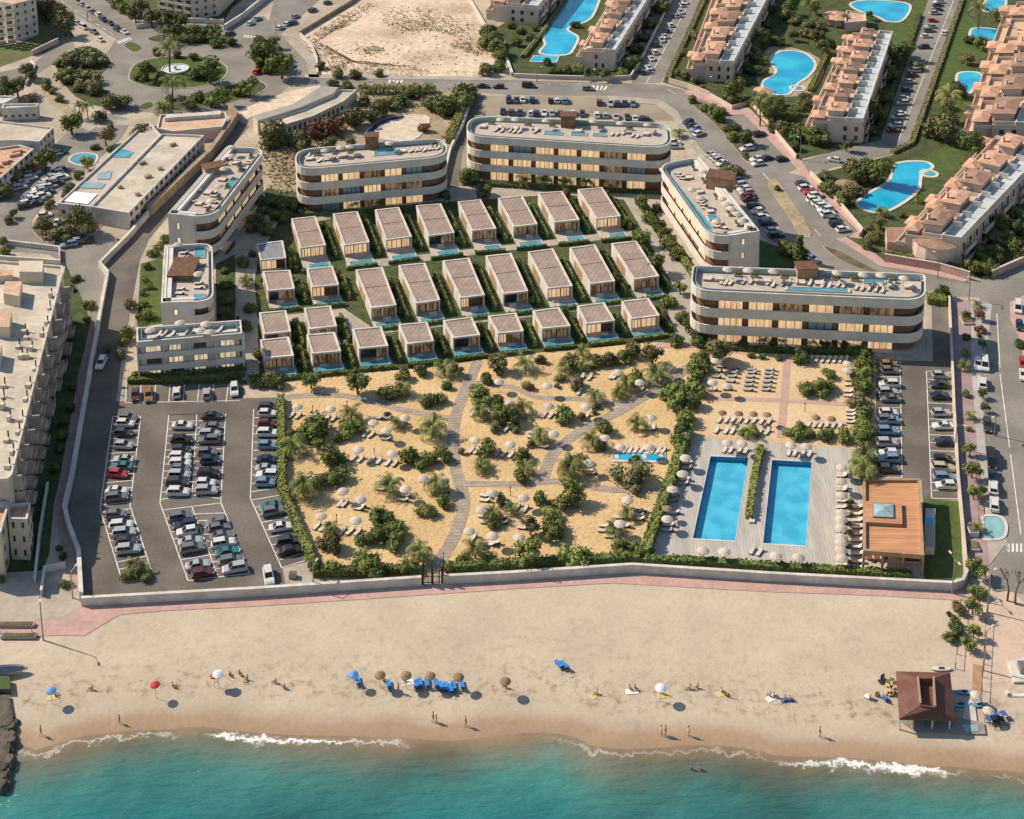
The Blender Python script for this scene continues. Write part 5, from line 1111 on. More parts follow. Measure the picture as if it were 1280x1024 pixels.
grove('in the dry garden behind the hotels', 'planting of the dry garden', 'bd690,500,130 so610,550,100 so560,580,90 so470,600,120 br370,635,140 sr290,650,100 so80,680,150 so230,710,120 bd920,510,140 bd1000,500,160 sd960,540,120 sd1040,450,110 so470,715,60 so380,720,70 sd120,700,90 so540,500,70 sd780,470,70 sr840,640,60', T(320, 0, 4), 4)
grove('around the diagonal left hotel block', 'planting by the left hotels', 'sd780,140,70 so730,190,60 sd820,230,60 sg190,460,100 bd30,940,90 sd190,480,70 so60,150,80', T(130, 140, 8), 8)
k71 = 7.11
grove('left of the end-on hotel block', 'planting by the left hotels', 'sg240,180,110 sg290,120,100 sd330,60,90 sd180,300,80 sg150,420,80 sg190,480,70 bd130,640,90 sg180,740,110 sd110,760,90 sg130,830,80 sd140,540,60', T(160, 290, k71), k71)
grove('between end-on hotel and villas', 'planting by the left hotels', 'sd1030,265,110 pg1050,420,130 sd1075,670,120 sd1060,840,110 bd870,460,110 bd880,600,120 sd870,700,110 sd860,340,70 sd880,760,90 sd1110,190,70', T(160, 290, k71), k71)
grove('between diagonal left hotel and first villas', 'planting by the left hotels', 'bd200,130,110 sd60,260,110 sd320,150,130 sd240,240,130 sd150,350,120 sd40,330,90 sg130,200,90 sd90,130,90', T(310, 230, 6.095), 6.095)
grove('beside the short parking row', 'planting by the left hotels', 'sg170,830,110 so130,950,80 sg60,910,60 sg1020,950,80 so200,640,80', T(125, 260, 5.2), 5.2)
grove('at the bottom left villa\'s corner', 'planting by the left hotels', 'sg60,770,120 sd160,760,140 so230,790,100', T(310, 350, 6.095), 6.095)
grove('on the left car park\'s island', 'planting by the left hotels', 'sg640,830,60 so690,810,70 sg730,825,60 pg670,770,90 pg720,790,70', T(0, 512, 4), 4)
grove('along the lane right of the villas', 'planting by the villa lane', 'td1040,555,90 so1120,590,70 sd1090,650,80 sd1130,690,80 sd1160,740,80 sd1200,790,90 sd1240,850,90 tg1030,760,90 tg1130,910,110 td130,510,100 tg50,400,90 sd30,430,70', T(575, 130, 4.571), 4.571)
grove('at the lane bends right of the front row', 'planting by the villa lane', 'tg840,410,60 sg790,485,75 sd860,560,80 sd900,600,90 sd930,650,80 sg815,675,70 so650,165,60 sd930,690,60 tg1010,710,90', T(640, 256, 4), 4)
grove('before the longest back hotel', 'palms at the back hotels', 'pg370,430,90 pg480,430,100 pg600,440,90 pg720,435,100 pg860,430,80 pg50,400,100', T(575, 130, 4.571), 4.571)
grove('before the hotel behind the first villas', 'palms at the back hotels', 'pg500,540,100 pg700,540,80 sd130,560,100 sd1200,480,90 sd1180,420,80', T(360, 165, 6.095), 6.095)
# top right quarter
k4 = 6.4
grove('around the foot of the long blue pool', 'planting of the apartment gardens', 'to140,370,120 so90,290,100 so30,340,90 so40,560,90 so100,250,80 bd600,560,110 so700,560,90 pg780,540,100 td860,580,90 so930,580,80 td1000,590,90 so450,230,60 so330,250,80 so300,340,90 so400,300,80 so260,210,70 sd540,500,80 sd760,200,70', T(600, 0, k4), k4)
grove('around the corner of the tree lined street', 'planting of the apartment gardens', 'tg1010,690,160 so960,760,90 sd1000,800,100 so620,600,90 so560,590,60 so690,640,80 so700,280,100 sd630,420,80 so760,700,60 bd200,480,120 bd330,180,130 td440,60,110 bd1130,430,140 bd1200,560,130', T(760, 0, k4), k4)
grove('on the planted island of the curved road', 'planting of the curved road', 'so410,220,80 sg520,290,90 tg590,310,120 sd620,360,100 sd660,310,80 sd700,450,90 sg740,510,110 sd770,440,80 td820,510,120 sd850,540,90 sg840,670,60 pg310,480,100 bo720,770,140 so760,800,110 sg690,790,80 sd1095,930,55', T(800, 90, k4), k4)
grove('on the bank below the keyhole pool', 'planting of the apartment gardens', 'Pg960,260,150 to1040,330,110 bo1100,380,140 to1150,440,120 bd1230,490,160 so1000,220,100 td1120,220,80 so900,250,80 sd1240,590,100 so1080,450,100 sd1200,360,90', T(800, 90, k4), k4)
grove('around the keyhole pool', 'planting of the apartment gardens', 'Pg590,30,130 bo600,190,150 to650,280,120 bo560,260,120 td690,370,110 sd740,350,90 to640,60,100 sd540,770,100 bd500,850,110 td330,810,90 Pg240,790,150 td340,930,120 bd430,920,100 so300,880,100 so560,830,80 to850,150,90 td1070,120,70 bd150,330,150 bd400,120,130 bd200,480,130 td460,280,80', T(920, 0, k4), k4)
grove('right of the middle apartment block', 'planting of the apartment gardens', 'td680,240,90 sd740,330,60 bd230,680,120 sg150,650,90 so140,560,60 td390,720,60 Pg1050,40,90 to1140,70,60 bd1080,210,110 sd1010,200,60 so1000,300,70 Pg900,480,120 so950,460,90 to850,620,130 to890,640,120 so820,660,90 td1020,720,130 so900,590,90 sd880,520,80 bd580,360,110 bd620,260,90 bd540,560,110', T(960, 0, 4), 4)
grove('beside the snake shaped pool', 'planting of the apartment gardens', 'bd480,870,140 td540,840,130 to440,850,90 so420,820,80 sd500,830,90 to400,960,90 bo450,950,80 so340,960,80 sd300,930,80 so280,880,70 so370,990,90', T(960, 0, 4), 4)
grove('along the pink garden wall', 'planting of the apartment gardens', 'pg140,280,110 to130,360,110 so60,500,110 to50,420,90 so30,560,90 pg440,180,80 tg870,720,110 bd980,720,180 sd560,660,80 sd650,640,80 so300,310,60 bd1100,500,150 td1180,400,120 bd1050,600,130', T(1080, 220, k4), k4)
grove('on the diagonal hotel\'s side lawn', 'planting of the curved road', 'bd420,840,140 td490,830,110 sd370,800,100 sd540,870,90 cd500,880,90', T(920, 180, k4), k4)
grove('on the corner by the long hotel', 'planting of the right street', 'td400,280,130 sd470,340,90 sg350,300,80', T(1130, 330, 8.533), 8.533)
k8 = 8.533
grove('in the junction corner planting', 'planting of the right street', 'sg650,550,110 sd660,770,90 pg780,420,100 tr790,520,120 sr820,690,110 td840,850,100 sd790,760,60 pg660,930,100 sd1240,860,120', T(1130, 330, k8), k8)
grove('on the mauve pavement\'s upper part', 'planting of the right street', 'tg700,950,130 td840,350,100 td870,500,100 pg700,580,120 sd670,360,90 pg650,50,140 sd690,740,60', T(1130, 450, k8), k8)
grove('on the mauve pavement above the basin', 'planting of the right street', 'tg720,120,180 tg740,370,150 td820,350,110 pg780,750,150', T(1130, 570, k8), k8)
grove('between promenade end and beach bar', 'planting of the right street', 'tg770,140,210 bd760,380,210 tg730,550,180 sr560,560,120 so570,620,120 sg530,740,130 bd510,900,150 sd560,830,120 tg740,820,150 tg690,970,140 sd470,650,60', T(1130, 690, k8), k8)
grove('beside the large left building\'s top corner', 'planting by the large left building', 'sd880,330,110 sd760,60,90 sd720,160,80 sd860,480,90', T(0, 340, 8), 8)
grove('in the large left building\'s garden', 'planting by the large left building', 'sd720,120,90 sd700,330,90 sd620,600,110 sd600,750,100 sd560,930,110 sd640,480,80', T(0, 468, 8), 8)
grove('around the small cream tower', 'planting by the large left building', 'sg530,830,90 sd500,610,70 sd20,790,60 sd470,540,60', T(0, 600, k4), k4)
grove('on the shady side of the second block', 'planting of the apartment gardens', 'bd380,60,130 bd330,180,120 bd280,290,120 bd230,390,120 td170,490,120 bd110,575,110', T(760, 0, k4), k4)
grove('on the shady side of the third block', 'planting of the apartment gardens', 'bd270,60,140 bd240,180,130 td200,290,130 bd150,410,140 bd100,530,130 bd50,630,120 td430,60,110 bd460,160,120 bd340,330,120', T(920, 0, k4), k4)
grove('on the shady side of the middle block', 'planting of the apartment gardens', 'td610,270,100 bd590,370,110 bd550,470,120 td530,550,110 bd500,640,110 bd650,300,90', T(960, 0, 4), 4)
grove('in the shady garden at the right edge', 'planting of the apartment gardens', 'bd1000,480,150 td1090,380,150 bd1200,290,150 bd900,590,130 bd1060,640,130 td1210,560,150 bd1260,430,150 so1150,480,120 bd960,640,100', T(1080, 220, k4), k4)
# ---------------------------------------------------------------- walls
def wall(label, pts, h, th=.4, mat=WALLW, cap=WALLW, group='garden and boundary walls', name='boundary_wall'):
    w_ = [V2(G(*p)) for p in pts]; c0 = cen(w_); L, Rr = ribbon(w_, th); L2, R2 = ribbon(w_, th+.12); t = thing(name, label, 'wall', (c0.x, c0.y, 0), 0, group)
    b = MB(); b2 = MB()
    for i in range(len(w_)-1):
        b.prism([Rr[i], Rr[i+1], L[i+1], L[i]], 0, h, 0); b2.prism([R2[i], R2[i+1], L2[i+1], L2[i]], h+.003, h+.1, 0, None, True)
    b.obj('wall', mat, t); b2.obj('coping', cap, t); return t
wall('white beach wall along the promenade, left of the black gate', P('102,757 320,745 527,731'), 1.5, .45)
wall('white beach wall along the promenade, right of the black gate', P('554,729.5 640,725 790,715 960,726 1190,738 1203,734 1208,722'), 1.5, .45)
wall('winding white wall along the left lane and car park', P('102,752 99,697 86,662 81,640 91,596 113,468 127,389 135,346 125,335 160,300 186,270'), 1.5, .6)
wall('tall brown retaining wall beside the diagonal left hotel', P('186,270 263,198 290,160 296,150 288,142'), 2.6, 1.2, WALLB, WALLB)
wall('cream wall between right car park and mauve pavement', P('1186,376 1190,460 1192,512 1197,600 1203,664 1208,722'), 1.2, .4, WALLC, WALLC)
wall('pink garden wall below the apartment by the junction', P('1105,327 1174,339 1212,350'), 2.0, .4, PINK, PEACH)
wall('pink garden wall in the right corner of the junction', P('1240,347 1292,324'), 1.8, .4, PINK, PEACH)
wall('pink curved wall on the corner of the tree lined street', P('836,104 860,111 887,121'), 1.6, .35, PEACH, PEACH)
wall('pale garden wall along the curved road', P('887,121 915,137 938,130 995,199'), 1.2, .35, PEACH, COPE)
wall('pale garden wall along the parked cars below the gazebo', P('1013,219 1050,258 1078,291 1074,297'), 1.2, .35, PEACH, COPE)
wall('pale wall along the top road below the long pool', P('642,97 690,99 760,101 788,99 800,80 850,-20'), 1.3, .35, PEACH, COPE)
wall('white wall down to the ramp beside the dry garden', P('593,116 578,160 563,190 553,232'), 1.4, .5)
wall('low wall around the empty sandy lot', P('375,44 390,60 396,75 397,94'), .9, .4, COPE, COPE)
wall('long wall from the empty lot up to the top edge', P('374,44 440,4 480,-30'), 1.3, .4, WALLB, WALLB)
wall('white wall above the roundabout\'s upper exit', P('281,38 300,26 345,-10'), 2.0, .6)
wall('stone wall below the apartment garden behind the roundabout', P('170,36 205,32 230,28 280,30'), 1.6, .4, COPE, COPE)
wall('low white wall left of the small hotel gardens', P('33,108 44,84 38,78'), .9, .4)
wall('white sloping wall above the roundabout\'s left bank', P('40,70 73,54'), 1.8, .4, PEACH, PEACH)
wall('white garden path wall beside the sandy lot\'s right side', P('570,-30 604,30 628,60 640,94'), .8, .8, COPE, COPE)
wall('thin garden wall along the long blue pool', P('651,73 676,44 708,-2'), 1.0, .3, WALLB, WALLB)
wall('white wall in front of the small cream tower', P('44,730 50,672 60,610'), 1.2, .3)
wall('white court wall beside the promenade\'s left end', P('52,746 56,716 82,711'), 1.2, .3)
wall('garden wall in the dark garden at the right edge', P('1232,328 1290,256'), .6, .5, COPE, COPE)
wall('low white wall around the courtyard pools at the large left building', P('-10,325 76,331 74,314 0,305'), 1.2, .4)
# iron gate
g0, g1 = V2(G(528, 730)), V2(G(553, 729)); c0 = (g0+g1)/2
gt = thing('garden_gate', 'tall black iron gate where the main boardwalk meets the promenade', 'gate', (c0.x, c0.y, 0))
for u in (0, .5, 1.0):
    p = g0.lerp(g1, u); b = MB(); b.box(p.x, p.y, 0, .3, .3, 3.2, 0, 0); b.obj('post', METALD, gt)
for u0 in (0, .5):
    b = MB()
    for i in range(1, 8): 
        p = g0.lerp(g1, u0+.5*i/8); b.box(p.x, p.y, .1, .06, .06, 2.4, 0, 0)
    a, e = g0.lerp(g1, u0), g0.lerp(g1, u0+.5)
    for z in (.2, 1.3, 2.4): wquad(b, a, e, z, z+.1, -.03, .06)
    b.obj('gate_leaf', METALD, gt)
for sx in (0, 1):
    p = (g0 if sx == 0 else g1); b = MB(); q = p+Vector((0, 4.5, 0)); wquad(b, p, q, 0, .1, 0, .08); wquad(b, p, q, 2.3, 2.4, 0, .08)
    for i in range(9): r_ = p.lerp(q, i/8); b.box(r_.x, r_.y, 0, .06, .06, 2.4, 0, 0)
    b.obj('side_fence', METALD, gt)
# ================================================================ CARS
PAINT = {'w': ('white', (.60, .60, .59)), 's': ('silver', (.42, .43, .44)), 'g': ('grey', (.16, .17, .18)), 'k': ('black', (.014, .015, .017)), 'n': ('navy blue', (.018, .032, .07)), 'b': ('light blue', (.18, .28, .40)), 'r': ('red', (.42, .022, .03)), 'm': ('maroon', (.11, .02, .025)), 't': ('teal', (.03, .16, .17)), 'e': ('beige', (.45, .39, .28)), 'o': ('bronze', (.28, .15, .07)), 'd': ('dark grey', (.05, .053, .058))}
PM = {k: mk('car_paint_%s' % v[0].replace(' ', '_'), v[1], None, rough=.32, spec=.5, metal=.15 if k in 'sgdnb' else 0, coat=.6) for k, v in PAINT.items()}
TYRE = mk('tyre', (.018, .018, .018), None, rough=.8); RIM = mk('wheel_rim', (.45, .45, .46), None, rough=.35, metal=.7); CGL = mk('car_glass', (.018, .022, .026), None, rough=.08, spec=.6)
HEADL = mk('headlight_glass', (.7, .72, .74), None, rough=.15, spec=.6); TAILL = mk('tail_light_glass', (.35, .02, .02), None, rough=.2, spec=.6)
SHAPE = {'hatchback': (4.1, 1.76, 1.48, .92, (-1.9, .95, -1.55, .15)), 'saloon car': (4.6, 1.8, 1.42, .90, (-1.55, 1.05, -.85, .25)), 'estate car': (4.7, 1.84, 1.62, 1.0, (-2.1, 1.1, -1.85, .3)), 'van': (4.9, 1.92, 1.95, 1.05, (-2.35, 1.6, -2.3, .95))}
def body_rings(L, W, belt):
    prof = [(-.5, .30), (-.5, .62), (-.485, .80), (-.44, .90), (.18, .92), (.42, .80), (.485, .62), (.5, .45), (.495, .28)]
    P_ = [(x*L, z*belt/.92) for x, z in prof]; rings = []
    for yy, k, dz in ((-W/2, .965, .0), (-W/2*.94, 1.0, .02), (W/2*.94, 1.0, .02), (W/2, .965, .0)):
        rings.append([(x*k, yy, z+(dz if z > .5 else 0)) for x, z in P_])
    return rings
CSC = .89
def car_body(mb, kind, m=0):
    L, W, H_, belt, (b0, b1, t0, t1) = SHAPE[kind]; mb.loft(body_rings(L, W, belt), m)
    w1, w2 = W/2*.80, W/2*.72; z2 = H_
    mb.face([(t0, -w2, z2), (t1, -w2, z2), (t1, w2, z2), (t0, w2, z2)], m)
    mb.prism([(t0, -w2), (t1, -w2), (t1, w2), (t0, w2)], z2-.05, z2+.01, m)
    for y0, y1 in ((-w1, -w2), (w1, w2)):        # pillars
        for xb, xt in ((b0, t0), (b1, t1), ((b0+b1)/2, (t0+t1)/2)): mb.tube((xb, y0*1.01, belt-.02), (xt, y1*1.01, z2), .05, .05, 4, m)
def car_glass(mb, kind, m=0):
    L, W, H_, belt, (b0, b1, t0, t1) = SHAPE[kind]; w1, w2 = W/2*.80, W/2*.71; B = [(b0, -w1, belt-.03), (b1, -w1, belt-.03), (b1, w1, belt-.03), (b0, w1, belt-.03)]; Tt = [(t0, -w2, H_-.04), (t1, -w2, H_-.04), (t1, w2, H_-.04), (t0, w2, H_-.04)]
    for i in range(4):
        j = (i+1) % 4; mb.face([B[i], B[j], Tt[j], Tt[i]], m)
def wheel_mb(mb, x, y, m0=0, m1=1):
    n = 12; r = .32; s = 1 if y > 0 else -1
    A = [(x+r*math.cos(2*math.pi*i/n), y-s*.2, .32+r*math.sin(2*math.pi*i/n)) for i in range(n)]; B = [(p[0], y, p[2]) for p in A]
    mb.loft([A, B], m0); C = [(x+r*.62*math.cos(2*math.pi*i/n), y+s*.01, .32+r*.62*math.sin(2*math.pi*i/n)) for i in range(n)]; mb.face(C, m1)
CM, CG_, CW, CL_, CFAR = {}, {}, {}, {}, {}
for kd in SHAPE:
    mb = MB(); car_glass(mb, kd); CG_[kd] = mb.mesh('windows', CGL)
    L, W = SHAPE[kd][:2]; CW[kd] = []
    for sx in (-.30, .31):
        for sy in (-1, 1):
            mb = MB(); wheel_mb(mb, L*sx, sy*(W/2-.02)); CW[kd].append(mb.mesh('wheel', [TYRE, RIM]))
    CL_[kd] = []
    for nm, x, m, zz in (('headlight', L*.485, HEADL, .66), ('tail_light', -L*.497, TAILL, .74)):
        for sy in (-1, 1):
            mb = MB(); mb.box(x, sy*W*.36, zz-.08, .1, W*.2, .16, 0, 0); CL_[kd].append((nm, mb.mesh(nm, m)))
    for pc in PAINT:
        mb = MB(); car_body(mb, kd); CM[kd, pc] = mb.mesh('car_body', PM[pc])
        mb = MB(); car_body(mb, kd); car_glass(mb, kd, 1)
        for sx in (-.30, .31):
            for sy in (-1, 1): wheel_mb(mb, L*sx, sy*(W/2-.02), 2, 3)
        CFAR[kd, pc] = mb.mesh('car_body', [PM[pc], CGL, TYRE, RIM])
def car(px, py, pc, ang, label, group, near=True, kind=None, z=.7):
    p = G(px, py, z); p.z = .06
    kd = kind or rnd.choice(('hatchback', 'hatchback', 'saloon car', 'estate car', 'estate car')); a = ang+rnd.gauss(0, .02)
    lab = label % (PAINT[pc][0]+' '+kd)
    if near:
        o = thing('parked_car', lab, 'car', p, a, group); o.scale = (CSC,)*3; inst('body', CM[kd, pc], o); inst('windows', CG_[kd], o)
        for me in CW[kd]: inst('wheel', me, o)
        for nm, me in CL_[kd]: inst(nm, me, o)
    else:
        o = inst('parked_car', CFAR[kd, pc], None, p, a, CSC); tag(o, lab, 'car', group)
def carrow(zone, items, t, a, b, near, group, turn=0.0, order='top', flip=.3, off=0.0):
    """a,b: two tile pixels giving the direction the cars point along (on the ground)"""
    A, B = G(*t(*a)), G(*t(*b)); base = math.atan2(B.y-A.y, B.x-A.x)+turn; L = []
    for s in items.split():
        x, y, c = s.split(','); X, Y = t(float(x), float(y)); L.append((X, Y, c))
    L.sort(key=(lambda q: q[1]) if order == 'top' else (lambda q: q[0]))
    for i, (X, Y, c) in enumerate(L):
        ang = base+(math.pi if rnd.random() < flip else 0)
        car(X, Y, c[0], ang, '%s '+zone % ORD[i], group, near, 'van' if 'V' in c else None)
g1 = 'cars parked in the beach car park'
tC1 = T(0, 512, 4); q7 = T(100, 480, 7.53); q8 = T(190, 500, 7.53); q9 = T(190, 600, 6.4)
carrow('%s from the top in the beach car park\'s left column', '450,312,g 425,365,w 410,455,d 410,570,s 410,705,s 395,770,t 358,838,r 345,1000,w', q7, (300, 310), (560, 318), True, g1)
carrow('%s from the top below the left column\'s bend', '582,435,g 580,520,g 605,575,w 620,612,s 632,655,d 640,695,s', tC1, (520, 560), (680, 545), True, g1)
carrow('%s from the top in the middle block\'s left upper column', '285,235,w 280,370,k 275,460,d 262,530,w 262,590,w 270,640,g 255,700,s 235,770,d 245,860,w', q8, (160, 330), (420, 328), True, g1)
carrow('%s from the top in the middle block\'s right upper column', '565,145,d 540,250,g 540,315,s 535,370,g 520,485,g 545,560,n 530,685,k 505,775,w 510,845,s', q8, (420, 330), (680, 325), True, g1)
carrow('%s from the top in the middle block\'s left lower column', '225,290,g 265,355,n 280,405,w 305,485,s 320,540,g 365,675,s 405,740,m', q9, (100, 300), (330, 262), True, g1)
carrow('%s from the top in the middle block\'s right lower column', '515,335,g 535,375,g 555,440,g 570,500,w 600,570,t 630,640,g 660,700,s', q9, (380, 300), (590, 262), True, g1)
carrow('%s from the top in the upper column beside the hedge', '1095,65,d 1085,120,w 1085,215,m 1085,305,w 1085,420,b 1085,555,n 1075,640,s 1085,700,w 1065,770,b', q8, (960, 330), (1190, 330), True, g1)
carrow('%s from the top in the lower column beside the hedge', '950,205,t 970,245,g 1030,370,w 1085,485,d 1105,555,k', q9, (830, 200), (1040, 165), True, g1)
A_, B_ = G(340, 714), G(332, 728); car(335.5, 719, 'w', math.atan2(-1, .25), '%s standing in the lower aisle of the beach car park', g1)
car(126.5, 453, 'w', math.atan2(-1, -.05), '%s driving down the left lane beside the winding white wall', 'cars on the roads', True, 'estate car')
tq = T(140, 370, 6.4)
carrow('in the short row below the low hotel, %s from the left', '185,790,m 292,790,o 517,765,w 757,775,s 978,745,w', tq, (240, 850), (248, 735), True, 'cars in the short parking row', order='left')
g2 = 'cars parked in the right car park'; qa = T(1080, 440, 8.533); qb = T(960, 512, 4)
carrow('%s from the top in the right car park\'s left column', '265,125,o 275,190,g 265,335,w 255,420,s 280,490,g 265,640,w 270,720,b 250,835,b 245,960,s', qa, (130, 300), (400, 300), True, g2)
carrow('%s from the top in the left column nearest the pavilion', '597,45,g 600,100,s 598,160,g 603,215,w 603,243,b 603,292,d', qb, (540, 200), (665, 200), True, g2)
carrow('%s from the top in the right car park\'s right column', '820,240,s 810,340,d 815,460,n 820,640,s 845,780,w 850,950,n', qa, (680, 520), (960, 520), True, g2)
carrow('%s from the top in the right column beside the lawn', '878,245,k 875,287,e 883,335,b 890,375,w', qb, (810, 225), (940, 230), True, g2)
g3 = 'cars parked along the right street'; r1, r2, r3 = T(1130, 330, 8.533), T(1130, 450, 8.533), T(1130, 570, 8.533)
carrow('on the strip left of the right street, %s from the top', '790,40,w 862,45,wV 840,240,w 890,690,d 925,985,k', r2, (880, 60), (905, 400), True, g3)
carrow('on the strip above the splash basin, %s from the top', '938,45,kV 945,205,n 955,330,w 965,505,w', r3, (940, 60), (965, 400), True, g3)
carrow('at the right kerb of the right street, %s from the top', '1215,460,wV 1232,650,n', r1, (1200, 400), (1225, 700), True, g3)
carrow('at the right edge of the picture, %s from the top', '1272,40,r 1275,150,w', r2, (1240, 20), (1260, 200), True, g3)
car(1271, 357, 'k', 0.3, '%s turning at the junction beside the pink wall', 'cars on the roads', False) if False else None
g4 = 'cars in the rear car park'; u1 = T(600, 0, 6.4)
carrow('in the rear car park\'s far row, %s from the left', '230,797,n 292,797,d 345,792,w 418,795,n 565,800,n 618,799,w 680,800,b 955,815,m 1045,824,s 1100,824,d 1160,824,n 1225,826,g', u1, (300, 820), (306, 760), False, g4, order='left')
carrow('in the row directly behind the longest hotel, %s from the left', '183,887,n 250,892,d 320,897,n 408,899,w 452,902,n 515,899,w 577,899,s 642,902,n 745,902,w 820,907,d 938,914,w 1005,917,s 1090,932,s 1180,932,d 1240,940,w 1300,945,n 1335,948,k', u1, (300, 900), (308, 840), False, g4, order='left')
g5 = 'cars on the roads'
carrow('driving on the top road, %s from the left', '25,685,k 150,690,k 390,683,kV 865,706,g', u1, (0, 690), (900, 705), False, g5, order='left')
v1 = T(760, 0, 6.4)
carrow('parked along the tree lined street, %s from its lower end', ' '.join(sorted('325,535,w 345,462,w 370,412,w 385,352,n 430,318,s 455,285,s 470,240,n 500,195,w 545,120,w 580,92,s 590,35,s 612,15,w 272,572,d'.split(), key=lambda s: -int(s.split(',')[1]))), v1, (260, 560), (600, 20), False, 'cars along the tree lined street', .5)
v2_, v3 = T(1080, 0, 6.4), T(1080, 120, 6.4)
carrow('parked along the right garden street, %s from the top', '600,12,w 590,38,d 585,72,d 570,100,s 550,160,r 530,208,s 520,240,g 500,285,w 475,372,n 420,510,n 400,560,s 385,597,m 370,650,s 345,715,d 320,780,w 310,820,s 300,905,w 270,935,s 250,1000,w', v2_, (300, 400), (300+120, 395), False, 'cars along the right garden street')
car(1080+645/6.4, 258/6.4, 'w', math.pi/2-.35, '%s driving up the right garden street', g5, False); car(1080+235/6.4, 120+268/6.4, 'm', .1, '%s at the lower end of the right garden street', 'cars along the right garden street', False)
car(1042, 199, 'w', 2.7, '%s stopped at the bend of the right garden street', g5, False)
w1_, w2_ = T(800, 90, 6.4), T(920, 180, 6.4)
g6 = 'cars parked along the curved road'
carrow('beside the curved road in its upper bay, %s from the top', '385,395,n 415,425,n 440,450,b 472,487,w', w1_, (340, 420), (440, 385), False, g6)
carrow('beside the curved road in its middle bay, %s from the top', '565,650,s 602,672,w 630,695,s 655,722,w', w1_, (540, 670), (640, 630), False, g6)
carrow('beside the end of the longest hotel, %s from the top', '272,558,w 288,592,s', w1_, (250, 560), (350, 560), False, g6)
carrow('in the forecourt right of the planted island, %s from the top', '955,492,n 855,607,w 935,690,w 940,727,w 1012,683,n 1135,690,k', w1_, (850, 620), (950, 600), False, g6)
carrow('in the long bay before the diagonal hotel, %s from the top', '765,868,n 790,900,s 830,932,w 850,960,s 870,990,m', w1_, (740, 900), (850, 880), False, g6)
carrow('in the bay behind the diagonal hotel, %s from the top', '100,432,m 150,490,n 170,532,w 215,577,w 250,625,n 300,687,w 322,727,n', w2_, (60, 440), (170, 425), False, g6)
carrow('in the bay along the pale garden wall, %s from the top', '530,312,n 560,347,w 595,377,r 640,405,w 625,440,w 665,468,w 700,490,w 715,522,w 740,557,w 785,597,g 800,632,n 858,677,w', w2_, (500, 320), (610, 305), False, g6)
car(920+610/6.4, 180+912/6.4, 's', -.8, '%s on the curved road behind the long hotel', g5, False)
x1 = T(0, 0, 8.533)
g7 = 'cars along the top left road'
carrow('along the top left road\'s far kerb, %s from the top', '830,20,e 880,45,s 905,65,d 940,92,s 990,122,d 1045,150,w 1105,205,n 1180,245,d 1250,290,d', x1, (830, 20), (1250, 290), False, g7)
carrow('nearest the roundabout on the top left road, %s from the top', '585,143,d 622,157,w', T(0, 0, 4), (560, 125), (640, 165), False, g7)
carrow('along the top left road\'s near kerb, %s from the top', '500,25,s 600,90,w 720,182,d 830,247,s 890,285,wV 1000,335,g 1065,415,w', x1, (720, 180), (1000, 330), False, g7)
y2, y3 = T(0, 110, 8), T(0, 220, 8)
g8 = 'cars in the small top left car park'
carrow('in the top left lot\'s lower rows, %s from the top', '560,30,w 500,60,s 470,85,d 430,112,w 395,142,s 360,180,w 470,152,d 430,192,w 330,212,w 300,242,d 380,222,w 350,265,d 250,292,d 270,265,w 580,65,d 620,12,w', y3, (280, 200), (380, 175), False, g8)
carrow('in the top left lot\'s upper rows, %s from the top', '560,845,w 590,822,d 540,882,s 600,882,w 480,932,w 545,935,d 450,962,s 500,975,w 400,1000,w', y2, (480, 930), (580, 905), False, g8)
carrow('beside the left edge\'s terracotta roof, %s from the top', '330,840,w 290,858,s 300,895,w 250,905,w 215,940,w 195,990,s 560,650,w 600,640,d', y2, (200, 930), (310, 905), False, g8)
carrow('on the slip road above the roundabout, %s from the left', '405,182,w 460,147,b 640,217,w 700,187,w 742,177,d 765,127,b 900,77,d 1020,17,d 720,492,w 727,520,w 465,570,r 240,265,d', T(250, 0, 6.4), (400, 180), (480, 140), False, 'cars around the roundabout', order='left')
carrow('beside the wooded island at the left, %s from the left', '450,385,w 500,495,s 580,455,w 690,680,b 790,640,s 820,600,b 870,640,d', T(0, 220, 8), (400, 400), (520, 380), False, 'cars beside the wooded island', order='left')
# ================================================================ PARASOLS, LOUNGERS, LAMPS, PEOPLE, BEACH THINGS
def canopy_mesh(mat, n=8, r=1.1, h=.42, flat=False):
    mb = MB(); A = [(r*math.cos(2*math.pi*i/n), r*math.sin(2*math.pi*i/n), 0) for i in range(n)]; B = [(x*.55, y*.55, h*.62) for x, y, _ in A]
    for i in range(n):
        j = (i+1) % n; mb.face([A[i], A[j], B[j], B[i]], 0); mb.face([B[i], B[j], (0, 0, h)], 0)
        mb.face([A[i], (A[i][0], A[i][1], -.12), (A[j][0], A[j][1], -.12), A[j]], 0)
    return mb.mesh('canopy', mat)
CAN = {'w': canopy_mesh(CANW), 's': canopy_mesh(CANS, 14, .85, .4), 'b': canopy_mesh(CANB, 8, .8, .32), 'p': canopy_mesh(CANWB, 8, .9, .36), 'r': canopy_mesh(CANR, 8, .75, .3)}
UNAME = {'w': 'cream parasol', 's': 'straw parasol', 'b': 'blue beach parasol', 'p': 'pale blue and white beach parasol', 'r': 'red beach parasol'}
mb = MB(); mb.cone(0, 0, 0, .035, 2.75, .03, 6, 0); POLE = mb.mesh('pole', WOODL)
mb = MB(); mb.box(0, 0, 0, .6, .6, .1, 0, 0); PBASE = mb.mesh('base', STONE)
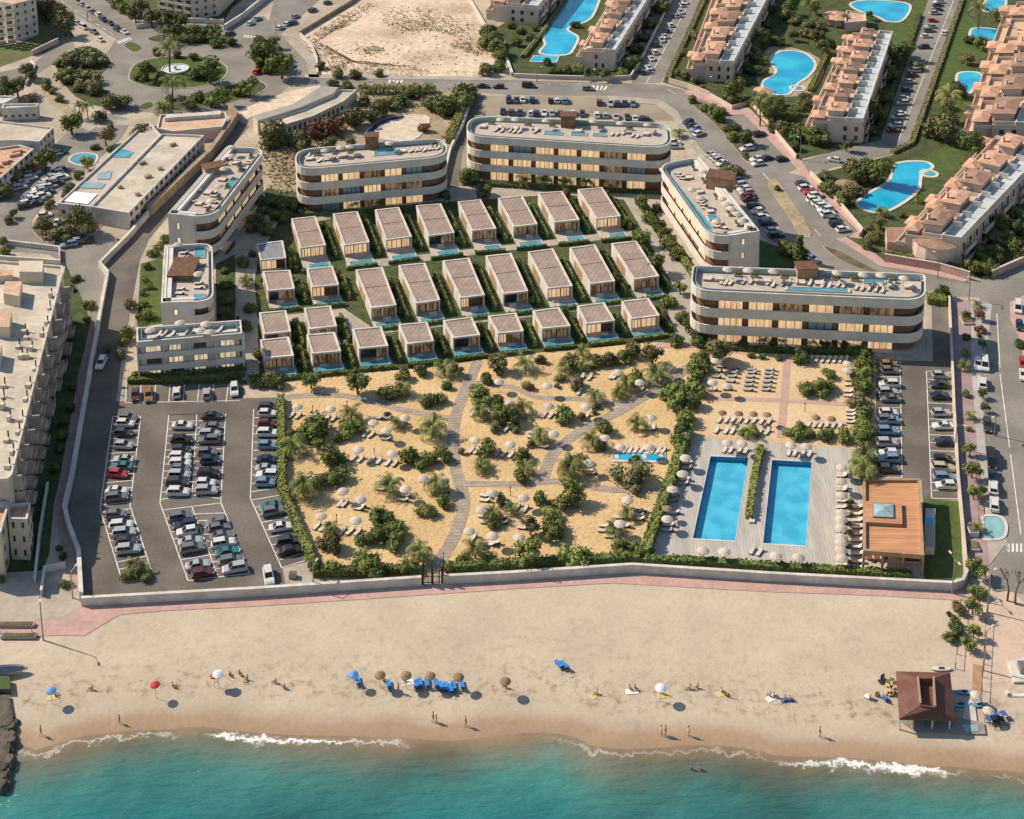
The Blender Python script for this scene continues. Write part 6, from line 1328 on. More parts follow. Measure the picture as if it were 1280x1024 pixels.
def lounger_meshes(cm, fm):
    mb = MB(); L = 2.0
    mb.box(0, 0, .22, L, .68, .06, 0, 0)
    for x in (-.85, .75):
        for y in (-.29, .29): mb.box(x, y, 0, .07, .07, .24, 0, 0)
    f = mb.mesh('frame', fm); mb = MB()
    mb.box(.35, 0, .28, 1.3, .64, .10, 0, 0)
    a = [(-.30, -.32, .28), (-.30, .32, .28), (-.98, .32, .72), (-.98, -.32, .72)]; b = [(x+.05, y, z+.1) for x, y, z in a]
    mb.face(b, 0); mb.face(a[::-1], 0)
    for i in range(4): j = (i+1) % 4; mb.face([a[i], a[j], b[j], b[i]], 0)
    mb.box(-.86, 0, .72, .26, .5, .09, 0, 0)
    return f, mb.mesh('cushion', cm)
LF = {'c': lounger_meshes(CUSH, FRAME), 'g': lounger_meshes(CUSHG, FRAME), 'b': lounger_meshes(CUSHB, METAL)}
LN = {'c': 'cream sun lounger', 'g': 'grey sun lounger', 'b': 'blue beach lounger'}
def umb(px, py, k, label, group, z=0.0, full=True, sc=1.0):
    H_ = 2.35; p = G(px, py, z+H_*sc+.2); p.z = z
    t = thing('parasol', label, 'parasol', p, rnd.uniform(0, 6), group); c = inst('canopy', CAN[k], t, (0, 0, H_*sc), 0, sc); inst('pole', POLE, t, (0, 0, 0), 0, sc)
    if full and k in 'w': inst('base', PBASE, t)
    c.rotation_euler = (rnd.uniform(-.05, .05), rnd.uniform(-.05, .05), 0)
def lng(px, py, ang, k, label, group, z=0.0):
    p = G(px, py, z+.4); p.z = z; t = thing('sun_lounger', label, 'sun lounger', p, ang+rnd.gauss(0, .05), group); inst('frame', LF[k][0], t); inst('cushion', LF[k][1], t)
def rows(fn, zone, items, t, look, group, **kw):
    L = [t(*(float(q) for q in s.split(','))) for s in items.split()]; L.sort(key=kw.pop('key', lambda q: q[0])); n = len(L)
    for i, q in enumerate(L):
        lab = '%s %s' % (look, zone) if n == 1 else '%s %s %s %s' % (ORD[i], look, kw.get('cnt', 'from the left'), zone)
        fn(q, lab, group, kw)
def U(zone, items, t, k='w', z=0.0, sc=1.0, group=None, **kw):
    rows(lambda q, lab, g, kw: umb(q[0], q[1], k, lab, g, z, z < .5, sc), zone, items, t, UNAME[k], group or 'parasols '+zone.split(',')[0], **kw)
def Lg(zone, items, t, ang, k='c', z=0.0, group=None, **kw):
    rows(lambda q, lab, g, kw: lng(q[0], q[1], ang, k, lab, g, z), zone, items, t, LN[k], group or 'loungers '+zone.split(',')[0], **kw)
AX = R(240)      # head end away from the sea by default
TPz, TQ, TS, TU, TV, TW = T(340, 430, k6), T(520, 430, k6), T(700, 420, k6), T(350, 575, k6), T(520, 575, k6), T(680, 560, k6)
z_ = 'on the sand below the left front villas'; U(z_, '215,520 495,540 855,655 965,720 730,880 1010,915 1120,615', TPz)
Lg(z_, '165,595 220,600 460,620 515,625 365,595 785,755 835,760 685,955 745,965 840,970 900,980 975,995 1035,1000 1075,665 1105,670', TPz, AX); Lg('shaded '+z_, '940,770 960,795 890,620 960,620', TPz, R(170), 'g')
z_ = 'on the sand along the car park hedge'; U(z_, '530,255 680,325 345,465 640,500 1055,235', TU)
Lg(z_, '505,360 545,360 310,550 360,565 525,590 590,595 655,600', TU, AX); Lg('crosswise '+z_, '660,405 680,380 1055,295 1035,330 850,240 225,130 225,160', TU, R(165))
z_ = 'on the sand around the main boardwalk\'s top'; U(z_, '700,310 1105,345 1120,515 500,800 795,840 1160,750 790,490', TQ)
Lg(z_, '1080,590 1135,595 465,890 510,895 690,910 740,920 800,925 480,580 570,575 760,710 820,680', TQ, AX); Lg('crosswise '+z_, '990,745 980,780 1075,860 690,670', TQ, R(165))
z_ = 'on the sand beside the lower boardwalk'; U(z_, '645,270 905,310 550,410 450,590 645,630 870,645 60,150 235,165', TV)
Lg(z_, '850,390 920,405 720,360 770,365 480,650', TV, AX); Lg('crosswise '+z_, '75,165 240,230 240,258 580,295 580,335 570,470 590,520 720,480 725,520 660,690 620,705 875,710 860,735 900,565', TV, R(170))
z_ = 'on the sand near the children\'s pool'; U(z_, '900,265 490,300 670,385 215,590 770,680 375,850', TS)
Lg(z_, '430,335 460,335 185,345 250,345 695,430 225,670 780,350 850,355 160,470', TS, AX); Lg('crosswise '+z_, '770,760 770,778 350,940', TS, R(170))
U('directly behind the children\'s pool', '510,930 750,930', TS); Lg('directly behind the children\'s pool', '545,955 590,955 640,955 690,955 780,955 830,958 870,958', TS, AX)
z_ = 'on the sand beside the pool deck hedge'; U(z_, '380,120 705,430 640,630', TW); Lg(z_, '370,190 400,205 820,520 790,560 800,590 640,580 510,650 500,690 560,740 680,650 790,520', TW, R(170))
tPL = T(860, 420, k5)
for i, s in enumerate(('220,200 200,230 190,268 165,355', '310,210 300,240 295,265 285,298 265,350', '425,220 425,240 415,268 410,298 405,325 400,355', '545,220 540,245 535,270 530,300 525,330 520,355')):
    Lg('in the plaza\'s %s lounger column' % ORD[i], s, tPL, R(175), 'g', group='grey loungers of the plaza', key=lambda q: q[1], cnt='from the top')
U('beside the grey lounger columns on the plaza', '165,305 260,330 185,160', tPL)
Lg('in the plaza\'s upper left lounger row', '210,555 258,555 300,555 345,555 390,560 440,560 490,565 540,565', tPL, AX); Lg('in the plaza\'s lower left lounger row', '190,625 255,628 297,630 345,630 480,633 527,635', tPL, AX)
Lg('in the plaza\'s right lounger row', '805,585 845,588 882,588 925,590 970,590 1015,592', tPL, AX); Lg('in the short row below the long hotel', '817,155 858,155 898,157 938,158 978,158 1018,158 1055,155', tPL, AX)
U('on the plaza\'s left half', '230,505 340,510 437,513 528,517', tPL, 's'); U('on the plaza\'s right half', '855,537 958,545', tPL, 's')
Lg('along the plaza\'s right hedge', '1075,290 1075,320 1070,365 1070,395 1085,495 1085,520 1090,545 1085,570', tPL, R(175), key=lambda q: q[1], cnt='from the top'); U('at the plaza\'s right hedge', '1065,180 1065,225', tPL)
tD = T(800, 540, 4.923)
U('above the left lap pool', '540,60 630,65', tD); U('above the right lap pool', '930,75 1025,82', tD); U('left of the left lap pool', '280,155 262,252 200,347 168,530', tD, key=lambda q: q[1], cnt='from the top'); U('left of the left lap pool, the only brown one', '168,465', tD, 's')
U('below the left lap pool', '390,722 520,732', tD); U('below the right lap pool', '838,755 977,765', tD)
Lg('above the left lap pool', '522,104 558,107 612,110 650,113', tD, AX); Lg('above the right lap pool', '917,124 953,127 1003,128 1042,132', tD, AX)
Lg('left of the left lap pool', '290,188 290,215 275,288 270,312 208,385 200,415 210,492 178,568 170,600', tD, R(178), key=lambda q: q[1], cnt='from the top')
Lg('below the left lap pool', '370,785 420,790 500,790 550,795 690,725 735,735', tD, AX); Lg('below the right lap pool', '810,805 860,810 955,818 1010,820', tD, AX)
tK = T(1040, 560, 6.02)
U('in the dense column left of the timber pavilion', '75,140 70,245 75,350 75,480 70,530 70,590 70,665 70,700 70,760 75,820', tK, key=lambda q: q[1], cnt='from the top')
Lg('in the dense column left of the timber pavilion', ' '.join('75,%d' % y for y in (185, 205, 290, 310, 395, 440, 500, 560, 625, 690, 735, 790, 870, 895)), tK, R(178), key=lambda q: q[1], cnt='from the top')
Lg('right beside the timber pavilion\'s wall', ' '.join('192,%d' % y for y in (440, 490, 540, 590, 640, 690, 740, 790, 850, 900)), tK, R(178), key=lambda q: q[1], cnt='from the top')
grove('between the loungers left of the timber pavilion', 'planting of the pool terrace', 'so140,400,45 sg135,440,45 so140,500,40 sg135,570,50 sg130,640,60 so125,740,45 sg120,850,45 so110,910,45', tK, 6.02)
grove('at the ends of the divider hedge between the lap pools', 'planting of the pool terrace', 'pg740,105,70 sg735,170,45', tD, 4.923)
# roof terraces
def roof(zone, Z, t, us, ls, ang, k='c'):
    if us: U('on the roof of '+zone, us, t, 'w', Z-1.0, 1.05)
    if ls: Lg('on the roof of '+zone, ls, t, ang, k, Z-1.0)
roof('the long plaza hotel', Z4, T(855, 320, 4.129), '225,65 330,70 460,75 790,82 925,92 1015,95 1135,110', '195,130 215,135 240,135 305,130 345,130 435,135 460,145 510,140 540,135 650,138 715,150 750,150 795,145 825,150 890,160 920,165 955,165 990,170 1025,175 1080,150 1160,150', AX)
roof('the longest back hotel', 12.9, T(575, 130, 4.571), '490,92 760,95 915,107 1070,115 230,85 315,85', '205,145 240,150 285,150 310,155 340,155 870,170 900,170 935,165 985,178 1015,182 1110,165 430,155', AX)
roof('the hotel behind the villas', 12.6, T(360, 165, 6.095), '280,135 400,115 470,105 770,80', '240,215 285,205 315,200 345,200 150,180 430,180 940,140 980,135 1010,130 1040,135 1080,125 1110,120 1140,120', AX)
roof('the diagonal right hotel', 11.6, T(815, 190, 6.095), '305,280 370,345 490,525 535,350 565,390 605,425 650,465 685,520 390,145', '195,160 215,180 235,200 370,380 390,400 410,425 490,565 550,575 400,215 430,195 670,550 450,230', R(160))
roof('the diagonal left hotel', 12.0, T(180, 180, 8), '870,110 870,25 800,240 750,415 670,560', '850,145 800,195 1060,165 1040,190 1020,240 970,245 530,470 490,570 700,480 700,515 700,580 630,620', R(170))
roof('the end-on left hotel', 9.6, T(160, 290, k71), '440,105 625,365', '500,180 500,225 470,500 460,540 630,450 625,490 640,290', R(180))
roof('the low front hotel', 8.6, T(160, 290, k71), '195,865 460,800 690,810 640,865 725,880', '270,910 320,900 385,910 510,900 570,890 815,865', AX)
# daybeds and planters along the roof terraces
mb = MB(); mb.box(0, 0, 0, 2.0, 1.7, .35, 0, 0); DBF = mb.mesh('frame', WOODL)
mb = MB(); mb.box(0, 0, .35, 1.9, 1.6, .16, 0, 0); mb.box(-.8, 0, .5, .25, 1.5, .25, 0, 0); DBM = mb.mesh('mattress', CUSH)
mb = MB(); mb.box(0, 0, 0, 1.9, .6, .55, 0, 0); PLB = mb.mesh('box', STONE)
mb = MB(); core(mb, (0, 0, .75), .3, (2.6, .8, 1)); leaves(mb, (0, 0, .75), .35, 70, .16, (2.4, .9, 1)); PLL = mb.mesh('foliage', LEAF)
for nm_, q, Z, db, pl in (('the long plaza hotel', '862,363 1157,376 1157,343 866,332', Z4, (.07, .12, .33, .47, .55, .80, .93), (.2, .27, .40, .62, .70, .86)), ('the longest back hotel', '582,170 840,186 838,154 585,145', 12.9, (.08, .16, .24, .34, .55, .88), (.12, .30, .42, .58, .66, .80)), ('the hotel behind the villas', '368,213 560,196 557,172 370,187', 12.6, (.09, .30, .40, .70), (.14, .26, .36, .62, .92)), ('the diagonal right hotel', '888,299 949.5,289 874,196 822,206', 11.6, (.2, .35, .6, .8), (.15, .28, .5, .72, .9)), ('the diagonal left hotel', '210,267 266,273 334,185 283,184', 12.0, (.2, .35, .55, .8), (.12, .3, .45, .7, .9))):
    Q = [V2(G(*p, Z)) for p in P(q)]; lng_ = 'diagonal' in nm_
    def rq(u, v): return Q[0].lerp(Q[1], u).lerp(Q[3].lerp(Q[2], u), v)
    ax_ = (Q[3]-Q[0]) if lng_ else (Q[1]-Q[0]); a_ = math.atan2(ax_.y, ax_.x); wh = 'from the near end' if lng_ else 'from the left'
    for i, u in enumerate(db):
        p = rq(.42 if u < .5 else .5, u) if lng_ else rq(u, .62); o = thing('daybed', '%s square cream daybed %s on the roof of %s' % (ORD[i], wh, nm_), 'daybed', (p.x, p.y, Z-1.0), a_+rnd.choice((0, 1.57, 3.14)), 'daybeds on the roof terraces'); inst('frame', DBF, o); inst('mattress', DBM, o)
    for i, u in enumerate(pl):
        p = rq(.72, u) if lng_ else rq(u, .80); o = thing('planter_box', '%s leafy stone planter %s on the roof of %s' % (ORD[i], wh, nm_), 'planter', (p.x, p.y, Z-1.0), a_, 'planters on the roof terraces'); inst('box', PLB, o); inst('foliage', PLL, o)
# ---------------------------------------------------------------- street lamps
def lamp(label, px, py, h, arms=1, ang=0, dark=False, group='street lamps'):
    p = G(px, py); t = thing('street_lamp', label, 'street lamp', p, ang, group); m = METALD if dark else METAL
    b = MB(); b.cone(0, 0, 0, .14, h, .07, 7, 0); b.obj('post', m, t, local=True)
    for i in range(arms):
        a = 1 if i == 0 else -1; b = MB(); b.tube((0, 0, h-.1), (a*1.2, 0, h+.25), .05, .04, 5); b.obj('arm', m, t, local=True)
        b = MB(); b.box(a*1.4, 0, h+.2, .7, .28, .12, 0, 0); b.obj('lamp_head', WALLW, t, local=True)
for i, (l, x, y, h, a) in enumerate((('by the corner of the pavilion lawn, on the promenade', 1190, 742, 6.5, 2), ('beside the tall shrubs at the promenade\'s right end', 1234, 765, 7, 1), ('on the sandy pavement above the beach bar', 1229, 838, 7, 1), ('at the junction\'s left pavement', 1211, 375, 6, 1), ('on the pavement above the pink wall junction', 1172, 348, 6, 1), ('at the left end of the promenade', 91, 748, 5, 1), ('at the promenade\'s left edge near the steps', 54, 800, 8, 1), ('on the beach wall by the left car park', 392, 738, 4.5, 1), ('beside the top road, left of the long pool', 671, 104, 5, 1), ('beside the top road below the pink apartment block', 739, 105, 5, 1), ('on the corner of the curved road', 891, 122, 6, 1), ('in the bay by the curved road', 1000, 200, 6, 1), ('beside the right car park\'s cream wall', 1194, 560, 5, 1), ('on the right street\'s strip', 1243, 545, 4.5, 1), ('at the roundabout\'s top', 205, 46, 6, 2), ('on the slip road', 345, 45, 6, 1), ('by the small cream tower', 40, 655, 4, 1), ('along the top left road', 110, 27, 6, 2))):
    lamp('%s street lamp %s' % ('double armed' if a == 2 else 'grey single armed', l), x, y, h, a, rnd.uniform(0, 6))
for i, (x, y, l) in enumerate(((391, 518, 'below the left front villas'), (468, 572, 'above the row of six loungers'), (421, 655, 'near the car park hedge'), (638, 620, 'below the cross boardwalk'), (434, 512, 'beside the upper left boardwalk'), (520, 448, 'at the wall of the front villas'), (1006, 515, 'on the plaza\'s cross path'))):
    p = G(x, y); t = thing('path_light', 'slim dark path light %s' % l, 'path light', p, 0, 'path lights of the sand garden')
    b = MB(); b.cone(0, 0, 0, .07, 1.7, .06, 6, 0); b.obj('post', METALD, t, local=True); b = MB(); b.cone(0, 0, 1.7, .12, 1.95, .1, 8, 0); b.obj('lamp_head', METALD, t, local=True)
# ---------------------------------------------------------------- people
def person(px, py, label, top, legs, group, h=1.72, pose='stand', ang=0.0, z=-.03, swim=False):
    if z > -.5:
        for _ in range(3):
            p = G(px, py, z); dd = float(shore_dist(np.array([p.x]), np.array([p.y]))[0]); z = -.03 if dd > 6 else (-.35+.32*dd/6 if dd > 0 else -.35+.09*dd)
    p = G(px, py, z); t = thing('person', label, 'person', p, ang, group)
    def skinned(name, pts, edges, rad, mat, sub=1):
        me = bpy.data.meshes.new(name); me.from_pydata(pts, edges, []); me.materials.append(mat)
        o = bpy.data.objects.new(name, me); col.objects.link(o); o.parent = t
        o.modifiers.new('skin', 'SKIN'); sm = o.modifiers.new('sub', 'SUBSURF'); sm.levels = sub; sm.render_levels = sub
        for i, r in enumerate(rad): me.skin_vertices[0].data[i].radius = (r, r)
        me.skin_vertices[0].data[0].use_root = True; return o
    if pose == 'stand':
        st = rnd.uniform(.08, .28)
        pts = [(0, 0, .92), (0, 0, 1.15), (0, 0, 1.38), (0, 0, 1.5), (.02, 0, 1.63), (.02, 0, 1.73), (0, .17, 1.36), (.02, .24, 1.08), (.10, .25, .85), (0, -.17, 1.36), (-.02, -.24, 1.08), (.06, -.25, .85), (0, .09, .88), (st*.6, .1, .48), (st*.3, .1, .07), (st*.3+.14, .1, .03), (0, -.09, .88), (-st*.3, -.1, .48), (-st, -.1, .07), (-st+.14, -.1, .03)]
        eg = [(0, 1), (1, 2), (2, 3), (3, 4), (4, 5), (2, 6), (6, 7), (7, 8), (2, 9), (9, 10), (10, 11), (0, 12), (12, 13), (13, 14), (14, 15), (0, 16), (16, 17), (17, 18), (18, 19)]
        rd_ = [.13, .125, .14, .055, .095, .075, .06, .045, .035, .06, .045, .035, .085, .06, .04, .035, .085, .06, .04, .035]
        cl = [((0, 0, .80), (0, 0, .9), (0, 0, 1.15), (0, 0, 1.40)), (.15, .155, .145, .16)]
    else:                       # sitting on the sand, knees raised
        pts = [(0, 0, .14), (-.06, 0, .36), (-.10, 0, .58), (-.08, 0, .70), (-.05, 0, .83), (-.05, 0, .92), (-.08, .17, .55), (.02, .24, .32), (.2, .2, .30), (-.08, -.17, .55), (.02, -.24, .32), (.2, -.2, .30), (.05, .09, .15), (.40, .12, .42), (.62, .12, .07), (.74, .12, .05), (.05, -.09, .15), (.40, -.12, .42), (.62, -.12, .07), (.74, -.12, .05)]
        eg = [(0, 1), (1, 2), (2, 3), (3, 4), (4, 5), (2, 6), (6, 7), (7, 8), (2, 9), (9, 10), (10, 11), (0, 12), (12, 13), (13, 14), (14, 15), (0, 16), (16, 17), (17, 18), (18, 19)]
        rd_ = [.14, .13, .14, .055, .095, .075, .06, .045, .035, .06, .045, .035, .085, .065, .04, .035, .085, .065, .04, .035]
        cl = [((.02, 0, .12), (-.04, 0, .28), (-.10, 0, .6)), (.15, .145, .15)]
    s = h/1.78; pts = [(x*s, y*s, zz*s) for x, y, zz in pts]
    skinned('body', pts, eg, [r*s for r in rd_], SKINM)
    skinned('clothing', [(x*s, y*s, zz*s) for x, y, zz in cl[0]], [(i, i+1) for i in range(len(cl[0])-1)], [r*s for r in cl[1]], CLOTH[top])
    hp = pts[5]; b = MB(); n = 8
    b.loft([[(hp[0]-.02+r*math.cos(6.283*i/n), hp[1]+r*math.sin(6.283*i/n), hp[2]+dz) for i in range(n)] for r, dz in ((.085, -.05), (.10, .0), (.07, .06), (.01, .085))], 0); b.obj('hair', HAIR, t, local=True)
    return t
e1, e2, e3 = T(320, 768, 4), T(640, 768, 4), T(960, 768, 4)
gp = 'people at the water\'s edge'
for (t, x, y, l, top, h) in ((e1, 886, 538, 'person in dark clothes walking beside a smaller one on the wet sand', 0, 1.8), (e1, 902, 540, 'smaller person in pale clothes walking beside the taller one in dark', 1, 1.4), (e1, 1049, 560, 'lone person in dark clothes at the water\'s edge, centre of the beach', 0, 1.75), (e2, 747, 605, 'left one of two people walking together near the pale blue parasol', 1, 1.75), (e2, 767, 605, 'right one of two people walking together near the pale blue parasol', 2, 1.75), (e2, 882, 608, 'person in white near the foam, right of the walking pair', 1, 1.75), (e3, 259, 612, 'person in dark clothes left of the beach bar near the foam', 0, 1.75), (T(0, 768, 4), 205, 605, 'person standing in the foam at the far left of the beach', 0, 1.7), (T(0, 768, 4), 598, 545, 'person on the wet sand on the left beach', 0, 1.5), (e1, 712, 392, 'person walking below the blue loungers', 0, 1.7)):
    X, Y = t(x, y); person(X, Y, l, top, 0, gp, h, 'stand', rnd.uniform(-.6, .6)+(0 if rnd.random() < .5 else 3.1))
for (t, x, y, l, top) in ((e2, 897, 800, 'swimmer on the left of the pair in the sea', 0), (e2, 940, 802, 'swimmer on the right of the pair in the sea', 2)):
    X, Y = t(x, y); person(X, Y, l, top, 0, 'swimmers in the sea', 1.75, 'stand', rnd.uniform(0, 6), -1.15)
gs = 'people sitting on the beach'
for i, (t, x, y, l, top) in enumerate(((e1, 98, 345, 'person sitting left of the blue and white heap on the left beach', 0), (e1, 142, 372, 'person in blue sitting alone on the left beach', 3), (e1, 500, 338, 'person in white under the blue parasol', 1), (e1, 640, 340, 'person under the leftmost straw beach parasol', 0), (e1, 745, 335, 'person in white under the second straw beach parasol', 1), (e1, 1250, 368, 'person under the straw parasol standing apart on the right', 0), (e2, 590, 378, 'person in pale clothes sitting with a companion left of the pale parasol', 1), (e2, 617, 378, 'person in dark clothes sitting with a companion left of the pale parasol', 0), (e2, 425, 400, 'person sitting beside a yellow bag on the open sand', 4), (e2, 755, 400, 'person sitting under the pale blue and white parasol', 1), (e2, 890, 375, 'left one of two people sitting right of the pale parasol', 4), (e2, 928, 370, 'right one of two people sitting right of the pale parasol', 0), (e2, 1048, 392, 'person in white sitting on the yellowish towels', 1), (e2, 1070, 410, 'person in dark sitting on the yellowish towels', 0), (e3, 10, 412, 'left person of the group right of the towels', 1), (e3, 32, 415, 'right person of the group right of the towels', 0), (e3, 85, 430, 'left person of the group nearest the beach bar', 3), (e3, 112, 432, 'right person of the group nearest the beach bar', 4), (T(0, 768, 4), 275, 410, 'person in white under the pale blue parasol at the far left', 1), (T(0, 768, 4), 460, 378, 'person in dark sitting between two parasols on the far left beach', 0), (T(0, 768, 4), 865, 365, 'person sitting right of the red parasol', 1), (T(0, 768, 4), 1150, 310, 'left person of the group right of the two overlapping parasols', 0), (T(0, 768, 4), 1200, 305, 'middle person of the group right of the two overlapping parasols', 0), (T(0, 768, 4), 1235, 328, 'right person of the group right of the two overlapping parasols', 3))):
    X, Y = t(x, y); person(X, Y, l, top, 0, gs, 1.72, 'sit', rnd.uniform(0, 6))
# beach parasols and loungers
e0 = T(0, 768, 4)
U('on the far left beach', '255,375', e0, 'b'); U('beside the seated group on the left beach', '775,345', e0, 'r'); U('overlapping a red one on the left beach', '1090,292', e0, 'p'); U('half hidden by a pale one on the left beach', '1070,300', e0, 'r', sc=.9)
U('left of the straw beach parasols', '487,293', e1, 'b'); U('on the beach', '620,297 750,299 870,301 1012,307', e1, 's'); U('standing apart on the open beach', '1247,328', e1, 's'); U('on the open beach, right half', '745,362', e2, 'p')
Lg('in the cluster under the straw beach parasols', '510,330 665,350 800,350 820,342 855,342 900,345 925,357 948,360 975,368 990,355 1030,350', e1, R(100), 'b', group='blue loungers on the beach')
Lg('of the pair alone on the upper beach', '236,247 262,252', e2, R(120), 'b', group='blue lounger pair')
def towel(px, py, ang, mat, label, w=1.0, l=1.9):
    p = G(px, py); b = MB(); b.box(0, 0, 0, l, w, .03, 0, 0); o = b.obj('beach_towel', mat, local=True); o.location = (p.x, p.y, -.01); o.rotation_euler = (0, 0, ang); tag(o, label, 'towel', 'towels and bags on the beach')
TY = mk('yellow_towel', (.62, .5, .2), (.5, .42, .2), 3, .95); TWH = mk('white_towel', (.75, .72, .66), None, rough=.95)
towel(*e2(1052, 395), .3, TY, 'yellowish towel under the seated pair, right beach'); towel(*e2(418, 402), .8, TY, 'small yellow towel beside a lone sitter'); towel(*e0(265, 415), .2, TY, 'yellow towel below the far left blue parasol'); towel(*e2(600, 385), .1, TWH, 'white towel under the companions left of the pale parasol'); towel(*e2(758, 405), .2, TY, 'yellow towel under the pale blue and white parasol')
towel(*e1(760, 340), .2, TWH, 'white towel under the second straw parasol'); towel(*e3(95, 430), .1, CLOTH[3], 'blue towel under the group nearest the beach bar'); towel(*e3(20, 418), .5, TWH, 'white towel under the group right of the yellowish towels')
# things around the beach bar
for i, (x, y, m) in enumerate(((190, 385, 0), (215, 375, 0), (85, 500, 4), (150, 475, 2), (235, 470, 2), (260, 480, 2), (230, 520, 3), (300, 425, 1), (270, 400, 2), (240, 410, 2), (300, 480, 1))):
    p = G(*t5(x, y)); nm = ['dark', 'pink', 'yellow', 'blue', 'white'][m]; mt = [CLOTH[0], mk('pink_fabric', (.55, .3, .3), None), TY, CLOTH[3], TWH][m]
    o = thing('beach_chair', '%s low beach chair left of the beach bar, %s from the left' % (nm, ORD[sorted([85, 150, 190, 215, 230, 235, 240, 260, 270, 300, 300]).index(x)] if i != 10 else 'rearmost'), 'beach chair', p, rnd.uniform(0, 6), 'low chairs left of the beach bar')
    b = MB(); b.box(0, 0, .2, .8, .7, .08, 0, 0); b.obj('seat', mt, o, local=True); b = MB(); b.box(-.4, 0, .2, .1, .7, .7, 0, 0); b.obj('backrest', mt, o, local=True)
    for x_ in (-.35, .35):
        for y_ in (-.3, .3): b = MB(); b.box(x_, y_, 0, .05, .05, .22, 0, 0); b.obj('leg', METAL, o, local=True)
def kayak(px, py, ang, mat, label, L=3.4):
    p = G(px, py); b = MB(); R_ = []
    for k in range(9):
        u = k/8*2-1; w_ = .42*math.sqrt(max(.001, 1-abs(u)**2.4)); R_.append([(u*L/2, -w_, .22), (u*L/2, -w_*.5, .02+.12*abs(u)), (u*L/2, w_*.5, .02+.12*abs(u)), (u*L/2, w_, .22), (u*L/2, w_*.6, .3), (u*L/2, -w_*.6, .3)])
    b.loft(R_, 0); o = thing('kayak', label, 'kayak', p, ang, 'kayaks and boards by the beach bar'); b.obj('hull', mat, o, local=True); b = MB(); b.box(0, 0, .27, .9, .42, .06, 0, 0); b.obj('cockpit', METALD, o, local=True)
kayak(*t5(830, 465), .0, CANB, 'blue kayak right behind the beach bar'); kayak(*t5(800, 560), .1, mk('light_blue_hull', (.15, .4, .6), None), 'pale blue kayak beside the beach bar\'s corner'); kayak(*t5(652, 288), 0, WALLW, 'white kayak behind the beach bar\'s rear eave'); kayak(*t5(945, 562), .2, POOLT, 'turquoise kayak on the beach bar\'s side terrace', 2.6)
b = MB(); w_ = [G(*t5(*p)) for p in ((810, 690), (925, 720), (905, 560), (880, 510), (830, 560))]; b.prism([V2(q) for q in w_], 0, .18, 0); tag(b.obj('sun_deck', WALLW, origin=tuple(cen(w_))), 'white sun deck beside the beach bar', 'deck')
U('on the beach bar\'s side terrace', '915,470 1010,590', t5, 'w', sc=.8)
for i, (x, y) in enumerate(((1000, 640), (1060, 660), (1100, 690), (1010, 690), (1070, 720), (1120, 650))):
    p = G(*t5(x, y)); o = thing('terrace_table', 'dark terrace table right of the beach bar, %s in the cluster from the left' % ORD[sorted([1000, 1010, 1060, 1070, 1100, 1120]).index(x)], 'table', p, rnd.uniform(0, 3), 'terrace tables by the beach bar'); b = MB(); b.box(0, 0, .7, .9, .9, .05, 0, 0); b.obj('table_top', [METALD, CLOTH[3]][i % 2], o, local=True)
    for x_ in (-.4, .4):
        for y_ in (-.4, .4): b = MB(); b.box(x_, y_, 0, .06, .06, .7, 0, 0); b.obj('leg', METALD, o, local=True)
b = MB(); w_ = [G(*t5(*p)) for p in ((805, 720), (930, 720), (935, 770), (830, 775))]; b.prism([V2(q) for q in w_], 0, .3, 0); tag(b.obj('glass_windbreak', GLASSB, origin=tuple(cen(w_))), 'bluish glass windbreak in front of the white sun deck', 'windbreak')
b = MB(); strip(b, [G(*t5(*p)) for p in ((925, 250), (922, 470))], 1.4, .03); o = b.obj('boardwalk', WOODL); o['kind'] = 'structure'
wk = [G(*t5(*p)) for p in ((1155, 245), (1300, 195), (1330, 390), (1200, 395))]; c0 = cen(wk); o = thing('lifeguard_hut', 'white beach hut with a slatted box, at the right edge beyond the beach bar', 'beach hut', (c0.x, c0.y, 0)); b = MB(); b.prism([V2(q) for q in wk], 0, .35, 0); b.obj('platform', WALLW, o); b = MB(); b.box(c0.x+1, c0.y, .35, 2.4, 1.6, 1.0, 0, 0); b.obj('slatted_box', METAL, o)
p = G(*t5(1180, 485)); o = thing('white_board', 'long white board lying on the sand right of the beach bar', 'board', p); b = MB(); b.box(2.2, 0, 0, 5, .55, .12, 0, 0); b.obj('board', WALLW, o, local=True); b = MB(); b.box(-.5, .2, 0, .5, .5, .5, .5, 0); b.obj('end_block', WALLW, o, local=True)
def fence(label, pts, h=1.1, m=METALD, sp=2.5):
    w_ = [V2(G(*p)) for p in pts]; c0 = cen(w_); o = thing('fence', label, 'fence', (c0.x, c0.y, 0), 0, 'fences'); b = MB()
    for a, e in zip(w_[:-1], w_[1:]):
        for z in (h-.08,): wquad(b, a, e, z, z+.06, 0, .05)
    b.obj('rail', m, o); n = 0
    for a, e in zip(w_[:-1], w_[1:]):
        k = max(1, int((e-a).length/sp))
        for i in range(k+1): q = a.lerp(e, i/k); b = MB(); b.box(q.x, q.y, 0, .1, .1, h, 0, 0); b.obj('post', m, o)
fence('dark fence running down to the beach bar beside the tall shrubs', P('1201,756 1198,800 1194,836')); fence('dark post fence along the sandy pavement right of the beach bar', P('1232,780 1229,830 1226,880'))
fence('metal fence on the empty sandy lot\'s lower edge', P('560,94 636,96'), 1.3); fence('fence along the mauve pavement above the splash basin', P('1221,600 1223,650'), 1.0, METAL)
fence('railing on the paved court at the far left', P('0,792 40,790'), 1.0, METAL)
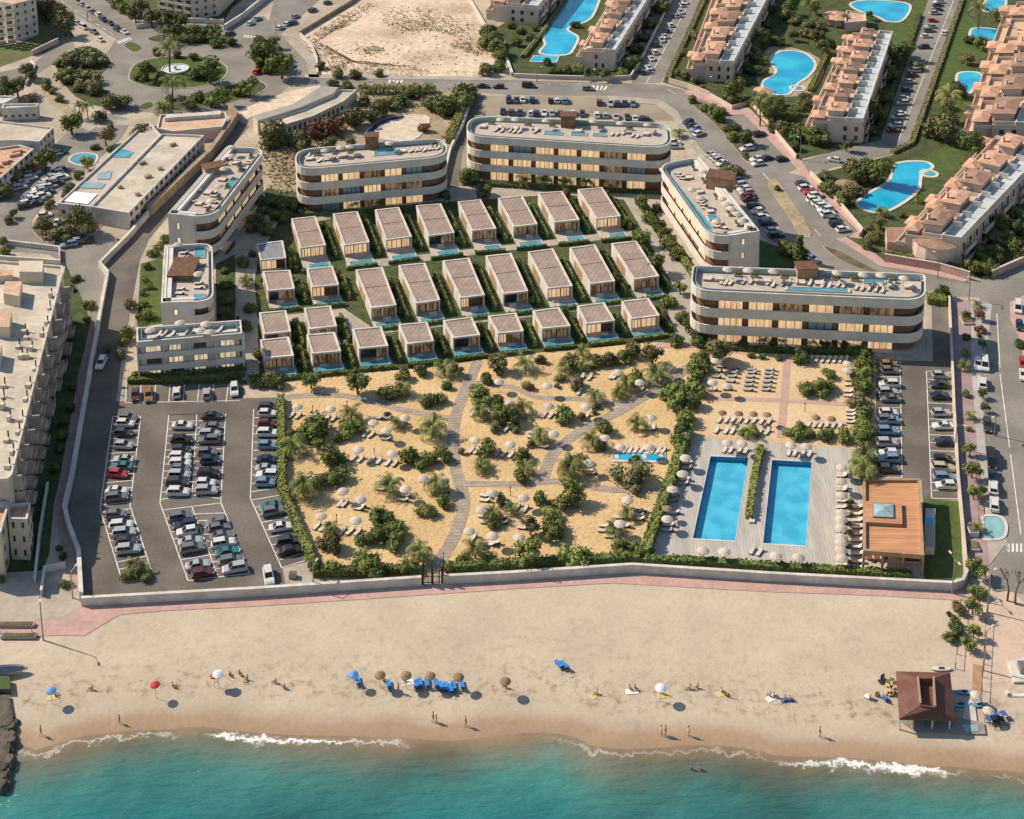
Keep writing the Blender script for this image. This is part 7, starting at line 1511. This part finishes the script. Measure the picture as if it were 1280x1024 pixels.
# bare trees on the right pavement
for i, (x, y, s) in enumerate(((1259, 751, 1), (1269, 755, -1))):
    p = G(x, y); o = thing('bare_tree', ['leafless leaning tree on the right pavement, bent trunk', 'leafless upright tree at the right edge of the pavement'][i], 'tree', p, 0, 'leafless trees'); b = MB(); q = Vector((0, 0, 0)); rr = .16
    def grow(b, q, d, L, r, lv):
        e = q+d*L; b.tube(q, e, r, r*.7, 5)
        if lv:
            for k in range(3): grow(b, e, (d+Vector((rnd.uniform(-.7, .7), rnd.uniform(-.7, .7), rnd.uniform(-.1, .5)))).normalized(), L*.62, r*.6, lv-1)
    b.tube(q, (s*.1, 0, 2.2), .2, .15, 7); b.obj('trunk', BARK, o, local=True); b = MB(); grow(b, Vector((s*.1, 0, 2.15)), Vector((-.25*s, 0, 1)).normalized(), 1.6, .13, 4); b.obj('branches', BARK, o, local=True)
# planters, bins and blocks
def planter(px, py, label, w=2.0, d=1.4, h=.8, m=WALLW):
    p = G(px, py); o = thing('planter_box', label, 'planter', p, 0, 'planters and benches'); b = MB(); b.box(0, 0, 0, w, d, h, 0, 0); b.obj('box', m, o, local=True); b = MB(); b.box(0, 0, h, w*.86, d*.8, .08, 0, 0); b.obj('soil', SOIL, o, local=True)
planter(1216, 668, 'square white planter with a palm on the mauve pavement', 1.6, 1.6, 1.0); planter(1216, 684, 'pale stone block below the palm planter on the mauve pavement', 1.7, 2.6, .5, STONE); planter(20, 783, 'long planter bench on the promenade\'s far left', 6, .9, .5, WALLB); planter(24, 797, 'lower long planter bench at the beach edge, far left', 5.5, .9, .5, METAL); planter(366, 722, 'small machine box in the walled corner of the beach car park', 1.2, 1, .9, METAL)
planter(1208, 402, 'square pale bench block in the junction planting', 2.2, 3.2, .5, STONE)
b = MB(); w_ = [V2(G(*p)) for p in P('936,655 943,655 952,560 947,560')]; b.prism(w_, 0, .45, 0); tag(b.obj('long_planter', COPE, origin=tuple(cen(w_))), 'long narrow stone planter between the two lap pools', 'planter')
# jetty with rocks and a moored boat on the far left
b = MB(); w_ = [V2(G(*p)) for p in P('-60,872 12,872 17,905 8,975 -10,990 -60,990')]; b.prism(w_, -1.2, .5, 0); o = b.obj('jetty', ROCK); o['kind'] = 'structure'
for i in range(34):
    u = (i+.5)/34; p = G(lerp((16, 900), (6, 985), u)[0]+rnd.uniform(-7, 4), lerp((16, 900), (6, 985), u)[1]); r = rnd.uniform(.5, 1.3)
    b = MB(); core(b, (0, 0, r*.4), r, (1, rnd.uniform(.7, 1.2), .8)); o = b.obj('boulder', ROCK, local=True); o.location = (p.x, p.y, -.5); o.rotation_euler = (0, 0, rnd.uniform(0, 6)); tag(o, 'dark boulder on the far left jetty\'s edge, number %d counted from the land' % (i+1) if i > 27 else '%s dark boulder from the land on the far left jetty\'s edge' % ORD[i], 'boulder', 'boulders of the rocky jetty')
p = G(8, 843); o = thing('rowing_boat', 'white rowing boat with dark blue inside, on the sand at the far left', 'boat', p, .15); b = MB(); R_, I_ = [], []
for k in range(9):
    u = k/8; w_ = 1.0*math.sqrt(max(.004, 1-max(0, u*1.15-.15)**2.2)); x = -3+u*6.2; R_.append([(x, -w_, .95), (x, -w_*.6, .1+.5*u*u), (x, w_*.6, .1+.5*u*u), (x, w_, .95)])
n_ = len(R_)
for a, c in zip(R_[:-1], R_[1:]):
    for i in range(3): b.face([a[i], a[i+1], c[i+1], c[i]], 0)
b.face(R_[0], 0); b.obj('hull', WALLW, o, local=True)
b = MB(); b.face([(r[0][0]*.97, r[0][1]*.85, .7) for r in R_]+[(r[3][0]*.97, r[3][1]*.85, .7) for r in R_[::-1]], 0); b.obj('inside', mk('navy_boat_inside', (.018, .035, .075), None), o, local=True)
b = MB(); w_ = [V2(G(*p)) for p in P('-40,852 12,852 14,868 -40,870')]; b.prism(w_, 0, 1.0, 0, 1); o = b.obj('mossy_wall', [ROCK, LAWN], origin=tuple(cen(w_))); tag(o, 'grass topped stone wall below the rowing boat', 'wall')
